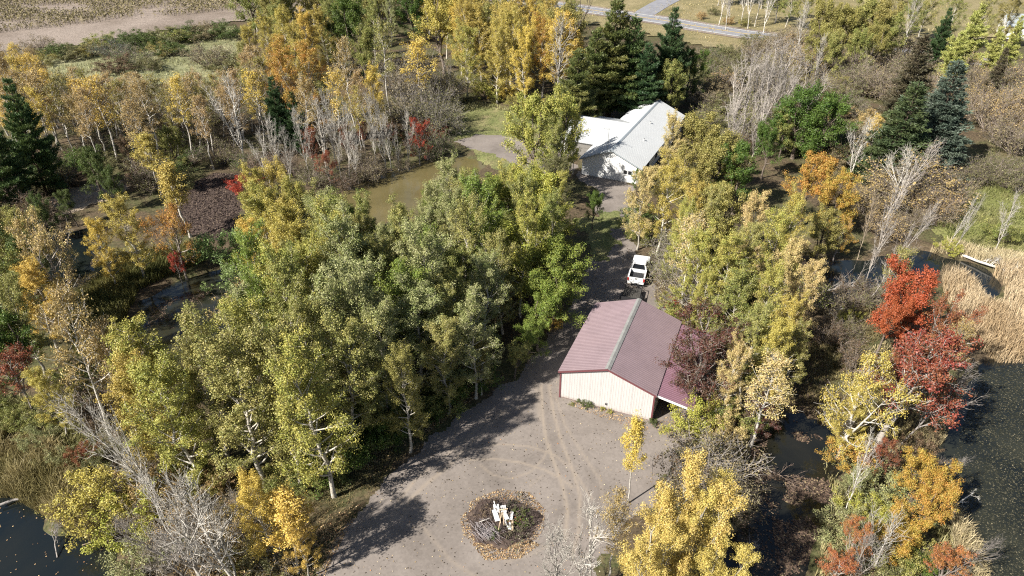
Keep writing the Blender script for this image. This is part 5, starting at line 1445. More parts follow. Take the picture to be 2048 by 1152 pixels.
LITTER = [
{'name': 'fallen_leaves','poly': [(-14.51,29.38),(-12.73,33.97),(-9.83,39.37),(-6.58,43.34),(-2.88,47.15),(1.75,52.91),(4.25,49.92),(11.46,43.95),(13.05,41.02),(11.47,36.8),(7.76,32.21),(5.64,29.0)],'n': 1500,'size': 0.09,'m': 'litter_gravel','label': 'scattered yellow and brown leaves on the gravel yard','seed': 51,'zoff': 0.03},
{'name': 'leaf_ring','poly': [(-3.85,33.97),(-3.01,35.83),(-0.93,36.9),(1.39,36.55),(2.48,34.88),(2.33,33.08),(1.28,31.71),(-0.32,31.38),(-2.28,31.58),(-3.58,32.64)],'n': 3800,'size': 0.1,'m': 'litter_tan','label': 'tan leaves heaped around the brush pile','seed': 52,'zoff': 0.03,'tilt': 0.5},
{'name': 'leaf_ring','poly': [(-3.01,32.0),(-0.86,31.71),(1.29,32.21),(2.0,31.79),(0.56,30.64),(-1.88,30.48)],'n': 1300,'size': 0.1,'m': 'litter_tan','label': 'tan leaves spilled on the near side of the brush pile','seed': 53,'zoff': 0.03,'tilt': 0.5},
{'name': 'fallen_leaves','poly': [(-23.37,37.81),(-16.88,38.58),(-12.25,41.59),(-7.63,45.2),(-2.99,49.92),(-0.66,50.65),(-6.21,43.95),(-9.91,39.91),(-11.02,35.83),(-12.09,32.64),(-12.96,28.62),(-21.73,28.62)],'n': 13000,'size': 0.12,'m': 'litter_tan','label': 'brown leaf carpet along the yard edge of the big stand','seed': 54,'dens': (0.8,-0.15,0.15)},
{'name': 'floating_leaves','poly': [(20.51,43.95),(25.15,44.88),(26.5,42.16),(24.41,35.83),(22.46,33.08),(19.88,29.38),(18.09,28.62),(19.57,34.88),(19.28,38.32)],'n': 11000,'size': 0.15,'m': 'litter_pond','label': 'brown leaves floating on the leafy pond','seed': 55,'water_z': -0.3,'zoff': 0.012,'tilt': 0.05,'dens': (1.9,0.1,0.1)},
{'name': 'floating_leaves','poly': [(14.88,28.62),(16.75,33.52),(19.66,41.02),(20.14,34.88),(18.09,28.62)],'n': 700,'size': 0.12,'m': 'litter_pond','label': 'few leaves on the dark open side of the leafy pond','seed': 56,'water_z': -0.3,'zoff': 0.012,'tilt': 0.05},
{'name': 'floating_weed','poly': [(45.03,51.77),(50.06,52.53),(61.36,52.14),(44.05,25.77),(31.24,25.77),(34.13,33.08),(33.98,35.83),(35.02,38.84),(39.38,44.57)],'n': 36000,'size': 0.1,'m': 'litter_weed','label': 'small leaves and weed floating on the lily pond','seed': 57,'water_z': -0.3,'zoff': 0.012,'tilt': 0.05,'dens': (0.6,-0.5,0.4)},
{'name': 'fallen_leaves','poly': [(-48.98,89.04),(-47.47,94.19),(-45.47,98.83),(-39.8,97.88),(-38.06,92.42),(-37.33,85.85),(-35.57,78.59),(-38.29,77.25),(-41.99,78.59)],'n': 7000,'size': 0.22,'m': 'litter_mud','label': 'dark purple brown leaves covering the mud','seed': 58,'tilt': 0.5},
{'name': 'floating_leaves','poly': [(-38.89,57.86),(-39.38,62.49),(-37.13,64.99),(-33.98,67.1),(-34.31,63.47),(-35.49,59.65),(-34.71,55.31)],'n': 1600,'size': 0.14,'m': 'litter_pond','label': 'reddish leaves along the edge of the marsh pool','seed': 59,'water_z': -0.3,'zoff': 0.012,'tilt': 0.05,'dens': (1.5,0,0.1)},
{'name': 'floating_leaves','poly': [(-40.58,35.83),(-36.35,35.12),(-28.69,31.79),(-26.79,29.3),(-36.15,29.0)],'n': 60,'size': 0.1,'m': 'litter_tan','label': 'few bright leaves on the corner pond','seed': 60,'water_z': -0.3,'zoff': 0.012,'tilt': 0.05},
{'name': 'fallen_leaves','poly': [(25.41,51.02),(31.0,54.5),(27.84,43.95),(24.71,44.88)],'n': 1800,'size': 0.14,'m': 'litter_pond','label': 'brown leaves on the swampy head of the leafy pond','seed': 61},
{'name': 'fallen_leaves','poly': [(5.68,47.15),(11.51,44.26),(11.79,43.34),(10.92,43.22),(5.17,46.36)],'n': 420,'size': 0.1,'m': 'litter_tan','label': 'yellow leaves along the foot of the cream gable','seed': 62},
{'name': 'fallen_leaves','poly': [(11.89,43.95),(16.11,46.49),(16.78,44.57),(13.58,41.59)],'n': 380,'size': 0.1,'m': 'litter_tan','label': 'leaves on the pale ground beside the lean to','seed': 63},
{'name': 'fallen_leaves','poly': [(5.58,59.65),(10.88,74.67),(14.96,77.25),(15.88,67.64),(11.33,63.47)],'n': 500,'size': 0.12,'m': 'litter_gravel','label': 'leaves on the shaded drive by the pickup','seed': 64},
]
FALLEN = [
('fallen_birch', [(54.82, 73.16, 0.15), (55.75, 71.63, 0.2), (56.66, 70.21, 0.35), (57.67, 69.04, 0.5), (59.15, 67.38, 0.7)], 0.17, 0.09, 'long white fallen birch lying along the far bank of the channel', 'white', 10, 71, 1.6, 0.6),
('fallen_birch', [(55.6, 73.46, 0.12), (57.57, 71.19, 0.25), (59.59, 69.04, 0.5)], 0.1, 0.06, 'thinner fallen birch beside the long one on the channel bank', 'pale', 12, 72, 1.5, 0.7),
('drowned_branch', [(-32.08, 30.97, -0.28), (-32.54, 31.72, 0.1), (-32.78, 32.41, 0.3), (-33.15, 32.72, 0.45)], 0.05, 0.03, 'grey dead branch sticking out of the corner pond', 'grey', 9, 73, 1.2, 0.2),
('drowned_branch', [(-30.8, 31.94, -0.2), (-29.93, 32.13, 0), (-28.54, 31.98, 0.2)], 0.05, 0.03, 'dark stick lying in the corner pond by the reeds', 'brown', 3, 74, 0.8, 0.1),
('fallen_limb', [(33.54, 64.17, 0.2), (35.25, 64.57, 0.6), (37.54, 64.93, 0.9), (39.75, 64.98, 1.0)], 0.12, 0.05, 'grey fallen limb across the shaded channel', 'pale', 16, 75, 2.2, 0.1),
('fallen_limb', [(31.44, 63.44, 1.0), (33.39, 62.56, 0.6), (33.79, 60.61, 0.3), (34.46, 59.51, 0.1)], 0.1, 0.04, 'broken white limb hanging towards the leafy pond', 'white', 10, 76, 1.8, -0.2),
('fallen_limb', [(38.09, 63.17, 0.2), (40.37, 63.75, 0.8), (43.16, 65.39, 1.4)], 0.1, 0.04, 'white dead branch tangle below the tall dead trunk', 'white', 18, 77, 1.8, 0.3),
('fallen_limb', [(33.38, 35.28, -0.2), (34.04, 35.49, 0.4), (34.89, 35.77, 0.9)], 0.07, 0.035, 'broken pale limb over the lily pond beside the golden orange tree', 'white', 4, 78, 0.8, 0.2),
('fallen_limb', [(18.32, 39.03, -0.2), (19.63, 38.55, 0.6), (21.06, 37.95, 0.4), (21.79, 37.55, 0)], 0.05, 0.02, 'dark drooping branch dipping into the leafy pond', 'brown', 14, 79, 1.3, -0.1),
('fallen_limb', [(16.24, 30.3, -0.2), (16.63, 30.74, 0.3), (16.82, 31.06, 0.7)], 0.05, 0.02, 'grey twiggy snag at the bottom edge of the leafy pond', 'grey', 10, 80, 1.0, 0.2),
('fallen_limb', [(28.84, 47.71, 0.1), (28.67, 44.14, 0.4), (28.29, 42.54, 0.2)], 0.06, 0.03, 'curved white branch above the head of the leafy pond', 'white', 3, 81, 0.8, 0.2),
('fallen_log', [(-38.76, 35.35, 0.0), (-38.06, 35.78, 0.05), (-36.82, 35.98, 0.1)], 0.12, 0.08, 'weathered log at the shore of the corner pond', 'grey', 2, 82, 0.8, 0.1),
]


# ------------------------------------------------------------------ material helpers
MATS = {}
def mat(name):
    m = bpy.data.materials.new(name)
    m.use_nodes = True
    nt = m.node_tree
    nt.nodes.clear()
    MATS[name] = m
    return m, nt

def N(nt, typ, ins=None, **kw):
    n = nt.nodes.new(typ)
    for k, v in kw.items():
        setattr(n, k, v)
    for k, v in (ins or {}).items():
        s = n.inputs[k]
        if isinstance(v, bpy.types.NodeSocket):
            nt.links.new(v, s)
        else:
            s.default_value = v
    return n

def col(*c):
    return (c[0], c[1], c[2], 1.0)

def mix(nt, fac, a, b, blend='MIX'):
    n = nt.nodes.new('ShaderNodeMix')
    n.data_type = 'RGBA'
    n.blend_type = blend
    for idx, v in ((0, fac), (6, a), (7, b)):
        s = n.inputs[idx]
        if isinstance(v, bpy.types.NodeSocket):
            nt.links.new(v, s)
        else:
            s.default_value = v
    return n.outputs[2]

def ramp(nt, fac, stops):
    n = nt.nodes.new('ShaderNodeValToRGB')
    nt.links.new(fac, n.inputs[0])
    el = n.color_ramp.elements
    el[0].position, el[0].color = stops[0][0], stops[0][1]
    el[1].position, el[1].color = stops[-1][0], stops[-1][1]
    for p, c in stops[1:-1]:
        e = el.new(p)
        e.color = c
    return n.outputs[0]

def g(v):
    return (v, v, v, 1.0)

def noise(nt, vec, scale, detail=4.0, rough=0.6, dist=0.0):
    return N(nt, 'ShaderNodeTexNoise', {'Vector': vec, 'Scale': scale, 'Detail': detail, 'Roughness': rough, 'Distortion': dist}).outputs[0]

def math_(nt, op, a, b=0.0, clamp=False):
    n = nt.nodes.new('ShaderNodeMath')
    n.operation = op
    n.use_clamp = clamp
    for i, v in enumerate((a, b)):
        if isinstance(v, bpy.types.NodeSocket):
            nt.links.new(v, n.inputs[i])
        else:
            n.inputs[i].default_value = v
    return n.outputs[0]

def out(nt, shader, disp=None):
    o = nt.nodes.new('ShaderNodeOutputMaterial')
    nt.links.new(shader, o.inputs[0])

def principled(nt, color, rough=0.8, spec=0.3, metallic=0.0, normal=None):
    p = nt.nodes.new('ShaderNodeBsdfPrincipled')
    for k, v in (('Base Color', color), ('Roughness', rough), ('Specular IOR Level', spec), ('Metallic', metallic)):
        if isinstance(v, bpy.types.NodeSocket):
            nt.links.new(v, p.inputs[k])
        else:
            p.inputs[k].default_value = v
    if normal is not None:
        nt.links.new(normal, p.inputs['Normal'])
    out(nt, p.outputs[0])
    return p

def bump(nt, h, strength, dist):
    return N(nt, 'ShaderNodeBump', {'Height': h, 'Strength': strength, 'Distance': dist}).outputs[0]

def simple(name, c, rough=0.6, spec=0.3, metallic=0.0, var=0.12, scale=3.0, dirt=None):
    m, nt = mat(name)
    tc = N(nt, 'ShaderNodeTexCoord').outputs['Object']
    n1 = noise(nt, tc, scale, 5.0, 0.65)
    n2 = noise(nt, tc, scale * 7.3, 3.0, 0.6)
    f = math_(nt, 'ADD', math_(nt, 'MULTIPLY', n1, 0.7), math_(nt, 'MULTIPLY', n2, 0.3))
    lo = tuple(v * (1 - var) for v in c)
    hi = tuple(min(1, v * (1 + var)) for v in c)
    cc = ramp(nt, f, [(0.3, col(*lo)), (0.7, col(*hi))])
    if dirt:
        d = ramp(nt, noise(nt, tc, scale * 0.6, 6.0, 0.7), [(0.52, g(0)), (0.75, g(1))])
        cc = mix(nt, math_(nt, 'MULTIPLY', d, 0.55), cc, col(*dirt))
    principled(nt, cc, rough, spec, metallic, bump(nt, n2, 0.15, 0.01))
    return m

# ---- ground materials
def ground_material(name, stops, scale, detail_col, detail_amt, rough=0.95, bump_d=0.06, attr=None, attr_col=None, speck=0.27):
    m, nt = mat(name)
    tc = N(nt, 'ShaderNodeTexCoord').outputs['Object']
    big = noise(nt, tc, scale, 6.0, 0.62, 0.4)
    c = ramp(nt, big, stops)
    fine = noise(nt, tc, 3.1, 8.0, 0.75)
    c = mix(nt, math_(nt, 'MULTIPLY', ramp(nt, fine, [(0.45, g(0)), (0.68, g(1))]), detail_amt), c, detail_col)
    vor = N(nt, 'ShaderNodeTexVoronoi', {'Vector': tc, 'Scale': 5.5, 'Randomness': 1.0})
    spk = ramp(nt, vor.outputs['Color'], [(0.25, g(1 - speck)), (0.75, g(1 + speck))])
    c = mix(nt, 1.0, c, spk, 'MULTIPLY')
    if attr:
        a = N(nt, 'ShaderNodeAttribute', attribute_name=attr).outputs['Fac']
        wob = noise(nt, tc, 1.7, 6.0, 0.7)
        f = math_(nt, 'MULTIPLY', a, math_(nt, 'ADD', math_(nt, 'MULTIPLY', wob, 1.3), 0.1), True)
        c = mix(nt, f, c, attr_col)
    principled(nt, c, rough, 0.15, 0.0, bump(nt, fine, 0.6, bump_d))
    return m

ground_material('forest_floor', [(0.30, col(0.042, 0.036, 0.022)), (0.45, col(0.080, 0.060, 0.038)), (0.56, col(0.060, 0.066, 0.026)), (0.72, col(0.115, 0.092, 0.050))],
                0.09, col(0.15, 0.105, 0.062), 0.6)
ground_material('gravel', [(0.30, col(0.138, 0.119, 0.104)), (0.5, col(0.188, 0.163, 0.144)), (0.70, col(0.220, 0.192, 0.170))],
                0.22, col(0.21, 0.182, 0.158), 0.3, 0.9, 0.006, 'track', col(0.29, 0.24, 0.188), 0.06)
ground_material('lawn_grass', [(0.30, col(0.085, 0.105, 0.034)), (0.5, col(0.130, 0.142, 0.052)), (0.72, col(0.20, 0.17, 0.09))],
                0.22, col(0.24, 0.195, 0.115), 0.45, 0.95, 0.05)
ground_material('meadow', [(0.3, col(0.11, 0.12, 0.055)), (0.5, col(0.18, 0.185, 0.095)), (0.7, col(0.23, 0.22, 0.13))],
                0.12, col(0.27, 0.25, 0.16), 0.5)
ground_material('dry_verge', [(0.3, col(0.11, 0.105, 0.045)), (0.5, col(0.19, 0.16, 0.08)), (0.7, col(0.24, 0.20, 0.11))],
                0.12, col(0.26, 0.22, 0.13), 0.5)
ground_material('field_soil', [(0.3, col(0.15, 0.12, 0.095)), (0.5, col(0.225, 0.185, 0.155)), (0.7, col(0.27, 0.225, 0.19))],
                0.05, col(0.15, 0.115, 0.085), 0.6)
ground_material('mud', [(0.3, col(0.036, 0.026, 0.022)), (0.5, col(0.062, 0.046, 0.038)), (0.72, col(0.105, 0.078, 0.062))],
                0.5, col(0.09, 0.06, 0.05), 0.6)
ground_material('sand_path', [(0.3, col(0.20, 0.155, 0.11)), (0.5, col(0.30, 0.245, 0.18)), (0.7, col(0.38, 0.31, 0.23))],
                0.3, col(0.2, 0.14, 0.09), 0.5)
ground_material('marsh_green', [(0.3, col(0.09, 0.105, 0.03)), (0.5, col(0.14, 0.15, 0.048)), (0.7, col(0.21, 0.195, 0.085))],
                0.15, col(0.30, 0.27, 0.12), 0.45)

def asphalt():
    m, nt = mat('asphalt')
    tc = N(nt, 'ShaderNodeTexCoord').outputs['Object']
    f = noise(nt, tc, 0.4, 8.0, 0.7)
    c = ramp(nt, f, [(0.3, col(0.17, 0.17, 0.185)), (0.7, col(0.25, 0.25, 0.265))])
    principled(nt, c, 0.85, 0.3)
asphalt()
simple('line_white', (0.55, 0.55, 0.52), 0.8, 0.2, 0, 0.2, 6)
simple('line_yellow', (0.50, 0.36, 0.10), 0.8, 0.2, 0, 0.2, 6)

def water(name, c1, c2, rough, spec=0.5):
    m, nt = mat(name)
    tc = N(nt, 'ShaderNodeTexCoord').outputs['Object']
    f = noise(nt, tc, 0.16, 5.0, 0.6, 0.6)
    c = ramp(nt, f, [(0.35, col(*c1)), (0.68, col(*c2))])
    w = noise(nt, tc, 2.2, 3.0, 0.5)
    principled(nt, c, rough, spec, 0.0, bump(nt, w, 0.05, 0.02))
water('water_dark', (0.006, 0.009, 0.010), (0.014, 0.015, 0.012), 0.06)
water('water_mud', (0.095, 0.078, 0.032), (0.135, 0.110, 0.050), 0.07)
water('water_brown', (0.006, 0.007, 0.006), (0.020, 0.018, 0.012), 0.06)
water('water_weedy', (0.008, 0.010, 0.009), (0.026, 0.027, 0.018), 0.08)

# ---- plants: the colours come from the object (colour A) and its 'leaf_b' property (colour B), mixed leaf by leaf
def leaf_material(name, transl=0.20, gloss=0.022, var=0.38):
    m, nt = mat(name)
    oi = N(nt, 'ShaderNodeObjectInfo')
    b = N(nt, 'ShaderNodeAttribute', attribute_type='OBJECT', attribute_name='leaf_b').outputs['Color']
    t = N(nt, 'ShaderNodeAttribute', attribute_name='tint')
    sep = N(nt, 'ShaderNodeSeparateColor', {0: t.outputs['Color']})
    fac = math_(nt, 'ADD', math_(nt, 'MULTIPLY', sep.outputs[0], 0.75), math_(nt, 'MULTIPLY', sep.outputs[1], 0.35))
    fac = math_(nt, 'SUBTRACT', fac, 0.05, True)
    c = mix(nt, fac, oi.outputs['Color'], b)
    v = math_(nt, 'ADD', math_(nt, 'MULTIPLY', sep.outputs[2], var), 1.0 - var * 0.5)
    hsv = N(nt, 'ShaderNodeHueSaturation', {'Color': c, 'Value': v, 'Saturation': 1.0,
            'Hue': math_(nt, 'ADD', math_(nt, 'MULTIPLY', oi.outputs['Random'], 0.018), 0.491)})
    c = hsv.outputs[0]
    d = N(nt, 'ShaderNodeBsdfDiffuse', {'Color': c})
    tr = N(nt, 'ShaderNodeBsdfTranslucent', {'Color': c})
    s = N(nt, 'ShaderNodeMixShader', {0: transl, 1: d.outputs[0], 2: tr.outputs[0]})
    gl = N(nt, 'ShaderNodeBsdfGlossy', {'Color': g(0.9), 'Roughness': 0.5})
    s2 = N(nt, 'ShaderNodeMixShader', {0: gloss, 1: s.outputs[0], 2: gl.outputs[0]})
    out(nt, s2.outputs[0])
leaf_material('leaf')
leaf_material('needle', 0.15, 0.03, 0.7)
leaf_material('reed', 0.25, 0.02, 0.7)

def bark_material():
    m, nt = mat('bark')
    oi = N(nt, 'ShaderNodeObjectInfo')
    tc = N(nt, 'ShaderNodeTexCoord').outputs['Object']
    mp = N(nt, 'ShaderNodeMapping', {'Vector': tc, 'Scale': (1.2, 1.2, 4.0)}).outputs[0]
    f = noise(nt, mp, 1.6, 6.0, 0.7)
    dark = ramp(nt, f, [(0.36, g(0.22)), (0.47, g(0.9)), (0.7, g(1.1))])
    c = mix(nt, 1.0, oi.outputs['Color'], dark, 'MULTIPLY')
    principled(nt, c, 0.85, 0.2)
bark_material()

def litter_material(name, stops, rough=0.85):
    m, nt = mat(name)
    t = N(nt, 'ShaderNodeAttribute', attribute_name='tint')
    sep = N(nt, 'ShaderNodeSeparateColor', {0: t.outputs['Color']})
    c = ramp(nt, sep.outputs[0], stops)
    principled(nt, c, rough, 0.2)
litter_material('litter_tan', [(0.0, col(0.08, 0.05, 0.03)), (0.3, col(0.20, 0.13, 0.075)), (0.6, col(0.34, 0.235, 0.125)), (0.85, col(0.48, 0.36, 0.20)), (1.0, col(0.34, 0.17, 0.08))])
litter_material('litter_gravel', [(0.0, col(0.035, 0.028, 0.022)), (0.66, col(0.10, 0.075, 0.05)), (0.74, col(0.34, 0.25, 0.13)), (0.92, col(0.50, 0.43, 0.30)), (1.0, col(0.34, 0.14, 0.05))])
litter_material('litter_pond', [(0.0, col(0.030, 0.021, 0.016)), (0.5, col(0.085, 0.058, 0.043)), (0.85, col(0.155, 0.105, 0.075)), (1.0, col(0.28, 0.22, 0.12))])
litter_material('litter_weed', [(0.0, col(0.014, 0.016, 0.012)), (0.6, col(0.040, 0.040, 0.026)), (0.94, col(0.085, 0.078, 0.052)), (1.0, col(0.22, 0.19, 0.12))])
litter_material('litter_mud', [(0.0, col(0.026, 0.016, 0.015)), (0.6, col(0.060, 0.043, 0.036)), (1.0, col(0.15, 0.11, 0.08))])
litter_material('corn', [(0.0, col(0.10, 0.095, 0.035)), (0.5, col(0.22, 0.185, 0.085)), (1.0, col(0.36, 0.31, 0.19))])

# ------------------------------------------------------------------ mesh helpers
def mesh_np(name, v, f, materials=(), tint=None, smooth=False, extra=None):
    v = np.asarray(v, np.float32)
    f = np.asarray(f, np.int32)
    me = bpy.data.meshes.new(name)
    k = f.shape[1]
    me.vertices.add(len(v))
    me.vertices.foreach_set('co', v.ravel())
    me.loops.add(f.size)
    me.loops.foreach_set('vertex_index', f.ravel())
    me.polygons.add(len(f))
    me.polygons.foreach_set('loop_start', np.arange(0, f.size, k, dtype=np.int32))
    me.polygons.foreach_set('loop_total', np.full(len(f), k, np.int32))
    if smooth:
        me.polygons.foreach_set('use_smooth', np.ones(len(f), bool))
    for m in materials:
        me.materials.append(MATS[m] if isinstance(m, str) else m)
    if tint is not None:
        a = me.color_attributes.new('tint', 'FLOAT_COLOR', 'POINT')
        t = np.ones((len(v), 4), np.float32)
        t[:, :3] = tint
        a.data.foreach_set('color', t.ravel())
    for nme, arr in (extra or {}).items():
        a = me.attributes.new(nme, 'FLOAT', 'POINT')
        a.data.foreach_set('value', np.asarray(arr, np.float32))
    me.update(calc_edges=True)
    return me

def add(name, me, parent=None, loc=None, rot=None, label=None, cat=None, group=None, kind=None):
    o = bpy.data.objects.new(name, me)
    C.objects.link(o)
    if parent is not None:
        o.parent = parent
    if loc is not None:
        o.location = loc
    if rot is not None:
        o.rotation_euler = rot
    for k, v in (('label', label), ('category', cat), ('group', group), ('kind', kind)):
        if v:
            o[k] = v
    return o

class MB:
    """collects boxes, prisms and tubes into one mesh"""
    def __init__(s):
        s.v, s.f = [], []
    def poly(s, pts, faces):
        o = len(s.v)
        s.v += [tuple(p) for p in pts]
        s.f += [tuple(i + o for i in f) for f in faces]
        return s
    def box(s, x0, y0, z0, x1, y1, z1, M=None):
        p = [(x0, y0, z0), (x1, y0, z0), (x1, y1, z0), (x0, y1, z0), (x0, y0, z1), (x1, y0, z1), (x1, y1, z1), (x0, y1, z1)]
        if M is not None:
            p = [tuple(M @ Vector(q)) for q in p]
        return s.poly(p, [(0, 3, 2, 1), (4, 5, 6, 7), (0, 1, 5, 4), (1, 2, 6, 5), (2, 3, 7, 6), (3, 0, 4, 7)])
    def prism(s, outline, axis, a0, a1):
        """outline: 2-D points, extruded along axis from a0 to a1"""
        n = len(outline)
        def P(q, a):
            return {'x': (a, q[0], q[1]), 'y': (q[0], a, q[1]), 'z': (q[0], q[1], a)}[axis]
        return s.poly([P(q, a0) for q in outline] + [P(q, a1) for q in outline],
                      [tuple(range(n)), tuple(range(2 * n - 1, n - 1, -1))] + [(i, i + n, (i + 1) % n + n, (i + 1) % n) for i in range(n)])
    def slab(s, a, b, c, d, t):
        """a quad a,b,c,d with thickness t downwards along its normal"""
        a, b, c, d = map(Vector, (a, b, c, d))
        n = (b - a).cross(d - a).normalized() * t
        return s.poly([a, b, c, d, a - n, b - n, c - n, d - n], [(0, 1, 2, 3), (7, 6, 5, 4), (0, 4, 5, 1), (1, 5, 6, 2), (2, 6, 7, 3), (3, 7, 4, 0)])
    def tube(s, p0, p1, r, n=8, r1=None):
        p0, p1 = Vector(p0), Vector(p1)
        r1 = r if r1 is None else r1
        q = (p1 - p0).to_track_quat('Z', 'Y')
        ring = [Vector((math.cos(2 * math.pi * i / n), math.sin(2 * math.pi * i / n), 0)) for i in range(n)]
        pts = [p0 + q @ (c * r) for c in ring] + [p1 + q @ (c * r1) for c in ring]
        return s.poly(pts, [tuple(range(n - 1, -1, -1)), tuple(range(n, 2 * n))] + [(i, (i + 1) % n, (i + 1) % n + n, i + n) for i in range(n)])
    def mesh(s, name, m, bevel=0.0, smooth=False):
        me = bpy.data.meshes.new(name)
        me.from_pydata([tuple(p) for p in s.v], [], s.f)
        if bevel:
            bm = bmesh.new()
            bm.from_mesh(me)
            bmesh.ops.recalc_face_normals(bm, faces=bm.faces)
            bmesh.ops.bevel(bm, geom=list(bm.edges), offset=bevel, segments=2, affect='EDGES', clamp_overlap=True)
            bm.to_mesh(me)
            bm.free()
        else:
            bm = bmesh.new()
            bm.from_mesh(me)
            bmesh.ops.recalc_face_normals(bm, faces=bm.faces)
            bm.to_mesh(me)
            bm.free()
        me.materials.append(MATS[m] if isinstance(m, str) else m)
        if smooth:
            for p in me.polygons:
                p.use_smooth = True
        return me
    def obj(s, name, m, parent=None, bevel=0.0, **kw):
        return add(name, s.mesh(name, m, bevel), parent, **kw)

def empty(name, loc, rz=0.0, label=None, cat=None, group=None):
    o = add(name, None, None, loc, (0, 0, rz), label, cat, group)
    o.empty_display_size = 0.2
    return o

# ------------------------------------------------------------------ polygons on the ground
def inside(poly, x, y):
    p = np.asarray(poly, float)
    r = np.zeros(x.shape, bool)
    j = len(p) - 1
    for i in range(len(p)):
        xi, yi, xj, yj = p[i][0], p[i][1], p[j][0], p[j][1]
        hit = ((yi > y) != (yj > y)) & (x < (xj - xi) * (y - yi) / (yj - yi + 1e-12) + xi)
        r ^= hit
        j = i
    return r

def edge_dist(poly, x, y, closed=True):
    p = np.asarray(poly, float)
    d = np.full(x.shape, 1e9)
    n = len(p)
    for i in range(n if closed else n - 1):
        a, b = p[i], p[(i + 1) % n]
        ab = b - a
        t = np.clip(((x - a[0]) * ab[0] + (y - a[1]) * ab[1]) / (ab @ ab + 1e-9), 0, 1)
        d = np.minimum(d, np.hypot(x - a[0] - t * ab[0], y - a[1] - t * ab[1]))
    return d

def sdist(poly, x, y):
    d = edge_dist(poly, x, y)
    return np.where(inside(poly, x, y), -d, d)

_wav = [(RNG.uniform(0.15, 1.6), RNG.uniform(0, 6.28), RNG.uniform(0, 6.28)) for _ in range(14)]
def wobble(x, y):
    s = np.zeros(np.shape(x))
    for k, a, ph in _wav:
        s = s + np.sin(k * (x * math.cos(a) + y * math.sin(a)) * 1.6 + ph) / (0.6 + k * 1.3)
    return s * 0.22

# ------------------------------------------------------------------ ground sheet, from under the viewer to the horizon
def axis(lo, hi, step, far):
    c = list(np.arange(lo, hi + 1e-6, step))
    s, a = step, lo
    left = []
    while a > -far:
        s *= 1.35
        a -= s
        left.append(a)
    s, a = step, hi
    right = []
    while a < far:
        s *= 1.35
        a += s
        right.append(a)
    return np.array(left[::-1] + c + right)

FLAT = [P for P in (SHEETS['driveway'], SHEETS['lawn'], SHEETS['gravel_turnaround'], SHEETS['yard_grass'], SHEETS['sand_path'], SHEETS['mudflat'])]
def land(x, y):
    flat = np.full(np.shape(x), 1e9)
    for P in FLAT:
        flat = np.minimum(flat, sdist(P, x, y))
    k = np.clip((flat - 0.8) / 4.0, 0, 1)
    z = k * (wobble(x * 0.45, y * 0.45) * 0.35 - 0.03)
    for nme, P, m in PONDS:
        d = sdist(P, x, y) + wobble(x, y) * 1.1
        z = np.where(d < 1.6, z * np.clip(d / 1.6, 0, 1) - 0.75 * np.clip((1.4 - d) / 2.2, 0, 1), z)
    far = np.clip((np.hypot(x, y) - 150) / 60, 0, 1)
    return z * (1 - far)

def build_ground():
    X, Y = axis(-84, 84, 0.7, 3000), axis(16, 150, 0.7, 3000)
    gx, gy = np.meshgrid(X, Y)
    gz = land(gx, gy)
    v = np.stack([gx.ravel(), gy.ravel(), gz.ravel()], 1)
    nx, ny = len(X), len(Y)
    i = (np.arange(ny - 1)[:, None] * nx + np.arange(nx - 1)[None]).ravel()
    f = np.stack([i, i + 1, i + 1 + nx, i + nx], 1)
    add('ground', mesh_np('ground', v, f, ['forest_floor'], smooth=True), kind='structure')
build_ground()

def sheet(name, poly, cell, z, m, wob=0.35, follow=True, extra=None, kind='structure', label=None):
    p = np.asarray(poly, float)
    x0, y0 = p.min(0) - 0.6
    x1, y1 = p.max(0) + 0.6
    X, Y = np.arange(x0, x1 + cell, cell), np.arange(y0, y1 + cell, cell)
    gx, gy = np.meshgrid(X, Y)
    d = sdist(poly, gx, gy) + wobble(gx * 2.1, gy * 2.1) * wob + (RNG.random(gx.shape) - 0.5) * wob * 0.5
    ok = d < 0
    nx = len(X)
    i = (np.arange(len(Y) - 1)[:, None] * nx + np.arange(nx - 1)[None])
    keep = ok[:-1, :-1] & ok[1:, :-1] & ok[:-1, 1:] & ok[1:, 1:]
    i = i[keep]
    f = np.stack([i, i + 1, i + 1 + nx, i + nx], 1)
    gz = (land(gx, gy) if follow else np.zeros(gx.shape)) + z
    v = np.stack([gx.ravel(), gy.ravel(), gz.ravel()], 1)
    used, inv = np.unique(f, return_inverse=True)
    v = v[used]
    f = inv.reshape(-1, 4)
    ex = None
    if extra:
        ex = {k: fn(v[:, 0], v[:, 1]) for k, fn in extra.items()}
    o = add(name, mesh_np(name, v, f, [m], extra=ex, smooth=True), kind=kind)
    if label:
        o['label'] = label
    return o

def tracks(x, y):
    t = np.zeros(x.shape)
    for pl, w, s in TRACKS:
        for off in (0,):
            d = edge_dist(pl, x, y, False)
            t = np.maximum(t, s * np.exp(-(d / (w * 0.62)) ** 2))
    return np.clip(t, 0, 1)

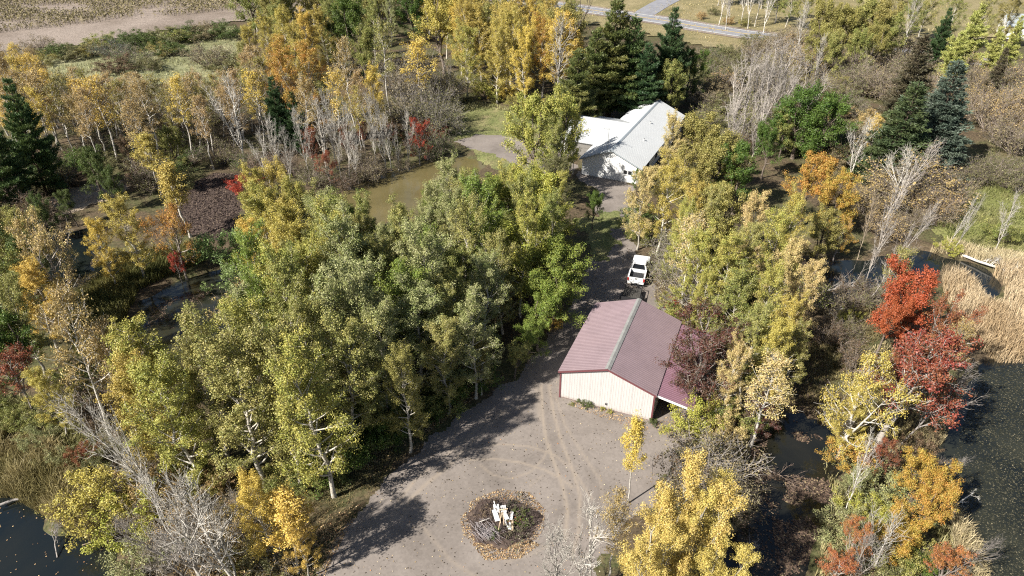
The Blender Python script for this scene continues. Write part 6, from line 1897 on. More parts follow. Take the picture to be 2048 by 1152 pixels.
sheet('driveway', SHEETS['driveway'], 0.16, 0.012, 'gravel', 0.5, True, {'track': tracks})
sheet('gravel_turnaround', SHEETS['gravel_turnaround'], 0.3, 0.020, 'gravel', 0.4, True, {'track': tracks})
sheet('lawn', SHEETS['lawn'], 0.3, 0.012, 'lawn_grass', 0.6)
sheet('yard_grass', SHEETS['yard_grass'], 0.25, 0.028, 'lawn_grass', 0.9)
sheet('sand_path', SHEETS['sand_path'], 0.4, 0.014, 'sand_path', 0.7)
sheet('mudflat', SHEETS['mudflat'], 0.4, 0.014, 'mud', 0.7)
sheet('meadow', SHEETS['meadow'], 1.2, 0.10, 'meadow', 0.8)
sheet('field', SHEETS['field'], 1.9, 0.22, 'field_soil', 1.6)
sheet('grass_verge', SHEETS['verge'], 1.2, 0.20, 'dry_verge', 2.2)
sheet('marsh_meadow', SHEETS['marsh'], 0.7, 0.06, 'marsh_green', 0.8)
for nme, P, m in PONDS:
    sheet(nme, [(q[0], q[1]) for q in POND_SHEETS[nme]], 0.8, -0.30, m, 0.0, False)

# ------------------------------------------------------------------ road with its side road
def ribbon(name, pts, w, z, m, kind='structure', w0=None, parent=None):
    p = np.asarray(pts, float)
    t = np.gradient(p, axis=0)
    t /= np.linalg.norm(t, axis=1)[:, None]
    nrm = np.stack([-t[:, 1], t[:, 0]], 1)
    L, Rr = p + nrm * w / 2, p - nrm * w / 2
    v = []
    for a, b in zip(L, Rr):
        v += [(a[0], a[1], z), (b[0], b[1], z)]
    f = [(2 * i, 2 * i + 1, 2 * i + 3, 2 * i + 2) for i in range(len(p) - 1)]
    return add(name, mesh_np(name, v, f, [m]), parent, kind=kind if parent is None else None)
def offset(pts, d):
    p = np.asarray(pts, float)
    t = np.gradient(p, axis=0)
    t /= np.linalg.norm(t, axis=1)[:, None]
    return p + np.stack([-t[:, 1], t[:, 0]], 1) * d
road = ribbon('road', ROAD, 8.6, 0.262, 'asphalt')
ribbon('side_road', SIDE_ROAD, 6.6, 0.268, 'asphalt')
for s in (-1, 1):
    ribbon('edge_line', offset(ROAD, s * 3.7), 0.3, 0.274, 'line_white', parent=road)
    ribbon('centre_line', offset(ROAD, s * 0.22), 0.22, 0.274, 'line_yellow', parent=road)
    ribbon('road_shoulder', offset(ROAD, s * 4.9), 2.2, 0.256, 'field_soil')

# ------------------------------------------------------------------ plants: prototype meshes, then one object tree per plant
def unit(v):
    return v / (np.linalg.norm(v, axis=-1, keepdims=True) + 1e-9)

class Wood:
    def __init__(s):
        s.v, s.f, s.n = [], [], 0
    def tube(s, pts, rad, k):
        pts = np.asarray(pts, float)
        rad = np.asarray(rad, float)
        t = unit(np.gradient(pts, axis=0))
        ref = np.array([0.31, 0.95, 0.05]) if abs(t[0, 2]) > 0.8 else np.array([0.0, 0.0, 1.0])
        u = unit(np.cross(t, ref))
        w = np.cross(t, u)
        a = np.arange(k) * 2 * math.pi / k
        ring = pts[:, None] + rad[:, None, None] * (np.cos(a)[None, :, None] * u[:, None] + np.sin(a)[None, :, None] * w[:, None])
        m = len(pts)
        i = np.arange(m - 1)[:, None] * k
        j = np.arange(k)[None]
        j2 = (j + 1) % k
        f = np.stack([i + j, i + j2, i + k + j2, i + k + j], -1).reshape(-1, 4) + s.n
        s.v.append(ring.reshape(-1, 3))
        s.f.append(f)
        s.n += m * k
    def mesh(s, name, m='bark'):
        return mesh_np(name, np.concatenate(s.v), np.concatenate(s.f), [m], smooth=True)

def curve(p, d, L, n, rng, up=0.0, jit=0.12):
    """a wandering branch from p along d"""
    pts = [p]
    d = unit(np.asarray(d, float))
    for _ in range(n):
        d = unit(d + np.array([0, 0, up / n]) + rng.normal(0, jit, 3))
        p = p + d * L / n
        pts.append(p)
    return np.array(pts)

def leaf_mesh(name, clumps, per, sig, size, rng, m='leaf', upb=0.35, flat=0.8, aspect=0.8):
    c = np.asarray(clumps)
    n = len(c)
    cnt = rng.poisson(per, n)
    idx = np.repeat(np.arange(n), cnt)
    K = len(idx)
    sg = sig * rng.uniform(0.6, 1.3, n)[idx]
    off = rng.normal(0, 1, (K, 3))
    off = off / (np.linalg.norm(off, axis=1, keepdims=True) + 1e-6) * (rng.random((K, 1)) ** 0.45) * 1.6
    off[:, 2] *= flat
    p = c[idx] + off * sg[:, None]
    nrm = unit(rng.normal(0, 0.75, (K, 3)) + off * 1.1 + np.array([0, 0, upb]))
    a = unit(np.cross(nrm, rng.normal(0, 1, (K, 3))))
    b = np.cross(nrm, a)
    s = size * rng.uniform(0.5, 1.45, K)[:, None]
    v = np.stack([p - a * s * 0.5, p + b * s * 0.5 * aspect, p + a * s * 0.5, p - b * s * 0.5 * aspect], 1).reshape(-1, 3)
    f = np.arange(K * 4).reshape(K, 4)
    cr = rng.random(n)
    tint = np.stack([cr[idx], rng.random(K), rng.random(K)], 1)
    return mesh_np(name, v, f, [m], tint=np.repeat(tint, 4, 0))

def broad(seed, h, r0, cb, nl, lmax, prof, e0, e1, nsub, per, sig, size, upc=0.5, sway=0.012, twigs=0, subl=0.45, leafy=1.0, forks=0, minr=0.012, twl=0.8, mid=True, along=0):
    """a broadleaf tree: trunk, limbs, branches, twigs; leaves in clumps along the branches"""
    rng = np.random.default_rng(seed)
    W = Wood()
    K = 11
    tp = np.zeros((K, 3))
    tp[:, 2] = np.linspace(-0.25, h * 0.96, K)
    tp[1:, :2] = np.cumsum(rng.normal(0, h * sway, (K - 1, 2)), 0)
    tr = r0 * (1 - np.linspace(0, 1, K)) ** 0.8 + minr * 1.2
    tr[0] *= 1.35
    W.tube(tp, tr, 7)
    clumps = [tp[-1]]
    stems = [(tp, tr)]
    for q in range(forks):
        k = rng.integers(2, 5)
        az = rng.uniform(0, 6.28)
        d = np.array([math.cos(az) * 0.55, math.sin(az) * 0.55, 1.0])
        pts = curve(tp[k], d, (h - tp[k, 2]) * rng.uniform(0.75, 0.98), 7, rng, 0.5, 0.07)
        rr = np.linspace(tr[k] * 0.75, minr * 1.2, len(pts))
        W.tube(pts, rr, 6)
        stems.append((pts, rr))
        clumps.append(pts[-1])
    az = rng.uniform(0, 6.28)
    for i in range(nl):
        u = (i + rng.uniform(0, 1)) / nl
        sp, sr = stems[rng.integers(0, len(stems))] if forks else stems[0]
        zt = h * (cb + (0.97 - cb) * u)
        zs = sp[:, 2]
        if zt < zs[0] or zt > zs[-1]:
            zt = zs[0] + (zs[-1] - zs[0]) * rng.uniform(0.2, 0.95)
        p = np.array([np.interp(zt, zs, sp[:, c]) for c in range(3)])
        rp = np.interp(zt, zs, sr)
        u2 = np.clip((zt / h - cb) / (0.97 - cb), 0, 1)
        az += 2.4 + rng.normal(0, 0.35)
        el = R(e0 + (e1 - e0) * u2 + rng.normal(0, 8))
        L = lmax * prof(u2) * rng.uniform(0.6, 1.2) + 0.25
        d = np.array([math.cos(az) * math.cos(el), math.sin(az) * math.cos(el), math.sin(el)])
        pts = curve(p, d, L, 5, rng, upc, 0.10)
        rr = np.linspace(min(rp * 0.65, 0.02 + L * 0.026), minr, len(pts))
        W.tube(pts, rr, 4)
        clumps.append(pts[-1])
        if mid:
            clumps.append(pts[3])
        for q in range(along):
            clumps.append(pts[2 + q % 4] * 0.5 + pts[min(5, 3 + q % 4)] * 0.5 + rng.normal(0, 0.12, 3))
        for j in range(nsub):
            s = rng.uniform(0.3, 1.0)
            q = np.array([np.interp(s * 5, np.arange(6), pts[:, c]) for c in range(3)])
            dd = unit(unit(pts[-1] - pts[0]) + rng.normal(0, 0.75, 3) + np.array([0, 0, 0.25]))
            l2 = L * subl * rng.uniform(0.5, 1.15) * (1.15 - 0.5 * s) + 0.2
            sp2 = curve(q, dd, l2, 3, rng, upc * 0.5, 0.16)
            W.tube(sp2, np.linspace(max(minr, rr[-1] * 1.6), minr * 0.75, len(sp2)), 3)
            clumps.append(sp2[-1])
            if mid:
                clumps.append(sp2[1] * 0.4 + sp2[2] * 0.6)
            for k in range(twigs):
                q2 = sp2[rng.integers(1, 4)]
                d3 = unit(unit(sp2[-1] - sp2[0]) + rng.normal(0, 0.7, 3) + np.array([0, 0, 0.2]))
                tw = curve(q2, d3, twl * rng.uniform(0.4, 1.1), 2, rng, 0.1, 0.15)
                W.tube(tw, np.linspace(minr * 0.75, minr * 0.5, 3), 3)
    clumps = np.array(clumps)
    if leafy < 1.0:
        clumps = clumps[rng.random(len(clumps)) < leafy]
    wood = W.mesh('trunk')
    leaves = leaf_mesh('crown', clumps, per, sig, size, rng) if per > 0 else None
    return wood, leaves, h

def oval(pw=0.6, lo=0.25):
    return lambda u: max(lo, (1 - (abs(u - 0.42) / 0.6) ** 2.2)) ** pw if abs(u - 0.42) < 0.58 else lo
def dome(u):
    return max(0.2, (1 - u ** 2.4)) * (0.75 + 0.25 * min(1, u * 4))

def shrub(seed, h, nst, spread, nsub, per, sig, size, twigs=0, minr=0.010, leafy=1.0, lo=0.35):
    rng = np.random.default_rng(seed)
    W = Wood()
    clumps = []
    for i in range(nst):
        az = 2.4 * i + rng.normal(0, 0.4)
        k = math.sqrt((i + 0.5) / nst)
        el = R(88 - 55 * k * spread)
        b = np.array([math.cos(az), math.sin(az), 0]) * 0.25 * k
        d = np.array([math.cos(az) * math.cos(el), math.sin(az) * math.cos(el), math.sin(el)])
        L = h * rng.uniform(0.75, 1.08) * (1.0 - 0.18 * k)
        pts = curve(b - d * 0.12, d, L, 5, rng, 0.12, 0.09)
        W.tube(pts, np.linspace(0.03 + h * 0.004, minr, 6), 4)
        clumps += [pts[-1], pts[4]]
        for j in range(nsub):
            s = rng.uniform(lo, 1.0)
            q = np.array([np.interp(s * 5, np.arange(6), pts[:, c]) for c in range(3)])
            dd = unit(unit(pts[-1] - pts[0]) + rng.normal(0, 0.8, 3))
            sp = curve(q, dd, h * 0.28 * rng.uniform(0.5, 1.2), 3, rng, 0.2, 0.15)
            W.tube(sp, np.linspace(minr * 1.3, minr * 0.7, 4), 3)
            clumps += [sp[-1], sp[2]]
            for t in range(twigs):
                d3 = unit(unit(sp[-1] - sp[0]) + rng.normal(0, 0.7, 3))
                tw = curve(sp[rng.integers(1, 4)], d3, h * 0.16 * rng.uniform(0.5, 1.2), 2, rng, 0.1, 0.15)
                W.tube(tw, np.linspace(minr * 0.7, minr * 0.45, 3), 3)
    clumps = np.array(clumps)
    if leafy < 1:
        clumps = clumps[rng.random(len(clumps)) < leafy]
    wood = W.mesh('stems')
    return wood, (leaf_mesh('foliage', clumps, per, sig, size, rng) if per > 0 else None), h

def needles_mesh(name, base, direc, count, length, width, spread, rng, clump_id):
    """tufts of needle blades: thin triangles fanning from base points along direc"""
    idx = np.repeat(np.arange(len(base)), count)
    K = len(idx)
    d = unit(direc[idx] + rng.normal(0, spread, (K, 3)) + np.array([0, 0, 0.12]))
    L = length * rng.uniform(0.6, 1.25, (K, 1))
    p = base[idx] + rng.normal(0, length * 0.3, (K, 3))
    sd = unit(np.cross(d, rng.normal(0, 1, (K, 3)))) * width * rng.uniform(0.7, 1.3, (K, 1))
    v = np.stack([p - sd, p + sd, p + d * L + sd * 0.25, p + d * L - sd * 0.25], 1).reshape(-1, 3)
    cr = rng.random(int(clump_id.max()) + 1)
    tint = np.stack([cr[clump_id[idx]], rng.random(K), rng.random(K)], 1)
    return mesh_np(name, v, np.arange(K * 4).reshape(K, 4), ['needle'], tint=np.repeat(tint, 4, 0))

def conifer(seed, h, r0, cb, whorls, per_whorl, lmax, prof, e_low, e_top, droop, tuft_gap, count, nlen, nwid, spread, side=0.5, inner=0.2, jit=0.25):
    rng = np.random.default_rng(seed)
    W = Wood()
    K = 8
    tp = np.zeros((K, 3))
    tp[:, 2] = np.linspace(-0.25, h, K)
    tp[1:, :2] = np.cumsum(rng.normal(0, 0.04, (K - 1, 2)), 0)
    W.tube(tp, np.linspace(r0, 0.02, K), 7)
    base, dr, cid = [], [], []
    bid = 0
    for w in range(whorls):
        u = (w + rng.uniform(0, 0.8)) / whorls
        z = h * (cb + (0.99 - cb) * u)
        az0 = rng.uniform(0, 6.28)
        nb = max(3, int(per_whorl * (1 - 0.35 * u)))
        for b in range(nb):
            az = az0 + b * 2 * math.pi / nb + rng.normal(0, jit)
            el = R(e_low + (e_top - e_low) * u + rng.normal(0, 6))
            L = lmax * prof(u) * rng.uniform(1 - jit * 1.6, 1.12) + 0.15
            d = np.array([math.cos(az) * math.cos(el), math.sin(az) * math.cos(el), math.sin(el)])
            p = np.array([np.interp(z, tp[:, 2], tp[:, 0]), np.interp(z, tp[:, 2], tp[:, 1]), z + rng.normal(0, 0.12)])
            pts = curve(p, d, L, 5, rng, droop, 0.05)
            W.tube(pts, np.linspace(0.015 + L * 0.012, 0.008, 6), 3)
            # side sprays carry the needles in flat plumes
            m = max(2, int(L / tuft_gap))
            for k in range(m):
                s = inner + (1 - inner) * (k + rng.uniform(0, 1)) / m
                q = np.array([np.interp(s * 5, np.arange(6), pts[:, c]) for c in range(3)])
                ax = unit(pts[-1] - pts[0])
                sdv = unit(np.cross(ax, [0, 0, 1]))
                wd = side * L * (1 - s) * 0.9 + 0.18
                nn = max(1, int(wd / tuft_gap * 1.5))
                for sgn in (-1, 1):
                    for t in range(nn):
                        tt = (t + rng.uniform(0, 1)) / nn
                        base.append(q + sdv * sgn * wd * tt + ax * wd * tt * 0.7 + rng.normal(0, 0.05, 3) + np.array([0, 0, 0.05 * tt]))
                        dr.append(unit(ax * 0.8 + sdv * sgn * 0.5 + np.array([0, 0, 0.35])))
                        cid.append(bid)
            base.append(pts[-1]); dr.append(unit(pts[-1] - pts[-2])); cid.append(bid)
            bid += 1
    base.append(tp[-1]); dr.append(np.array([0, 0, 1.0])); cid.append(bid)
    return W.mesh('trunk'), needles_mesh('crown', np.array(base), np.array(dr), count, nlen, nwid, spread, rng, np.array(cid)), h

PROTO = {}
PROTO['aspen'] = [broad(100 + i, 14, 0.17, 0.17, 40, 3.3, oval(0.5, 0.42), 12, 58, 6, 48, 0.28, 0.102, 0.75, subl=0.34, along=3) for i in range(5)]
PROTO['poplar'] = [broad(130 + i, 12, 0.16, 0.12, 36, 3.0, oval(0.6, 0.34), 26, 74, 6, 66, 0.26, 0.08, 0.7, forks=1, subl=0.32, along=3) for i in range(2)]
PROTO['thin'] = [broad(150 + i, 12, 0.13, 0.42, 26, 2.3, oval(0.6, 0.35), 25, 60, 5, 28, 0.32, 0.12, 0.5, twigs=1, leafy=0.68, minr=0.014) for i in range(5)]
PROTO['bare'] = [broad(170 + i, 10, 0.12, 0.22, 24, 2.7, oval(0.7, 0.35), 38, 68, 7, 0, 0, 0, 0.6, twigs=2, forks=i % 3, minr=0.016, twl=0.8) for i in range(5)]
PROTO['vase'] = [broad(190 + i, 10, 0.10, 0.12, 20, 2.6, oval(0.5, 0.5), 58, 78, 6, 0, 0, 0, 0.7, twigs=3, forks=3, minr=0.017, twl=0.9) for i in range(3)]
PROTO['sapling'] = [broad(195 + i, 6, 0.06, 0.46, 18, 1.0, oval(0.6, 0.4), 40, 70, 4, 50, 0.2, 0.072, 0.5, minr=0.01) for i in range(2)]
PROTO['maple'] = [broad(200 + i, 9, 0.2, 0.16, 30, 3.4, dome, 8, 68, 8, 40, 0.29, 0.112, 0.35, forks=2, subl=0.36, along=3) for i in range(4)]
PROTO['airy_maple'] = [broad(220 + i, 9, 0.18, 0.22, 26, 3.4, dome, 10, 62, 8, 32, 0.27, 0.108, 0.3, forks=2, twigs=1, leafy=0.78, minr=0.014, subl=0.38) for i in range(3)]
PROTO['pine'] = [conifer(300 + i, 15, 0.24, 0.10, 19, 7, 4.8, lambda u: max(0.12, (1 - u) ** 0.75 * (0.8 + 0.2 * min(1, u * 6))), 6, 42, 0.25, 0.32, 13, 0.32, 0.042, 0.55, 0.42, 0.25, 0.3) for i in range(3)]
PROTO['spruce'] = [conifer(320 + i, 12, 0.18, 0.04, 30, 8, 2.9, lambda u: max(0.05, (1 - u) ** 0.9), -8, 30, -0.02, 0.28, 11, 0.22, 0.038, 0.5, 0.40, 0.2, 0.15) for i in range(2)]
PROTO['larch'] = [conifer(340 + i, 11, 0.16, 0.06, 20, 6, 3.6, lambda u: max(0.15, (1 - u) ** 0.7), 25, 65, -0.5, 0.32, 11, 0.32, 0.045, 0.7, 0.35, 0.25, 0.35) for i in range(2)]
PROTO['leafy_shrub'] = [shrub(400 + i, 3, 14, 1.0, 6, 50, 0.20, 0.074, 1) for i in range(4)]
PROTO['twiggy_shrub'] = [shrub(420 + i, 4, 22, 1.0, 9, 9, 0.26, 0.11, 4, 0.013, 0.75) for i in range(4)]
PROTO['willow'] = [shrub(440 + i, 4, 12, 1.0, 8, 26, 0.26, 0.14, 1, 0.010, 1.0, 0.5) for i in range(2)]

NAMES = {'aspen': 'aspen_tree', 'poplar': 'poplar_tree', 'thin': 'birch_tree', 'bare': 'bare_tree', 'vase': 'bare_tree', 'sapling': 'aspen_sapling', 'maple': 'maple_tree',
         'airy_maple': 'maple_tree', 'pine': 'pine_tree', 'spruce': 'spruce_tree', 'larch': 'larch_tree', 'leafy_shrub': 'leafy_shrub', 'twiggy_shrub': 'twiggy_shrub', 'willow': 'willow_shrub'}
CATS = {'leafy_shrub': 'shrub', 'twiggy_shrub': 'shrub', 'willow': 'shrub'}
BARK = {'aspen': (0.46, 0.43, 0.37), 'poplar': (0.40, 0.38, 0.32), 'thin': (0.58, 0.55, 0.50), 'bare': (0.52, 0.49, 0.45), 'vase': (0.40, 0.375, 0.35), 'sapling': (0.5, 0.47, 0.42),
        'maple': (0.16, 0.13, 0.105), 'airy_maple': (0.30, 0.265, 0.235), 'pine': (0.09, 0.065, 0.045), 'spruce': (0.09, 0.07, 0.055), 'larch': (0.14, 0.11, 0.08),
        'leafy_shrub': (0.16, 0.13, 0.10), 'twiggy_shrub': (0.27, 0.225, 0.19), 'willow': (0.18, 0.16, 0.10)}

def plant(kind, x, y, h, pal, w, var, rz, lean, lean_az, label, group=None, bark=None):
    wood, leaves, h0 = PROTO[kind][var % len(PROTO[kind])]
    s = h / h0
    e = bpy.data.objects.new(NAMES[kind], None)
    C.objects.link(e)
    z = float(land(np.array([x]), np.array([y]))[0])
    e.location = (x, y, z - 0.02)
    # lean about a horizontal axis, after turning the plant about its own stem
    la = R(lean_az)
    e.rotation_euler = (Matrix.Rotation(R(lean), 3, Vector((-math.sin(la), math.cos(la), 0))) @ Matrix.Rotation(R(rz), 3, 'Z')).to_euler()
    e.scale = (s * w, s * w, s)
    e['label'] = label
    e['category'] = CATS.get(kind, 'tree')
    if group:
        e['group'] = group
    low = kind in CATS
    t = bpy.data.objects.new('stems' if low else 'trunk', wood)
    C.objects.link(t)
    t.parent = e
    b = BARKS[bark] if bark else BARK[kind]
    k = 0.72 + 0.45 * ((x * 12.9898 + y * 78.233) % 1.0)
    t.color = (b[0] * k, b[1] * k * 0.985, b[2] * k * 0.96, 1)
    if leaves is not None:
        c = bpy.data.objects.new('foliage' if low else 'crown', leaves)
        C.objects.link(c)
        c.parent = e
        A, B = PALETTE[pal]
        c.color = (A[0], A[1], A[2], 1)
        c['leaf_b'] = [float(q) for q in B]
    return e

ORD = ('first second third fourth fifth sixth seventh eighth ninth tenth eleventh twelfth thirteenth fourteenth fifteenth sixteenth '
       'seventeenth eighteenth nineteenth twentieth').split()
def which(rows, k, size):
    """alike plants of one group are told apart by their row in depth and their place in the row"""
    rows = sorted(rows, key=lambda q: q[2])
    n = max(1, math.ceil(len(rows) / size))
    m = math.ceil(len(rows) / n)
    names = {1: [''], 2: [' in the near row', ' in the far row'], 3: [' in the near row', ' in the middle row', ' in the far row']}.get(n) or \
        [' in the nearest row'] + [' in the %s row' % ORD[i] for i in range(1, n - 1)] + [' in the farthest row']
    res = {}
    for i in range(n):
        for j, q in enumerate(sorted(rows[i * m:(i + 1) * m], key=lambda q: q[1] / q[2])):
            res[id(q)] = ', ' + ('leftmost' if j == 0 else ORD[j] + ' from the left') + names[i]
    return res
by = {}
for row in PLANTS:
    by.setdefault(row[10], []).append(row)
tails = {}
for k, rows in by.items():
    if len(rows) > 1:
        tails.update(which(rows, k, 11))
for row in PLANTS:
    plant(*row[:10], LABELS[row[10]][0] + tails.get(id(row), ''), LABELS[row[10]][1], row[11] if len(row) > 11 else None)

# ------------------------------------------------------------------ reeds, grasses, leaf litter: stuff
def scatter(poly, n, rng, margin=0.0):
    p = np.asarray(poly, float)
    lo, hi = p.min(0), p.max(0)
    res = []
    tot = 0
    while tot < n:
        q = rng.uniform(lo, hi, (n * 2, 2))
        ok = inside(poly, q[:, 0], q[:, 1])
        q = q[ok]
        res.append(q)
        tot += len(q)
    return np.concatenate(res)[:n]

def blades(name, poly, n, hmin, hmax, wid, lean, palA, palB, label, seed, patch=0.5, m='reed'):
    rng = np.random.default_rng(seed)
    q = scatter(poly, n, rng)
    keep = (wobble(q[:, 0] * 1.7, q[:, 1] * 1.7) + rng.normal(0, 0.15, len(q))) > -patch
    q = q[keep]
    n = len(q)
    z = land(q[:, 0], q[:, 1])
    h = rng.uniform(hmin, hmax, n) * (0.8 + 0.35 * wobble(q[:, 0] * 0.9, q[:, 1] * 0.9))
    az = rng.uniform(0, 6.28, n)
    d = np.stack([np.cos(az), np.sin(az)], 1) * (lean * rng.normal(0.6, 0.6, n) * h)[:, None]
    sa = rng.uniform(0, 6.28, n)
    sd = np.stack([np.cos(sa), np.sin(sa), np.zeros(n)], 1) * wid
    b = np.stack([q[:, 0], q[:, 1], z - 0.05], 1)
    m1 = b + np.stack([d[:, 0] * 0.35, d[:, 1] * 0.35, h * 0.62], 1)
    t = b + np.stack([d[:, 0], d[:, 1], h * rng.uniform(0.7, 1.0, n)], 1)
    v = np.stack([b - sd, b + sd, m1 + sd * 0.8, m1 - sd * 0.8, t + sd * 0.2, t - sd * 0.2], 1).reshape(-1, 3)
    i = np.arange(n)[:, None] * 6
    f = np.concatenate([i + np.array([[0, 1, 2, 3]]), i + np.array([[3, 2, 4, 5]])])
    cl = np.clip(0.5 + wobble(q[:, 0], q[:, 1]) * 0.9 + rng.normal(0, 0.15, n), 0, 1)
    tint = np.repeat(np.stack([cl, rng.random(n), rng.random(n)], 1), 6, 0)
    o = add(name, mesh_np(name, v, f, [m], tint=tint), kind='stuff', label=label)
    o['category'] = 'reeds' if 'reed' in name or 'cattail' in name else 'grass'
    o.color = (*palA, 1)
    o['leaf_b'] = [float(c) for c in palB]
    return o

for b in BLADES:
    blades(*b)

def litter(name, poly, n, size, m, label, seed, zoff=0.03, water_z=None, tilt=0.25, dens=None, cat='leaves'):
    rng = np.random.default_rng(seed)
    q = scatter(poly, n, rng)
    if dens is not None:
        q = q[(wobble(q[:, 0] * dens[0], q[:, 1] * dens[0]) + rng.normal(0, dens[2], len(q))) > dens[1]]
    n = len(q)
    z = np.full(n, water_z) if water_z is not None else land(q[:, 0], q[:, 1])
    p = np.stack([q[:, 0], q[:, 1], z + zoff + rng.random(n) * 0.02], 1)
    nrm = unit(np.array([0, 0, 1.0]) + rng.normal(0, tilt, (n, 3)))
    a = unit(np.cross(nrm, rng.normal(0, 1, (n, 3))))
    b = np.cross(nrm, a)
    s = size * rng.uniform(0.6, 1.5, n)[:, None]
    v = np.stack([p - a * s * 0.5, p + b * s * 0.4, p + a * s * 0.5, p - b * s * 0.4], 1).reshape(-1, 3)
    tint = np.repeat(rng.random((n, 3)), 4, 0)
    o = add(name, mesh_np(name, v, np.arange(n * 4).reshape(n, 4), [m], tint=tint), kind='stuff', label=label)
    o['category'] = cat
    return o

for L in LITTER:
    litter(**L)

def corn_field():
    rng = np.random.default_rng(77)
    p = np.asarray(SHEETS['corn'], float)
    lo, hi = p.min(0), p.max(0)
    ca, sa = math.cos(R(CORN_AZ)), math.sin(R(CORN_AZ))
    pts = []
    for r in np.arange(-260, 260, 1.5):
        t = np.arange(-260, 260, 0.62) + rng.uniform(0, 0.5)
        x = t * ca - r * sa + (lo[0] + hi[0]) / 2
        y = t * sa + r * ca + (lo[1] + hi[1]) / 2
        pts.append(np.stack([x + rng.normal(0, 0.15, len(t)), y + rng.normal(0, 0.15, len(t))], 1))
    q = np.concatenate(pts)
    q = q[inside(SHEETS['corn'], q[:, 0], q[:, 1])]
    q = q[(wobble(q[:, 0] * 0.13, q[:, 1] * 0.4) + rng.normal(0, 0.12, len(q))) > -0.22]
    n = len(q)
    vs, tint = [], []
    h = rng.uniform(1.3, 2.3, n)
    b = np.stack([q[:, 0], q[:, 1], np.full(n, 0.2)], 1)
    for k in range(5):
        az = rng.uniform(0, 6.28, n)
        d = np.stack([np.cos(az), np.sin(az), np.zeros(n)], 1)
        if k == 0:
            p0, p1, p2 = b, b + np.array([0, 0, 1]) * h[:, None], b + d * 0.12
        else:
            zz = h * rng.uniform(0.3, 0.95, n)
            p0 = b + np.array([0, 0, 1]) * zz[:, None]
            p1 = p0 + d * rng.uniform(0.4, 0.8, n)[:, None] + np.array([0, 0, 1]) * rng.uniform(-0.5, 0.25, n)[:, None]
            p2 = p0 + np.array([0, 0, 0.16]) + d * 0.25
        vs.append(np.stack([p0, p1, p2], 1))
        c = rng.random(n)
        tint.append(np.repeat(np.stack([c, c, c], 1), 3, 0))
    v = np.concatenate([a.reshape(-1, 3) for a in vs])
    f = np.arange(len(v)).reshape(-1, 3)
    add('corn_stalks', mesh_np('corn_stalks', v, f, ['corn'], tint=np.concatenate(tint)), kind='stuff', label='dry standing corn stalks in the field beyond the dirt track')['category'] = 'corn'
corn_field()

# ------------------------------------------------------------------ building materials
simple('roof_maroon', (0.205, 0.150, 0.160), 0.5, 0.5, 0.0, 0.14, 0.5, dirt=(0.23, 0.165, 0.17))
simple('roof_maroon_new', (0.175, 0.095, 0.12), 0.4, 0.5, 0.0, 0.12, 0.7)
simple('ridge_grey', (0.21, 0.21, 0.20), 0.85, 0.2, 0.0, 0.3, 2.0, dirt=(0.13, 0.135, 0.115))
def siding():
    m, nt = mat('siding_cream')
    tc = N(nt, 'ShaderNodeTexCoord').outputs['Object']
    f = noise(nt, tc, 0.8, 5.0, 0.65)
    c = ramp(nt, f, [(0.3, col(0.41, 0.392, 0.378)), (0.7, col(0.445, 0.427, 0.412))])
    # rain splashed soil along the foot of the wall, ragged and uneven
    z = N(nt, 'ShaderNodeSeparateXYZ', {0: tc}).outputs[2]
    sp = math_(nt, 'SUBTRACT', math_(nt, 'MULTIPLY', noise(nt, tc, 2.6, 6.0, 0.75), 0.95), math_(nt, 'MULTIPLY', z, 0.95))
    c = mix(nt, math_(nt, 'MULTIPLY', ramp(nt, sp, [(0.05, g(0)), (0.45, g(1))]), 0.7), c, col(0.26, 0.215, 0.17))
    mp = N(nt, 'ShaderNodeMapping', {'Vector': tc, 'Scale': (5.0, 5.0, 0.35)}).outputs[0]
    c = mix(nt, math_(nt, 'MULTIPLY', ramp(nt, noise(nt, mp, 1.0, 5.0, 0.7), [(0.55, g(0)), (0.8, g(1))]), 0.1), c, col(0.36, 0.31, 0.27))
    principled(nt, c, 0.5, 0.35)
siding()
simple('trim_maroon', (0.13, 0.045, 0.05), 0.5, 0.4)
simple('fascia_white', (0.62, 0.62, 0.60), 0.6, 0.3)
simple('timber', (0.24, 0.17, 0.105), 0.85, 0.2, 0, 0.25, 4)
simple('roof_white', (0.43, 0.44, 0.44), 0.45, 0.4, 0.0, 0.06, 0.3)
simple('ridge_blue', (0.26, 0.29, 0.31), 0.5, 0.4)
simple('wall_white', (0.60, 0.60, 0.585), 0.6, 0.3, 0, 0.04, 0.6)
simple('dark_inside', (0.015, 0.014, 0.013), 0.9, 0.1)
simple('glass_dark', (0.012, 0.014, 0.017), 0.08, 0.6)
simple('door_grey', (0.18, 0.17, 0.155), 0.6, 0.3)
simple('steel_grey', (0.28, 0.28, 0.28), 0.45, 0.5, 0.6)
simple('truck_white', (0.62, 0.62, 0.615), 0.28, 0.5, 0, 0.02)
simple('bed_black', (0.03, 0.031, 0.033), 0.7, 0.3, 0, 0.3, 5)
simple('rubber', (0.018, 0.018, 0.018), 0.85, 0.2)
simple('chrome', (0.5, 0.5, 0.5), 0.25, 0.5, 0.9)
simple('tail_red', (0.35, 0.02, 0.015), 0.3, 0.5)
simple('trailer_black', (0.022, 0.022, 0.024), 0.55, 0.4)
simple('trailer_deck', (0.060, 0.056, 0.050), 0.9, 0.2, 0, 0.35, 4)
simple('board_white', (0.66, 0.65, 0.63), 0.7, 0.25, 0, 0.06, 6)
simple('board_raw', (0.52, 0.40, 0.27), 0.85, 0.2, 0, 0.2, 5)
simple('log_grey', (0.42, 0.39, 0.35), 0.85, 0.2, 0, 0.3, 4)
simple('stone', (0.25, 0.23, 0.21), 0.9, 0.2, 0, 0.3, 4)

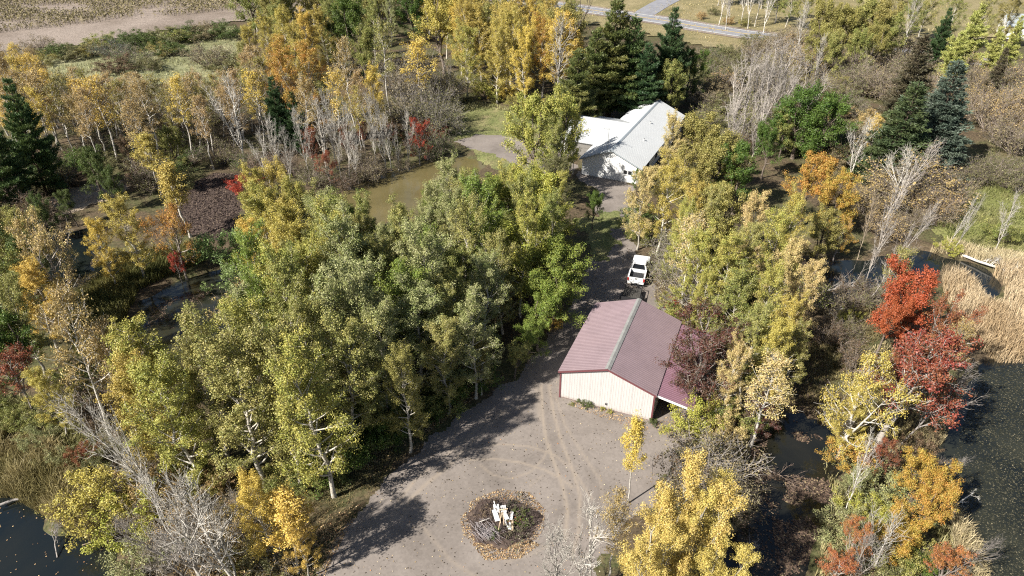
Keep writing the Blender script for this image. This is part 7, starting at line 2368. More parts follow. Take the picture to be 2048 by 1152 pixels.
def ribbed(p0, p1, q1, q0, ribs, t, hgt, name, m, parent):
    """a metal sheet p0-p1 (lower edge) to q0-q1 (upper edge); trapezoid ribs run from the lower to the upper edge"""
    p0, p1, q1, q0 = map(Vector, (p0, p1, q1, q0))
    n = (p1 - p0).cross(q0 - p0).normalized()
    prof = []
    for k in range(ribs):
        a = (k + 0.5) / ribs
        w = 1.0 / ribs
        prof += [(a - 0.5 * w, 0), (a - 0.17 * w, 0), (a - 0.09 * w, hgt), (a + 0.09 * w, hgt), (a + 0.17 * w, 0)]
    prof.append((1.0, 0))
    b = MB()
    top = [p0.lerp(p1, a) + n * z for a, z in prof] + [q0.lerp(q1, a) + n * z for a, z in prof]
    k = len(prof)
    v = top + [p0 - n * t, p1 - n * t, q1 - n * t, q0 - n * t]
    f = [(i, i + 1, i + 1 + k, i + k) for i in range(k - 1)]
    o = 2 * k
    f += [(o + 3, o + 2, o + 1, o), (0, k, o + 3, o), (k - 1, o + 1, o + 2, 2 * k - 1)]
    f += [tuple([o] + [o + 1] + list(range(k - 1, -1, -1))), tuple([o + 2, o + 3] + list(range(k, 2 * k)))]
    me = bpy.data.meshes.new(name)
    me.from_pydata([tuple(q) for q in v], [], f)
    me.materials.append(MATS[m])
    return add(name, me, parent)

# ------------------------------------------------------------------ the maroon-roofed garage with its lean-to
def garage():
    W, L, hw, hr = 8.4, 11.2, 3.22, 4.72
    T = empty('garage', (4.29, 47.53, 0.0), -0.3841, 'cream metal garage with a ribbed maroon gable roof and grey ridge strip', 'garage')
    # plinth
    MB().box(0.03, 0.03, -0.3, W - 0.03, L - 0.03, 0.10).obj('plinth', 'stone', T)
    # walls: a part each, ribbed sheets as pieces of the walls
    core = MB()
    core.prism([(0.06, 0.08), (W - 0.06, 0.08), (W - 0.06, hw - 0.10), (W / 2, hr - 0.10), (0.06, hw - 0.10)], 'y', 0.06, L - 0.06)
    core.obj('wall_core', 'siding_cream', T)
    gable = MB().box(0, 0.02, 0.05, W, 0.06, 0.14).obj('gable_wall', 'trim_maroon', T)
    npan = 9
    for i in range(npan):
        x0, x1 = W * i / npan, W * (i + 1) / npan
        zt = lambda x: hw + (hr - hw) * (1 - abs(x - W / 2) / (W / 2)) - 0.06
        xs = sorted({x0, x1} | ({W / 2} if x0 < W / 2 < x1 else set()))
        b = MB()
        ribs = []
        for k in range(4):
            a = x0 + (x1 - x0) * (k + 0.5) / 4
            ribs += [(a - 0.045, 0.0), (a - 0.022, -0.011), (a + 0.022, -0.011), (a + 0.045, 0.0)]
        pr = [(x0 + 0.004, 0.0)] + ribs + [(x1 - 0.004, 0.0)]
        if len(xs) == 3:
            pr = sorted(pr + [(W / 2, 0.0 if all(abs(W / 2 - r[0]) > 0.022 for r in ribs) else -0.011)])
        n = len(pr)
        v = [(x, y, 0.12) for x, y in pr] + [(x, y, zt(x)) for x, y in pr]
        b.poly(v + [(x0 + 0.004, 0.05, 0.12), (x1 - 0.004, 0.05, 0.12)], [(j, j + 1, j + 1 + n, j + n) for j in range(n - 1)])
        b.obj('siding_panel', 'siding_cream', gable)
    for nm, x, sgn in (('side_wall', -0.03, -1), ('side_wall', W + 0.03, 1)):
        sw = MB().box(min(x, x - sgn * 0.05), 0.05, 0.10, max(x, x - sgn * 0.05), L - 0.05, hw - 0.12).obj(nm, 'siding_cream', T)
        for k in range(12):
            y = 0.4 + k * (L - 0.8) / 11
            MB().box(min(x, x + sgn * 0.03), y - 0.03, 0.12, max(x, x + sgn * 0.03), y + 0.03, hw - 0.14).obj('siding_rib', 'siding_cream', sw)
    # corner and rake trim
    for x in (-0.04, W - 0.10):
        MB().box(x, -0.06, 0.05, x + 0.14, 0.055, hw - 0.02).obj('corner_trim', 'trim_maroon', T)
    # roof: sheets of ribbed metal on both slopes
    roof = MB().prism([(0.0, hw - 0.07), (W / 2, hr - 0.07), (W, hw - 0.07), (W, hw - 0.12), (W / 2, hr - 0.12), (0.0, hw - 0.12)], 'y', -0.1, L + 0.1).obj('roof', 'trim_maroon', T)
    ov, oh = 0.16, 0.22
    ys = -oh
    np_ = 12
    wd = (L + 2 * oh) / np_
    dz = (hr - hw) / (W / 2) * ov
    for i in range(np_):
        a, b_ = ys + i * wd + 0.003, ys + (i + 1) * wd - 0.003
        lift = 0.004 * (i % 2)
        ribbed((-ov, b_, hw - dz + lift), (-ov, a, hw - dz + lift), (W / 2 - 0.02, a, hr + lift), (W / 2 - 0.02, b_, hr + lift), 4, 0.03, 0.013, 'roof_panel', 'roof_maroon', roof)
        ribbed((W + ov, a, hw - dz + lift), (W + ov, b_, hw - dz + lift), (W / 2 + 0.02, b_, hr + lift), (W / 2 + 0.02, a, hr + lift), 4, 0.03, 0.013, 'roof_panel', 'roof_maroon', roof)
    s = (hr - hw) / (W / 2)
    rc = 0.24
    MB().prism([(W / 2 - rc, hr - s * rc + 0.06), (W / 2, hr + 0.075), (W / 2 + rc, hr - s * rc + 0.06), (W / 2 + rc, hr - s * rc + 0.035), (W / 2, hr + 0.05), (W / 2 - rc, hr - s * rc + 0.035)], 'y', -oh - 0.02, L + oh + 0.02).obj('ridge_cap', 'ridge_grey', roof)
    for sgn in (-1, 1):     # rake boards on the near gable
        x0, z0, x1, z1 = W / 2, hr, W / 2 + sgn * (W / 2 + ov), hw - dz
        MB().prism([(x0, z0 - 0.04), (x1, z1 - 0.04), (x1, z1 - 0.20), (x0, z0 - 0.20)], 'y', -oh - 0.035, -oh - 0.005).obj('rake_trim', 'trim_maroon', T)
        MB().prism([(x0, z0 - 0.04), (x1, z1 - 0.04), (x1, z1 - 0.20), (x0, z0 - 0.20)], 'y', L + oh + 0.005, L + oh + 0.035).obj('rake_trim', 'trim_maroon', T)
    # outlet on the gable
    ob = MB().box(4.22, -0.075, 0.55, 4.40, -0.032, 0.80).obj('outlet_box', 'steel_grey', T, 0.006)
    MB().box(4.25, -0.084, 0.62, 4.37, -0.076, 0.74).obj('cover', 'dark_inside', ob)
    # lean-to
    lw, zl = 3.3, 2.46
    z0 = hw - 0.15
    lean = MB().box(W + 0.05, 0.10, z0 - 0.30, W + 0.12, L - 0.1, z0 - 0.12).obj('lean_to', 'timber', T)
    nb = 8
    for i in range(nb):
        a, b_ = 0.05 + i * (L - 0.1) / nb + 0.004, 0.05 + (i + 1) * (L - 0.1) / nb - 0.004
        lift = 0.006 * (i % 2)
        ribbed((W + lw, a, zl + lift), (W + lw, b_, zl + lift), (W + 0.10, b_, z0 + lift), (W + 0.10, a, z0 + lift), 6, 0.02, 0.03, 'roof_panel', 'roof_maroon_new', lean)
    MB().slab((W + 0.1, -0.02, z0 - 0.02), (W + lw, -0.02, zl - 0.02), (W + lw, 0.03, zl - 0.02), (W + 0.1, 0.03, z0 - 0.02), 0.20).obj('fascia', 'fascia_white', lean)
    for y in (0.2, 3.9, 7.5, L - 0.2):
        MB().box(W + lw - 0.28, y - 0.07, -0.2, W + lw - 0.14, y + 0.07, zl - 0.03).obj('post', 'timber', lean)
    for y in (1.9, 5.7, 9.4):
        MB().slab((W + 0.13, y, z0 - 0.05), (W + lw, y, zl - 0.05), (W + lw, y + 0.05, zl - 0.05), (W + 0.13, y + 0.05, z0 - 0.05), 0.12).obj('rafter', 'timber', lean)
    # sliding door on the far end, ajar
    MB().box(2.2, L + 0.02, 0.1, 6.0, L + 0.06, 2.7).obj('door', 'door_grey', T)
garage()

# ------------------------------------------------------------------ the white house
def house():
    W, L, hw, hr = 9.0, 25.5, 2.75, 4.75
    T = empty('white_house', (14.664, 96.319, 0.0), -0.445, 'long white house with pale metal gable roof and a side wing', 'house')
    h = W / 2
    MB().prism([(-h, -0.2), (h, -0.2), (h, hw - 0.1), (0, hr - 0.1), (-h, hw - 0.1)], 'y', 0.0, L).obj('wall', 'wall_white', T)
    # clapboards on the gable
    gw = MB().box(-h, -0.02, -0.1, h, -0.002, 0.1).obj('gable_wall', 'wall_white', T)
    nb = 15
    for i in range(nb):
        z0 = 0.12 + i * 0.3
        z1 = z0 + 0.295
        def half(z):
            return h if z < hw - 0.1 else max(0.05, h * (hr - 0.1 - z) / (hr - hw))
        if z0 > hr - 0.35:
            break
        MB().poly([(-half(z0), -0.045, z0), (half(z0), -0.045, z0), (half(z1), -0.02, z1), (-half(z1), -0.02, z1), (-half(z0), -0.004, z0), (half(z0), -0.004, z0), (half(z1), -0.004, z1), (-half(z1), -0.004, z1)],
                  [(0, 1, 2, 3), (4, 0, 3, 7), (1, 5, 6, 2), (3, 2, 6, 7), (0, 4, 5, 1)]).obj('clapboard', 'wall_white', gw)
    for x in (2.02, 2.74):
        w = MB().box(x - 0.06, -0.09, 1.20, x + 0.62, -0.05, 1.92).obj('window', 'wall_white', T)
        MB().box(x, -0.096, 1.27, x + 0.56, -0.091, 1.85).obj('pane', 'glass_dark', w)
        MB().box(x - 0.08, -0.13, 1.14, x + 0.64, -0.05, 1.198).obj('sill', 'wall_white', w)
    for y in (3.5, 8.0, 14.0, 20.0):
        w = MB().box(h + 0.002, y, 0.95, h + 0.05, y + 1.3, 2.15).obj('window', 'wall_white', T)
        MB().box(h + 0.051, y + 0.08, 1.03, h + 0.056, y + 1.22, 2.07).obj('pane', 'glass_dark', w)
    # main roof
    roof = MB().prism([(-h - 0.1, hw - 0.13), (0, hr - 0.09), (h + 0.1, hw - 0.13), (h + 0.1, hw - 0.2), (0, hr - 0.16), (-h - 0.1, hw - 0.2)], 'y', -0.25, L + 0.25).obj('roof', 'roof_white', T)
    ov = 0.4
    s = (hr - hw) / h
    n = 20
    wd = (L + 0.8) / n
    for i in range(n):
        a, b = -0.4 + i * wd + 0.004, -0.4 + (i + 1) * wd - 0.004
        lf = 0.004 * (i % 2)
        ribbed((-h - ov, b, hw - s * ov + lf), (-h - ov, a, hw - s * ov + lf), (-0.02, a, hr + lf), (-0.02, b, hr + lf), 4, 0.03, 0.025, 'roof_panel', 'roof_white', roof)
        ribbed((h + ov, a, hw - s * ov + lf), (h + ov, b, hw - s * ov + lf), (0.02, b, hr + lf), (0.02, a, hr + lf), 4, 0.03, 0.025, 'roof_panel', 'roof_white', roof)
    MB().prism([(-0.22, hr - s * 0.22 + 0.06), (0, hr + 0.07), (0.22, hr - s * 0.22 + 0.06), (0.22, hr - s * 0.22 + 0.035), (0, hr + 0.045), (-0.22, hr - s * 0.22 + 0.035)], 'y', -0.44, L + 0.44).obj('ridge_cap', 'ridge_blue', roof)
    for sg in (-1, 1):
        MB().prism([(0, hr - 0.03), (sg * (h + ov), hw - s * ov - 0.03), (sg * (h + ov), hw - s * ov - 0.2), (0, hr - 0.2)], 'y', -0.45, -0.41).obj('rake_trim', 'ridge_blue', roof)
    # side wing: gable ridge runs out to the left of the main ridge
    wy, wh, x1, x0 = 12.5, 6.3, -h + 0.3, -10.5
    wr, we = 4.55, 2.75
    MB().prism([(wy - wh, -0.2), (wy + wh, -0.2), (wy + wh, we - 0.12), (wy, wr - 0.12), (wy - wh, we - 0.12)], 'x', x0, -h - 0.01).obj('wing_wall', 'wall_white', T)
    sw = (wr - we) / wh
    wroof = MB().prism([(wy - wh - 0.2, we - 0.16), (wy, wr - 0.1), (wy + wh + 0.2, we - 0.16), (wy + wh + 0.2, we - 0.22), (wy, wr - 0.16), (wy - wh - 0.2, we - 0.22)], 'x', x0 - 0.2, -h - 0.2).obj('wing_roof', 'roof_white', T)
    nx = 6
    for i in range(nx):
        a, b = x0 - 0.35 + i * 1.02 + 0.004, x0 - 0.35 + (i + 1) * 1.02 - 0.004
        # each sheet runs on up to the line where the wing meets the main slope
        ribbed((a, wy - wh - 0.4, we - sw * 0.4), (b, wy - wh - 0.4, we - sw * 0.4), (b, wy - 0.02, wr), (a, wy - 0.02, wr), 4, 0.03, 0.025, 'roof_panel', 'roof_white', wroof)
        ribbed((b, wy + wh + 0.4, we - sw * 0.4), (a, wy + wh + 0.4, we - sw * 0.4), (a, wy + 0.02, wr), (b, wy + 0.02, wr), 4, 0.03, 0.025, 'roof_panel', 'roof_white', wroof)
    # the tapering sheets in the valley
    xe = x0 - 0.35 + nx * 1.02
    zm = lambda x: hr - s * abs(x)
    for k in range(5):
        a = xe + k * (-0.45 - xe) / 5
        b = xe + (k + 1) * (-0.45 - xe) / 5
        def ylow(x):
            z = max(zm(x) + 0.03, we - sw * 0.4)
            return min(wy - 0.05, wy - (wr - z) / sw), z
        (ya, za), (yb, zb) = ylow(a), ylow(b)
        if wr - za < 0.03:
            break
        MB().slab((a + 0.003, ya, za), (b - 0.003, yb, zb), (b - 0.003, wy, wr), (a + 0.003, wy, wr), 0.025).obj('valley_panel', 'roof_white', wroof)
        MB().slab((b - 0.003, 2 * wy - yb, zb), (a + 0.003, 2 * wy - ya, za), (a + 0.003, wy, wr - 0.002), (b - 0.003, wy, wr - 0.002), 0.025).obj('valley_panel', 'roof_white', wroof)
    d = MB().box(-9.8, wy - wh - 0.05, 0.0, -5.2, wy - wh - 0.01, 2.25).obj('garage_door', 'door_grey', T)
    for i in range(4):
        MB().box(-9.74, wy - wh - 0.08, 0.05 + i * 0.55, -5.26, wy - wh - 0.051, 0.57 + i * 0.55).obj('door_section', 'door_grey', d)
    # vents, antenna
    for x, y in ((2.5, 8.2), (2.8, 21.0), (1.5, 15.0)):
        z = hr - s * x
        v = MB().tube((x, y, z - 0.1), (x, y, z + 0.35), 0.07).obj('vent_pipe', 'wall_white', T)
        MB().tube((x, y, z + 0.36), (x, y, z + 0.42), 0.13, 8, 0.08).obj('vent_cap', 'steel_grey', v)
    am = MB().tube((-0.9, 0.6, 3.9), (-0.9, 0.6, 7.6), 0.03).obj('antenna', 'steel_grey', T)
    MB().tube((-1.7, 0.6, 7.4), (-0.1, 0.6, 7.4), 0.018).obj('antenna_boom', 'steel_grey', am)
    for k in range(6):
        x = -1.6 + k * 0.28
        l = 0.55 - k * 0.05
        MB().tube((x, 0.6 - l, 7.43), (x, 0.6 + l, 7.43), 0.010, 6).obj('antenna_rod', 'steel_grey', am)
house()

def far_house():
    T = empty('distant_house', FAR_HOUSE[:2] + (0.15,), R(FAR_HOUSE[2]), 'white house with a grey roof half hidden behind the bright yellow-green tree', 'house')
    MB().prism([(-4, -0.3), (4, -0.3), (4, 3.0), (0, 5.3), (-4, 3.0)], 'x', -7, 7).obj('wall', 'wall_white', T)
    MB().slab((7.3, -4.4, 2.9), (7.3, 0, 5.45), (-7.3, 0, 5.45), (-7.3, -4.4, 2.9), 0.12).obj('roof', 'ridge_blue', T)
    MB().slab((-7.3, 4.4, 2.9), (-7.3, 0, 5.45), (7.3, 0, 5.45), (7.3, 4.4, 2.9), 0.12).obj('roof', 'ridge_blue', T)
    for x in (-5, -2, 1.5, 4.5):
        w = MB().box(x, -4.06, 1.0, x + 1.2, -4.01, 2.3).obj('window', 'wall_white', T)
        MB().box(x + 0.08, -4.07, 1.08, x + 1.12, -4.062, 2.22).obj('pane', 'glass_dark', w)
far_house()

# ------------------------------------------------------------------ pickup truck and the trailer hitched behind it
def pickup():
    # local frame: +y is the way it faces; origin on the ground under the tailgate
    T = empty('pickup_truck', (13.98, 66.3, 0.02), -0.29, 'white pickup truck with an empty black bed parked behind the garage', 'pickup')
    hwid = 0.95
    # lower body sides with wheel arches, hood and cab as separate shapes
    b = MB()
    b.box(-hwid, 3.62, 0.50, hwid, 5.45, 1.02)             # front clip
    b.box(-hwid, 1.98, 0.46, hwid, 3.62, 1.05)             # cab base
    b.obj('body', 'truck_white', T, 0.06)
    hood = MB().poly([(-0.88, 3.60, 1.02), (0.88, 3.60, 1.02), (0.82, 5.40, 0.98), (-0.82, 5.40, 0.98), (-0.80, 3.64, 1.16), (0.80, 3.64, 1.16), (0.72, 5.25, 1.06), (-0.72, 5.25, 1.06)],
                     [(4, 5, 6, 7), (0, 1, 5, 4), (1, 2, 6, 5), (2, 3, 7, 6), (3, 0, 4, 7), (3, 2, 1, 0)]).obj('hood', 'truck_white', T, 0.03)
    cab = MB().poly([(-0.92, 2.0, 1.04), (0.92, 2.0, 1.04), (0.90, 3.85, 1.04), (-0.90, 3.85, 1.04), (-0.74, 2.16, 1.72), (0.74, 2.16, 1.72), (0.70, 3.22, 1.74), (-0.70, 3.22, 1.74)],
                    [(4, 5, 6, 7), (0, 1, 5, 4), (1, 2, 6, 5), (2, 3, 7, 6), (3, 0, 4, 7), (3, 2, 1, 0)]).obj('cab', 'truck_white', T, 0.05)
    def inset(pts, k, push):
        c = sum((Vector(p) for p in pts), Vector()) / len(pts)
        n = (Vector(pts[1]) - Vector(pts[0])).cross(Vector(pts[3]) - Vector(pts[0])).normalized() * push
        return [c + (Vector(p) - c) * k + n for p in pts]
    q = [(-0.92, 2.0, 1.04), (0.92, 2.0, 1.04), (0.74, 2.16, 1.72), (-0.74, 2.16, 1.72)]
    MB().slab(*inset(q, 0.80, 0.02), 0.012).obj('rear_window', 'glass_dark', cab)
    q = [(0.90, 3.85, 1.04), (-0.90, 3.85, 1.04), (-0.70, 3.22, 1.74), (0.70, 3.22, 1.74)]
    MB().slab(*inset(q, 0.84, 0.02), 0.012).obj('windshield', 'glass_dark', cab)
    for q in ([(0.92, 2.0, 1.04), (0.90, 3.85, 1.04), (0.70, 3.22, 1.74), (0.74, 2.16, 1.72)], [(-0.90, 3.85, 1.04), (-0.92, 2.0, 1.04), (-0.74, 2.16, 1.72), (-0.70, 3.22, 1.74)]):
        MB().slab(*inset(q, 0.72, 0.02), 0.012).obj('side_window', 'glass_dark', cab)
    # bed: two side walls, front wall, floor, tailgate
    bed = MB().box(-0.80, 0.10, 0.62, 0.80, 1.94, 0.68).obj('bed', 'bed_black', T)
    for s in (-1, 1):
        bs = MB()
        out_ = [(0.06, 0.52), (0.42, 0.52), (0.50, 0.78), (0.70, 0.90), (0.95, 0.90), (1.15, 0.78), (1.24, 0.52), (1.97, 0.52), (1.97, 1.10), (0.06, 1.10)]
        bs.prism(out_, 'x', s * 0.82, s * 0.96)
        bs.obj('bed_side', 'truck_white', T, 0.015)
        MB().box(min(s * 0.80, s * 0.965), 0.06, 1.102, max(s * 0.80, s * 0.965), 1.97, 1.13).obj('bed_rail', 'truck_white', T, 0.01)
        MB().box(min(s * 0.79, s * 0.815), 0.10, 0.68, max(s * 0.79, s * 0.815), 1.94, 1.08).obj('bed_liner', 'bed_black', bed)
    for k in range(9):
        x = -0.72 + k * 0.18
        MB().box(x - 0.035, 0.12, 0.681, x + 0.035, 1.92, 0.70).obj('liner_rib', 'bed_black', bed)
    MB().box(-0.82, 1.90, 0.68, 0.82, 1.99, 1.10).obj('bed_front', 'truck_white', T, 0.01)
    tg = MB().box(-0.80, -0.02, 0.58, 0.80, 0.07, 1.11).obj('tailgate', 'truck_white', T, 0.02)
    MB().tube((0, -0.022, 0.86), (0, -0.036, 0.86), 0.075, 12).obj('emblem', 'chrome', tg)
    MB().box(-0.13, -0.032, 0.95, 0.13, -0.022, 1.03).obj('handle', 'bed_black', tg)
    bp = MB().box(-0.92, -0.24, 0.42, 0.92, -0.03, 0.60).obj('rear_bumper', 'truck_white', T, 0.03)
    MB().box(-0.20, -0.252, 0.46, 0.20, -0.242, 0.56).obj('number_plate', 'steel_grey', bp)
    MB().box(-0.90, 5.42, 0.42, 0.90, 5.60, 0.66).obj('front_bumper', 'chrome', T, 0.03)
    for s in (-1, 1):
        MB().box(min(s * 0.80, s * 0.955), -0.03, 0.66, max(s * 0.80, s * 0.955), 0.058, 1.02).obj('tail_light', 'tail_red', T, 0.01)
        MB().box(min(s * 0.55, s * 0.88), 5.44, 0.74, max(s * 0.55, s * 0.88), 5.47, 0.94).obj('headlight', 'chrome', T)
        m = MB().box(min(s * 0.95, s * 1.15), 3.30, 1.10, max(s * 0.95, s * 1.15), 3.42, 1.30).obj('mirror', 'bed_black', T, 0.02)
    for y in (0.82, 4.45):
        for s in (-1, 1):
            w = MB().tube((s * 0.70, y, 0.36), (s * 0.94, y, 0.36), 0.36, 20).obj('wheel', 'rubber', T)
            MB().tube((s * 0.94, y, 0.36), (s * 0.952, y, 0.36), 0.22, 14).obj('rim', 'chrome', w)
    MB().box(-0.05, -0.48, 0.40, 0.05, -0.20, 0.48).obj('hitch', 'trailer_black', T)
pickup()

def trailer():
    T = empty('utility_trailer', (13.62, 65.15, 0.02), -0.29, 'black flat utility trailer hitched behind the white pickup', 'trailer')
    w, l = 0.95, 3.4
    MB().box(-w, -l, 0.50, w, -0.2, 0.58).obj('frame', 'trailer_black', T)
    for k in range(9):
        x = -w + 0.03 + k * (2 * w - 0.06) / 9
        MB().box(x + 0.006, -l + 0.03, 0.582, x + (2 * w - 0.06) / 9 - 0.006, -0.23, 0.62 + 0.006 * (k % 2)).obj('deck_board', 'trailer_deck', T)
    for s in (-1, 1):
        MB().tube((s * (w - 0.02), -l, 0.95), (s * (w - 0.02), -0.2, 0.95), 0.035).obj('side_rail', 'trailer_black', T)
        for y in (-l + 0.05, -l / 2, -0.25):
            MB().tube((s * (w - 0.02), y, 0.58), (s * (w - 0.02), y, 0.95), 0.03).obj('rail_post', 'trailer_black', T)
        wh = MB().tube((s * (w + 0.04), -1.9, 0.31), (s * (w + 0.22), -1.9, 0.31), 0.31, 18).obj('wheel', 'rubber', T)
        MB().tube((s * (w + 0.22), -1.9, 0.31), (s * (w + 0.23), -1.9, 0.31), 0.17, 12).obj('rim', 'chrome', wh)
        MB().box(min(s * (w + 0.02), s * (w + 0.25)), -2.35, 0.64, max(s * (w + 0.02), s * (w + 0.25)), -1.45, 0.67).obj('mudguard', 'trailer_black', T)
        MB().tube((s * (w - 0.1), -0.2, 0.52), (0, 0.72, 0.50), 0.04).obj('drawbar', 'trailer_black', T)
    MB().tube((-w, -0.2, 0.95), (w, -0.2, 0.95), 0.035).obj('front_rail', 'trailer_black', T)
    MB().box(-w, -l - 0.06, 0.50, w, -l - 0.005, 1.35).obj('ramp_gate', 'trailer_black', T)
trailer()

# ------------------------------------------------------------------ brush pile in the yard: brush, boards, sticks
def brush_pile():
    rng = np.random.default_rng(5)
    cx, cy = PILE
    rx, ry = 2.75, 2.25
    # low mound
    n, m = 30, 9
    v, f = [], []
    for i in range(m):
        r = i / (m - 1)
        for j in range(n):
            a = 2 * math.pi * j / n
            k = r * (1 + 0.10 * math.sin(3 * a + 1) + 0.06 * math.sin(7 * a))
            z = 0.42 * (1 - r ** 2) + (rng.normal(0, 0.05) if 0 < i < m - 1 else 0) - (0.03 if i == m - 1 else 0)
            v.append((cx + math.cos(a) * rx * k, cy + math.sin(a) * ry * k, z + 0.02))
    for i in range(m - 1):
        for j in range(n):
            f.append((i * n + j, i * n + (j + 1) % n, (i + 1) * n + (j + 1) % n, (i + 1) * n + j))
    o = add('ash_mound', mesh_np('ash_mound', v, f, ['mud'], smooth=True), label='low dark mound of ash and soil under the brush pile', kind='structure')
    # tangled brush
    W = Wood()
    for i in range(760):
        a, r = rng.uniform(0, 6.28), math.sqrt(rng.uniform(0, 1))
        x, y = cx + math.cos(a) * rx * r * 0.92, cy + math.sin(a) * ry * r * 0.92
        z = 0.38 * (1 - r * r) + 0.05
        az = rng.uniform(0, 6.28)
        d = np.array([math.cos(az), math.sin(az), rng.uniform(-0.1, 0.7)])
        pts = curve(np.array([x, y, z]), d, rng.uniform(0.35, 1.0), 3, rng, 0, 0.2)
        W.tube(pts, np.linspace(rng.uniform(0.012, 0.022), 0.008, 4), 3)
    t = add('brush_tangle', W.mesh('brush_tangle'), kind='stuff', label='tangled dark twigs heaped on the brush pile')
    t['category'] = 'brush'
    t.color = (0.15, 0.115, 0.10, 1)
    W = Wood()
    for i in range(110):           # the grey bundle at the near left
        x, y = cx - 1.35 + rng.normal(0, 0.42), cy - 0.85 + rng.normal(0, 0.34)
        pts = curve(np.array([x, y, 0.30 + rng.uniform(0, 0.3)]), np.array([0.62, -0.75, rng.normal(0, 0.12)]) + rng.normal(0, 0.16, 3), rng.uniform(0.5, 1.3), 3, rng, 0, 0.09)
        W.tube(pts, np.linspace(rng.uniform(0.014, 0.026), 0.008, 4), 3)
    t = add('grey_brush', W.mesh('grey_brush'), kind='stuff', label='grey bundle of cut branches on the brush pile')
    t['category'] = 'brush'
    t.color = (0.28, 0.25, 0.25, 1)
    # leafy bits
    for (dx, dy, k, sg, A, B, lab) in ((1.15, 0.05, 46, 0.30, (0.075, 0.115, 0.022), (0.13, 0.16, 0.04), 'fresh green cuttings on the brush pile beside the boards'),
                                       (-0.55, -1.35, 10, 0.16, (0.08, 0.14, 0.02), (0.15, 0.2, 0.04), 'small green weed at the near edge of the brush pile'),
                                       (0.62, -0.1, 14, 0.2, (0.30, 0.12, 0.06), (0.2, 0.09, 0.05), 'rust red leaves on the brush pile beside the boards'),
                                       (0.9, -1.1, 34, 0.36, (0.12, 0.13, 0.07), (0.17, 0.14, 0.09), 'grey green weeds on the near right of the brush pile'),
                                       (-1.0, 0.55, 34, 0.36, (0.20, 0.14, 0.09), (0.13, 0.10, 0.07), 'brown dead leaves on the far left of the brush pile'),
                                       (0.8, 1.2, 30, 0.34, (0.13, 0.10, 0.085), (0.10, 0.11, 0.06), 'dark dead weeds at the far edge of the brush pile')):
        c = np.stack([cx + dx + rng.normal(0, sg * 1.5, k), cy + dy + rng.normal(0, sg * 1.7, k), 0.32 + rng.random(k) * 0.35], 1)
        o = add('cuttings', leaf_mesh('cuttings', c, 26, 0.13, 0.075, rng), kind='stuff', label=lab)
        o['category'] = 'leaves'
        o.color = (*A, 1)
        o['leaf_b'] = list(B)
    # boards: x, y offsets of the two ends, width, height above ground
    bd = [(-0.50, 1.20, -0.40, 0.35, 0.42, 'wide white board at the far left of the boards on the brush pile', 'board_white', 0.62),
          (0.02, 1.12, 0.12, 0.40, 0.40, 'wide white board at the far right of the boards on the brush pile', 'board_white', 0.60),
          (-0.62, 0.62, -0.34, -0.45, 0.36, 'longest wide white board along the left of the brush pile boards', 'board_white', 0.70),
          (0.05, 0.50, 0.36, -0.35, 0.34, 'white board in the middle of the brush pile boards', 'board_white', 0.72),
          (0.72, 0.55, 0.62, -0.30, 0.22, 'narrow white board at the right edge of the brush pile boards', 'board_white', 0.64),
          (0.16, -0.20, 0.52, -1.05, 0.13, 'thin white board slanting towards the viewer from the middle of the pile', 'board_white', 0.56),
          (0.52, -0.25, 0.60, -1.15, 0.13, 'thin white board lying right of the slanting one on the pile', 'board_white', 0.60),
          (0.74, 0.05, 0.72, -1.20, 0.14, 'raw pale board down the right side of the brush pile', 'board_raw', 0.58),
          (-0.66, 1.42, -0.56, 0.95, 0.07, 'short white lath sticking out at the far left of the brush pile', 'board_white', 0.70),
          (-0.20, 0.42, -0.12, -0.75, 0.06, 'thin raw lath between the two wide boards, left one', 'board_raw', 0.76),
          (-0.02, 0.40, -0.28, -1.30, 0.05, 'long thin raw stick crossing towards the viewer on the brush pile', 'board_raw', 0.78),
          (0.02, 0.38, 0.12, -0.85, 0.06, 'thin raw lath between the two wide boards, right one', 'board_raw', 0.77),
          (-0.30, 0.50, 0.40, 0.56, 0.07, 'short raw batten lying across the white boards', 'board_raw', 0.80),
          (-1.70, -0.45, -0.95, -0.12, 0.07, 'pale stick lying on the grey bundle of the brush pile', 'log_grey', 0.62)]
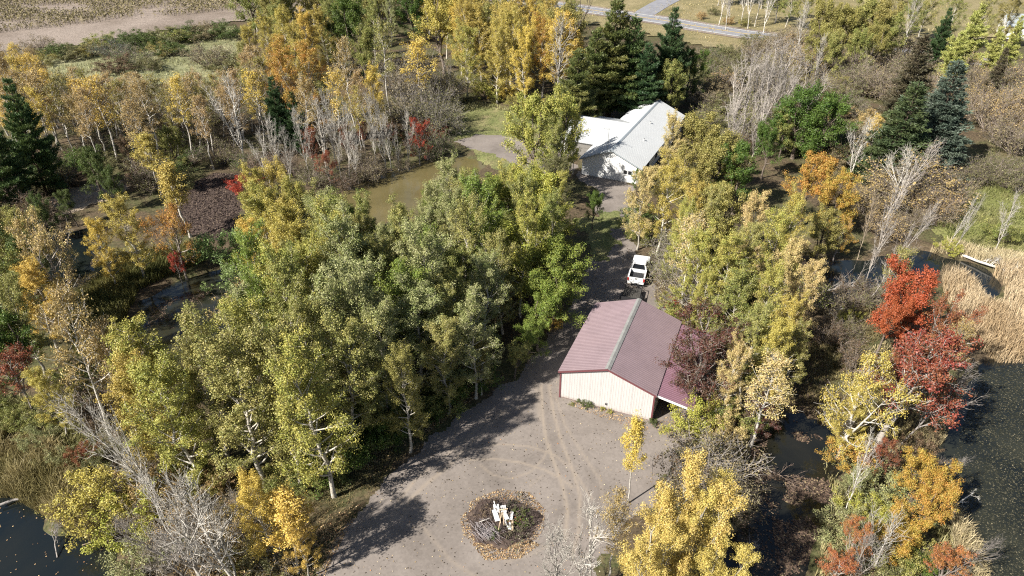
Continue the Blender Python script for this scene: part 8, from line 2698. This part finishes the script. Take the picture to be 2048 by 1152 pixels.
    for i, (x0, y0, x1, y1, w, lab, mt, z) in enumerate(bd):
        a, b = Vector((x0, y0)), Vector((x1, y1))
        L = (b - a).length
        me = MB().box(-w / 2, -L / 2, -0.014, w / 2, L / 2, 0.014).mesh('board', mt, 0.004)
        c = (a + b) / 2
        d = b - a
        add('board', me, None, (cx + c.x, cy + c.y, z), (R(6 + 3 * math.sin(i * 2.3)), R(5 * math.sin(i * 1.7)), math.atan2(d.y, d.x) - math.pi / 2), lab, 'board', 'boards on the brush pile')
brush_pile()

# ------------------------------------------------------------------ fallen trunks and drowned branches
def fallen(name, pts, r0, r1, label, bark, nb, seed, blen=1.4, up=0.3):
    rng = np.random.default_rng(seed)
    p = np.asarray(pts, float)
    n = len(p)
    T = empty(name, tuple(p[0]), 0, label, 'fallen tree' if r0 > 0.05 else 'branch')
    q = p - p[0]
    W = Wood()
    W.tube(q, np.linspace(r0, r1, n), 7)
    o = add('log', W.mesh('log'), T)
    o.color = (*BARKS[bark], 1)
    if nb:
        W = Wood()
        for i in range(nb):
            s = (0.25 + 0.75 * (i + rng.uniform(0, 1)) / nb) * (n - 1)
            b = np.array([np.interp(s, np.arange(n), q[:, c]) for c in range(3)])
            d = unit(unit(q[-1] - q[0]) * 0.7 + rng.normal(0, 0.6, 3) + np.array([0, 0, up]))
            L = blen * rng.uniform(0.5, 1.2)
            br = curve(b, d, L, 4, rng, 0.1, 0.14)
            W.tube(br, np.linspace(max(0.02, r1 * 0.8), 0.012, 5), 4)
            for k in range(4):
                tw = curve(br[rng.integers(1, 5)], unit(d + rng.normal(0, 0.6, 3)), L * 0.45 * rng.uniform(0.5, 1.1), 3, rng, 0.1, 0.16)
                W.tube(tw, np.linspace(0.014, 0.009, 4), 3)
                for j in range(2):
                    t2 = curve(tw[rng.integers(1, 4)], unit(d + rng.normal(0, 0.8, 3)), L * 0.22, 2, rng, 0.1, 0.16)
                    W.tube(t2, np.linspace(0.010, 0.007, 3), 3)
        o = add('branches', W.mesh('branches'), T)
        o.color = (*BARKS[bark], 1)
for row in FALLEN:
    fallen(*row)
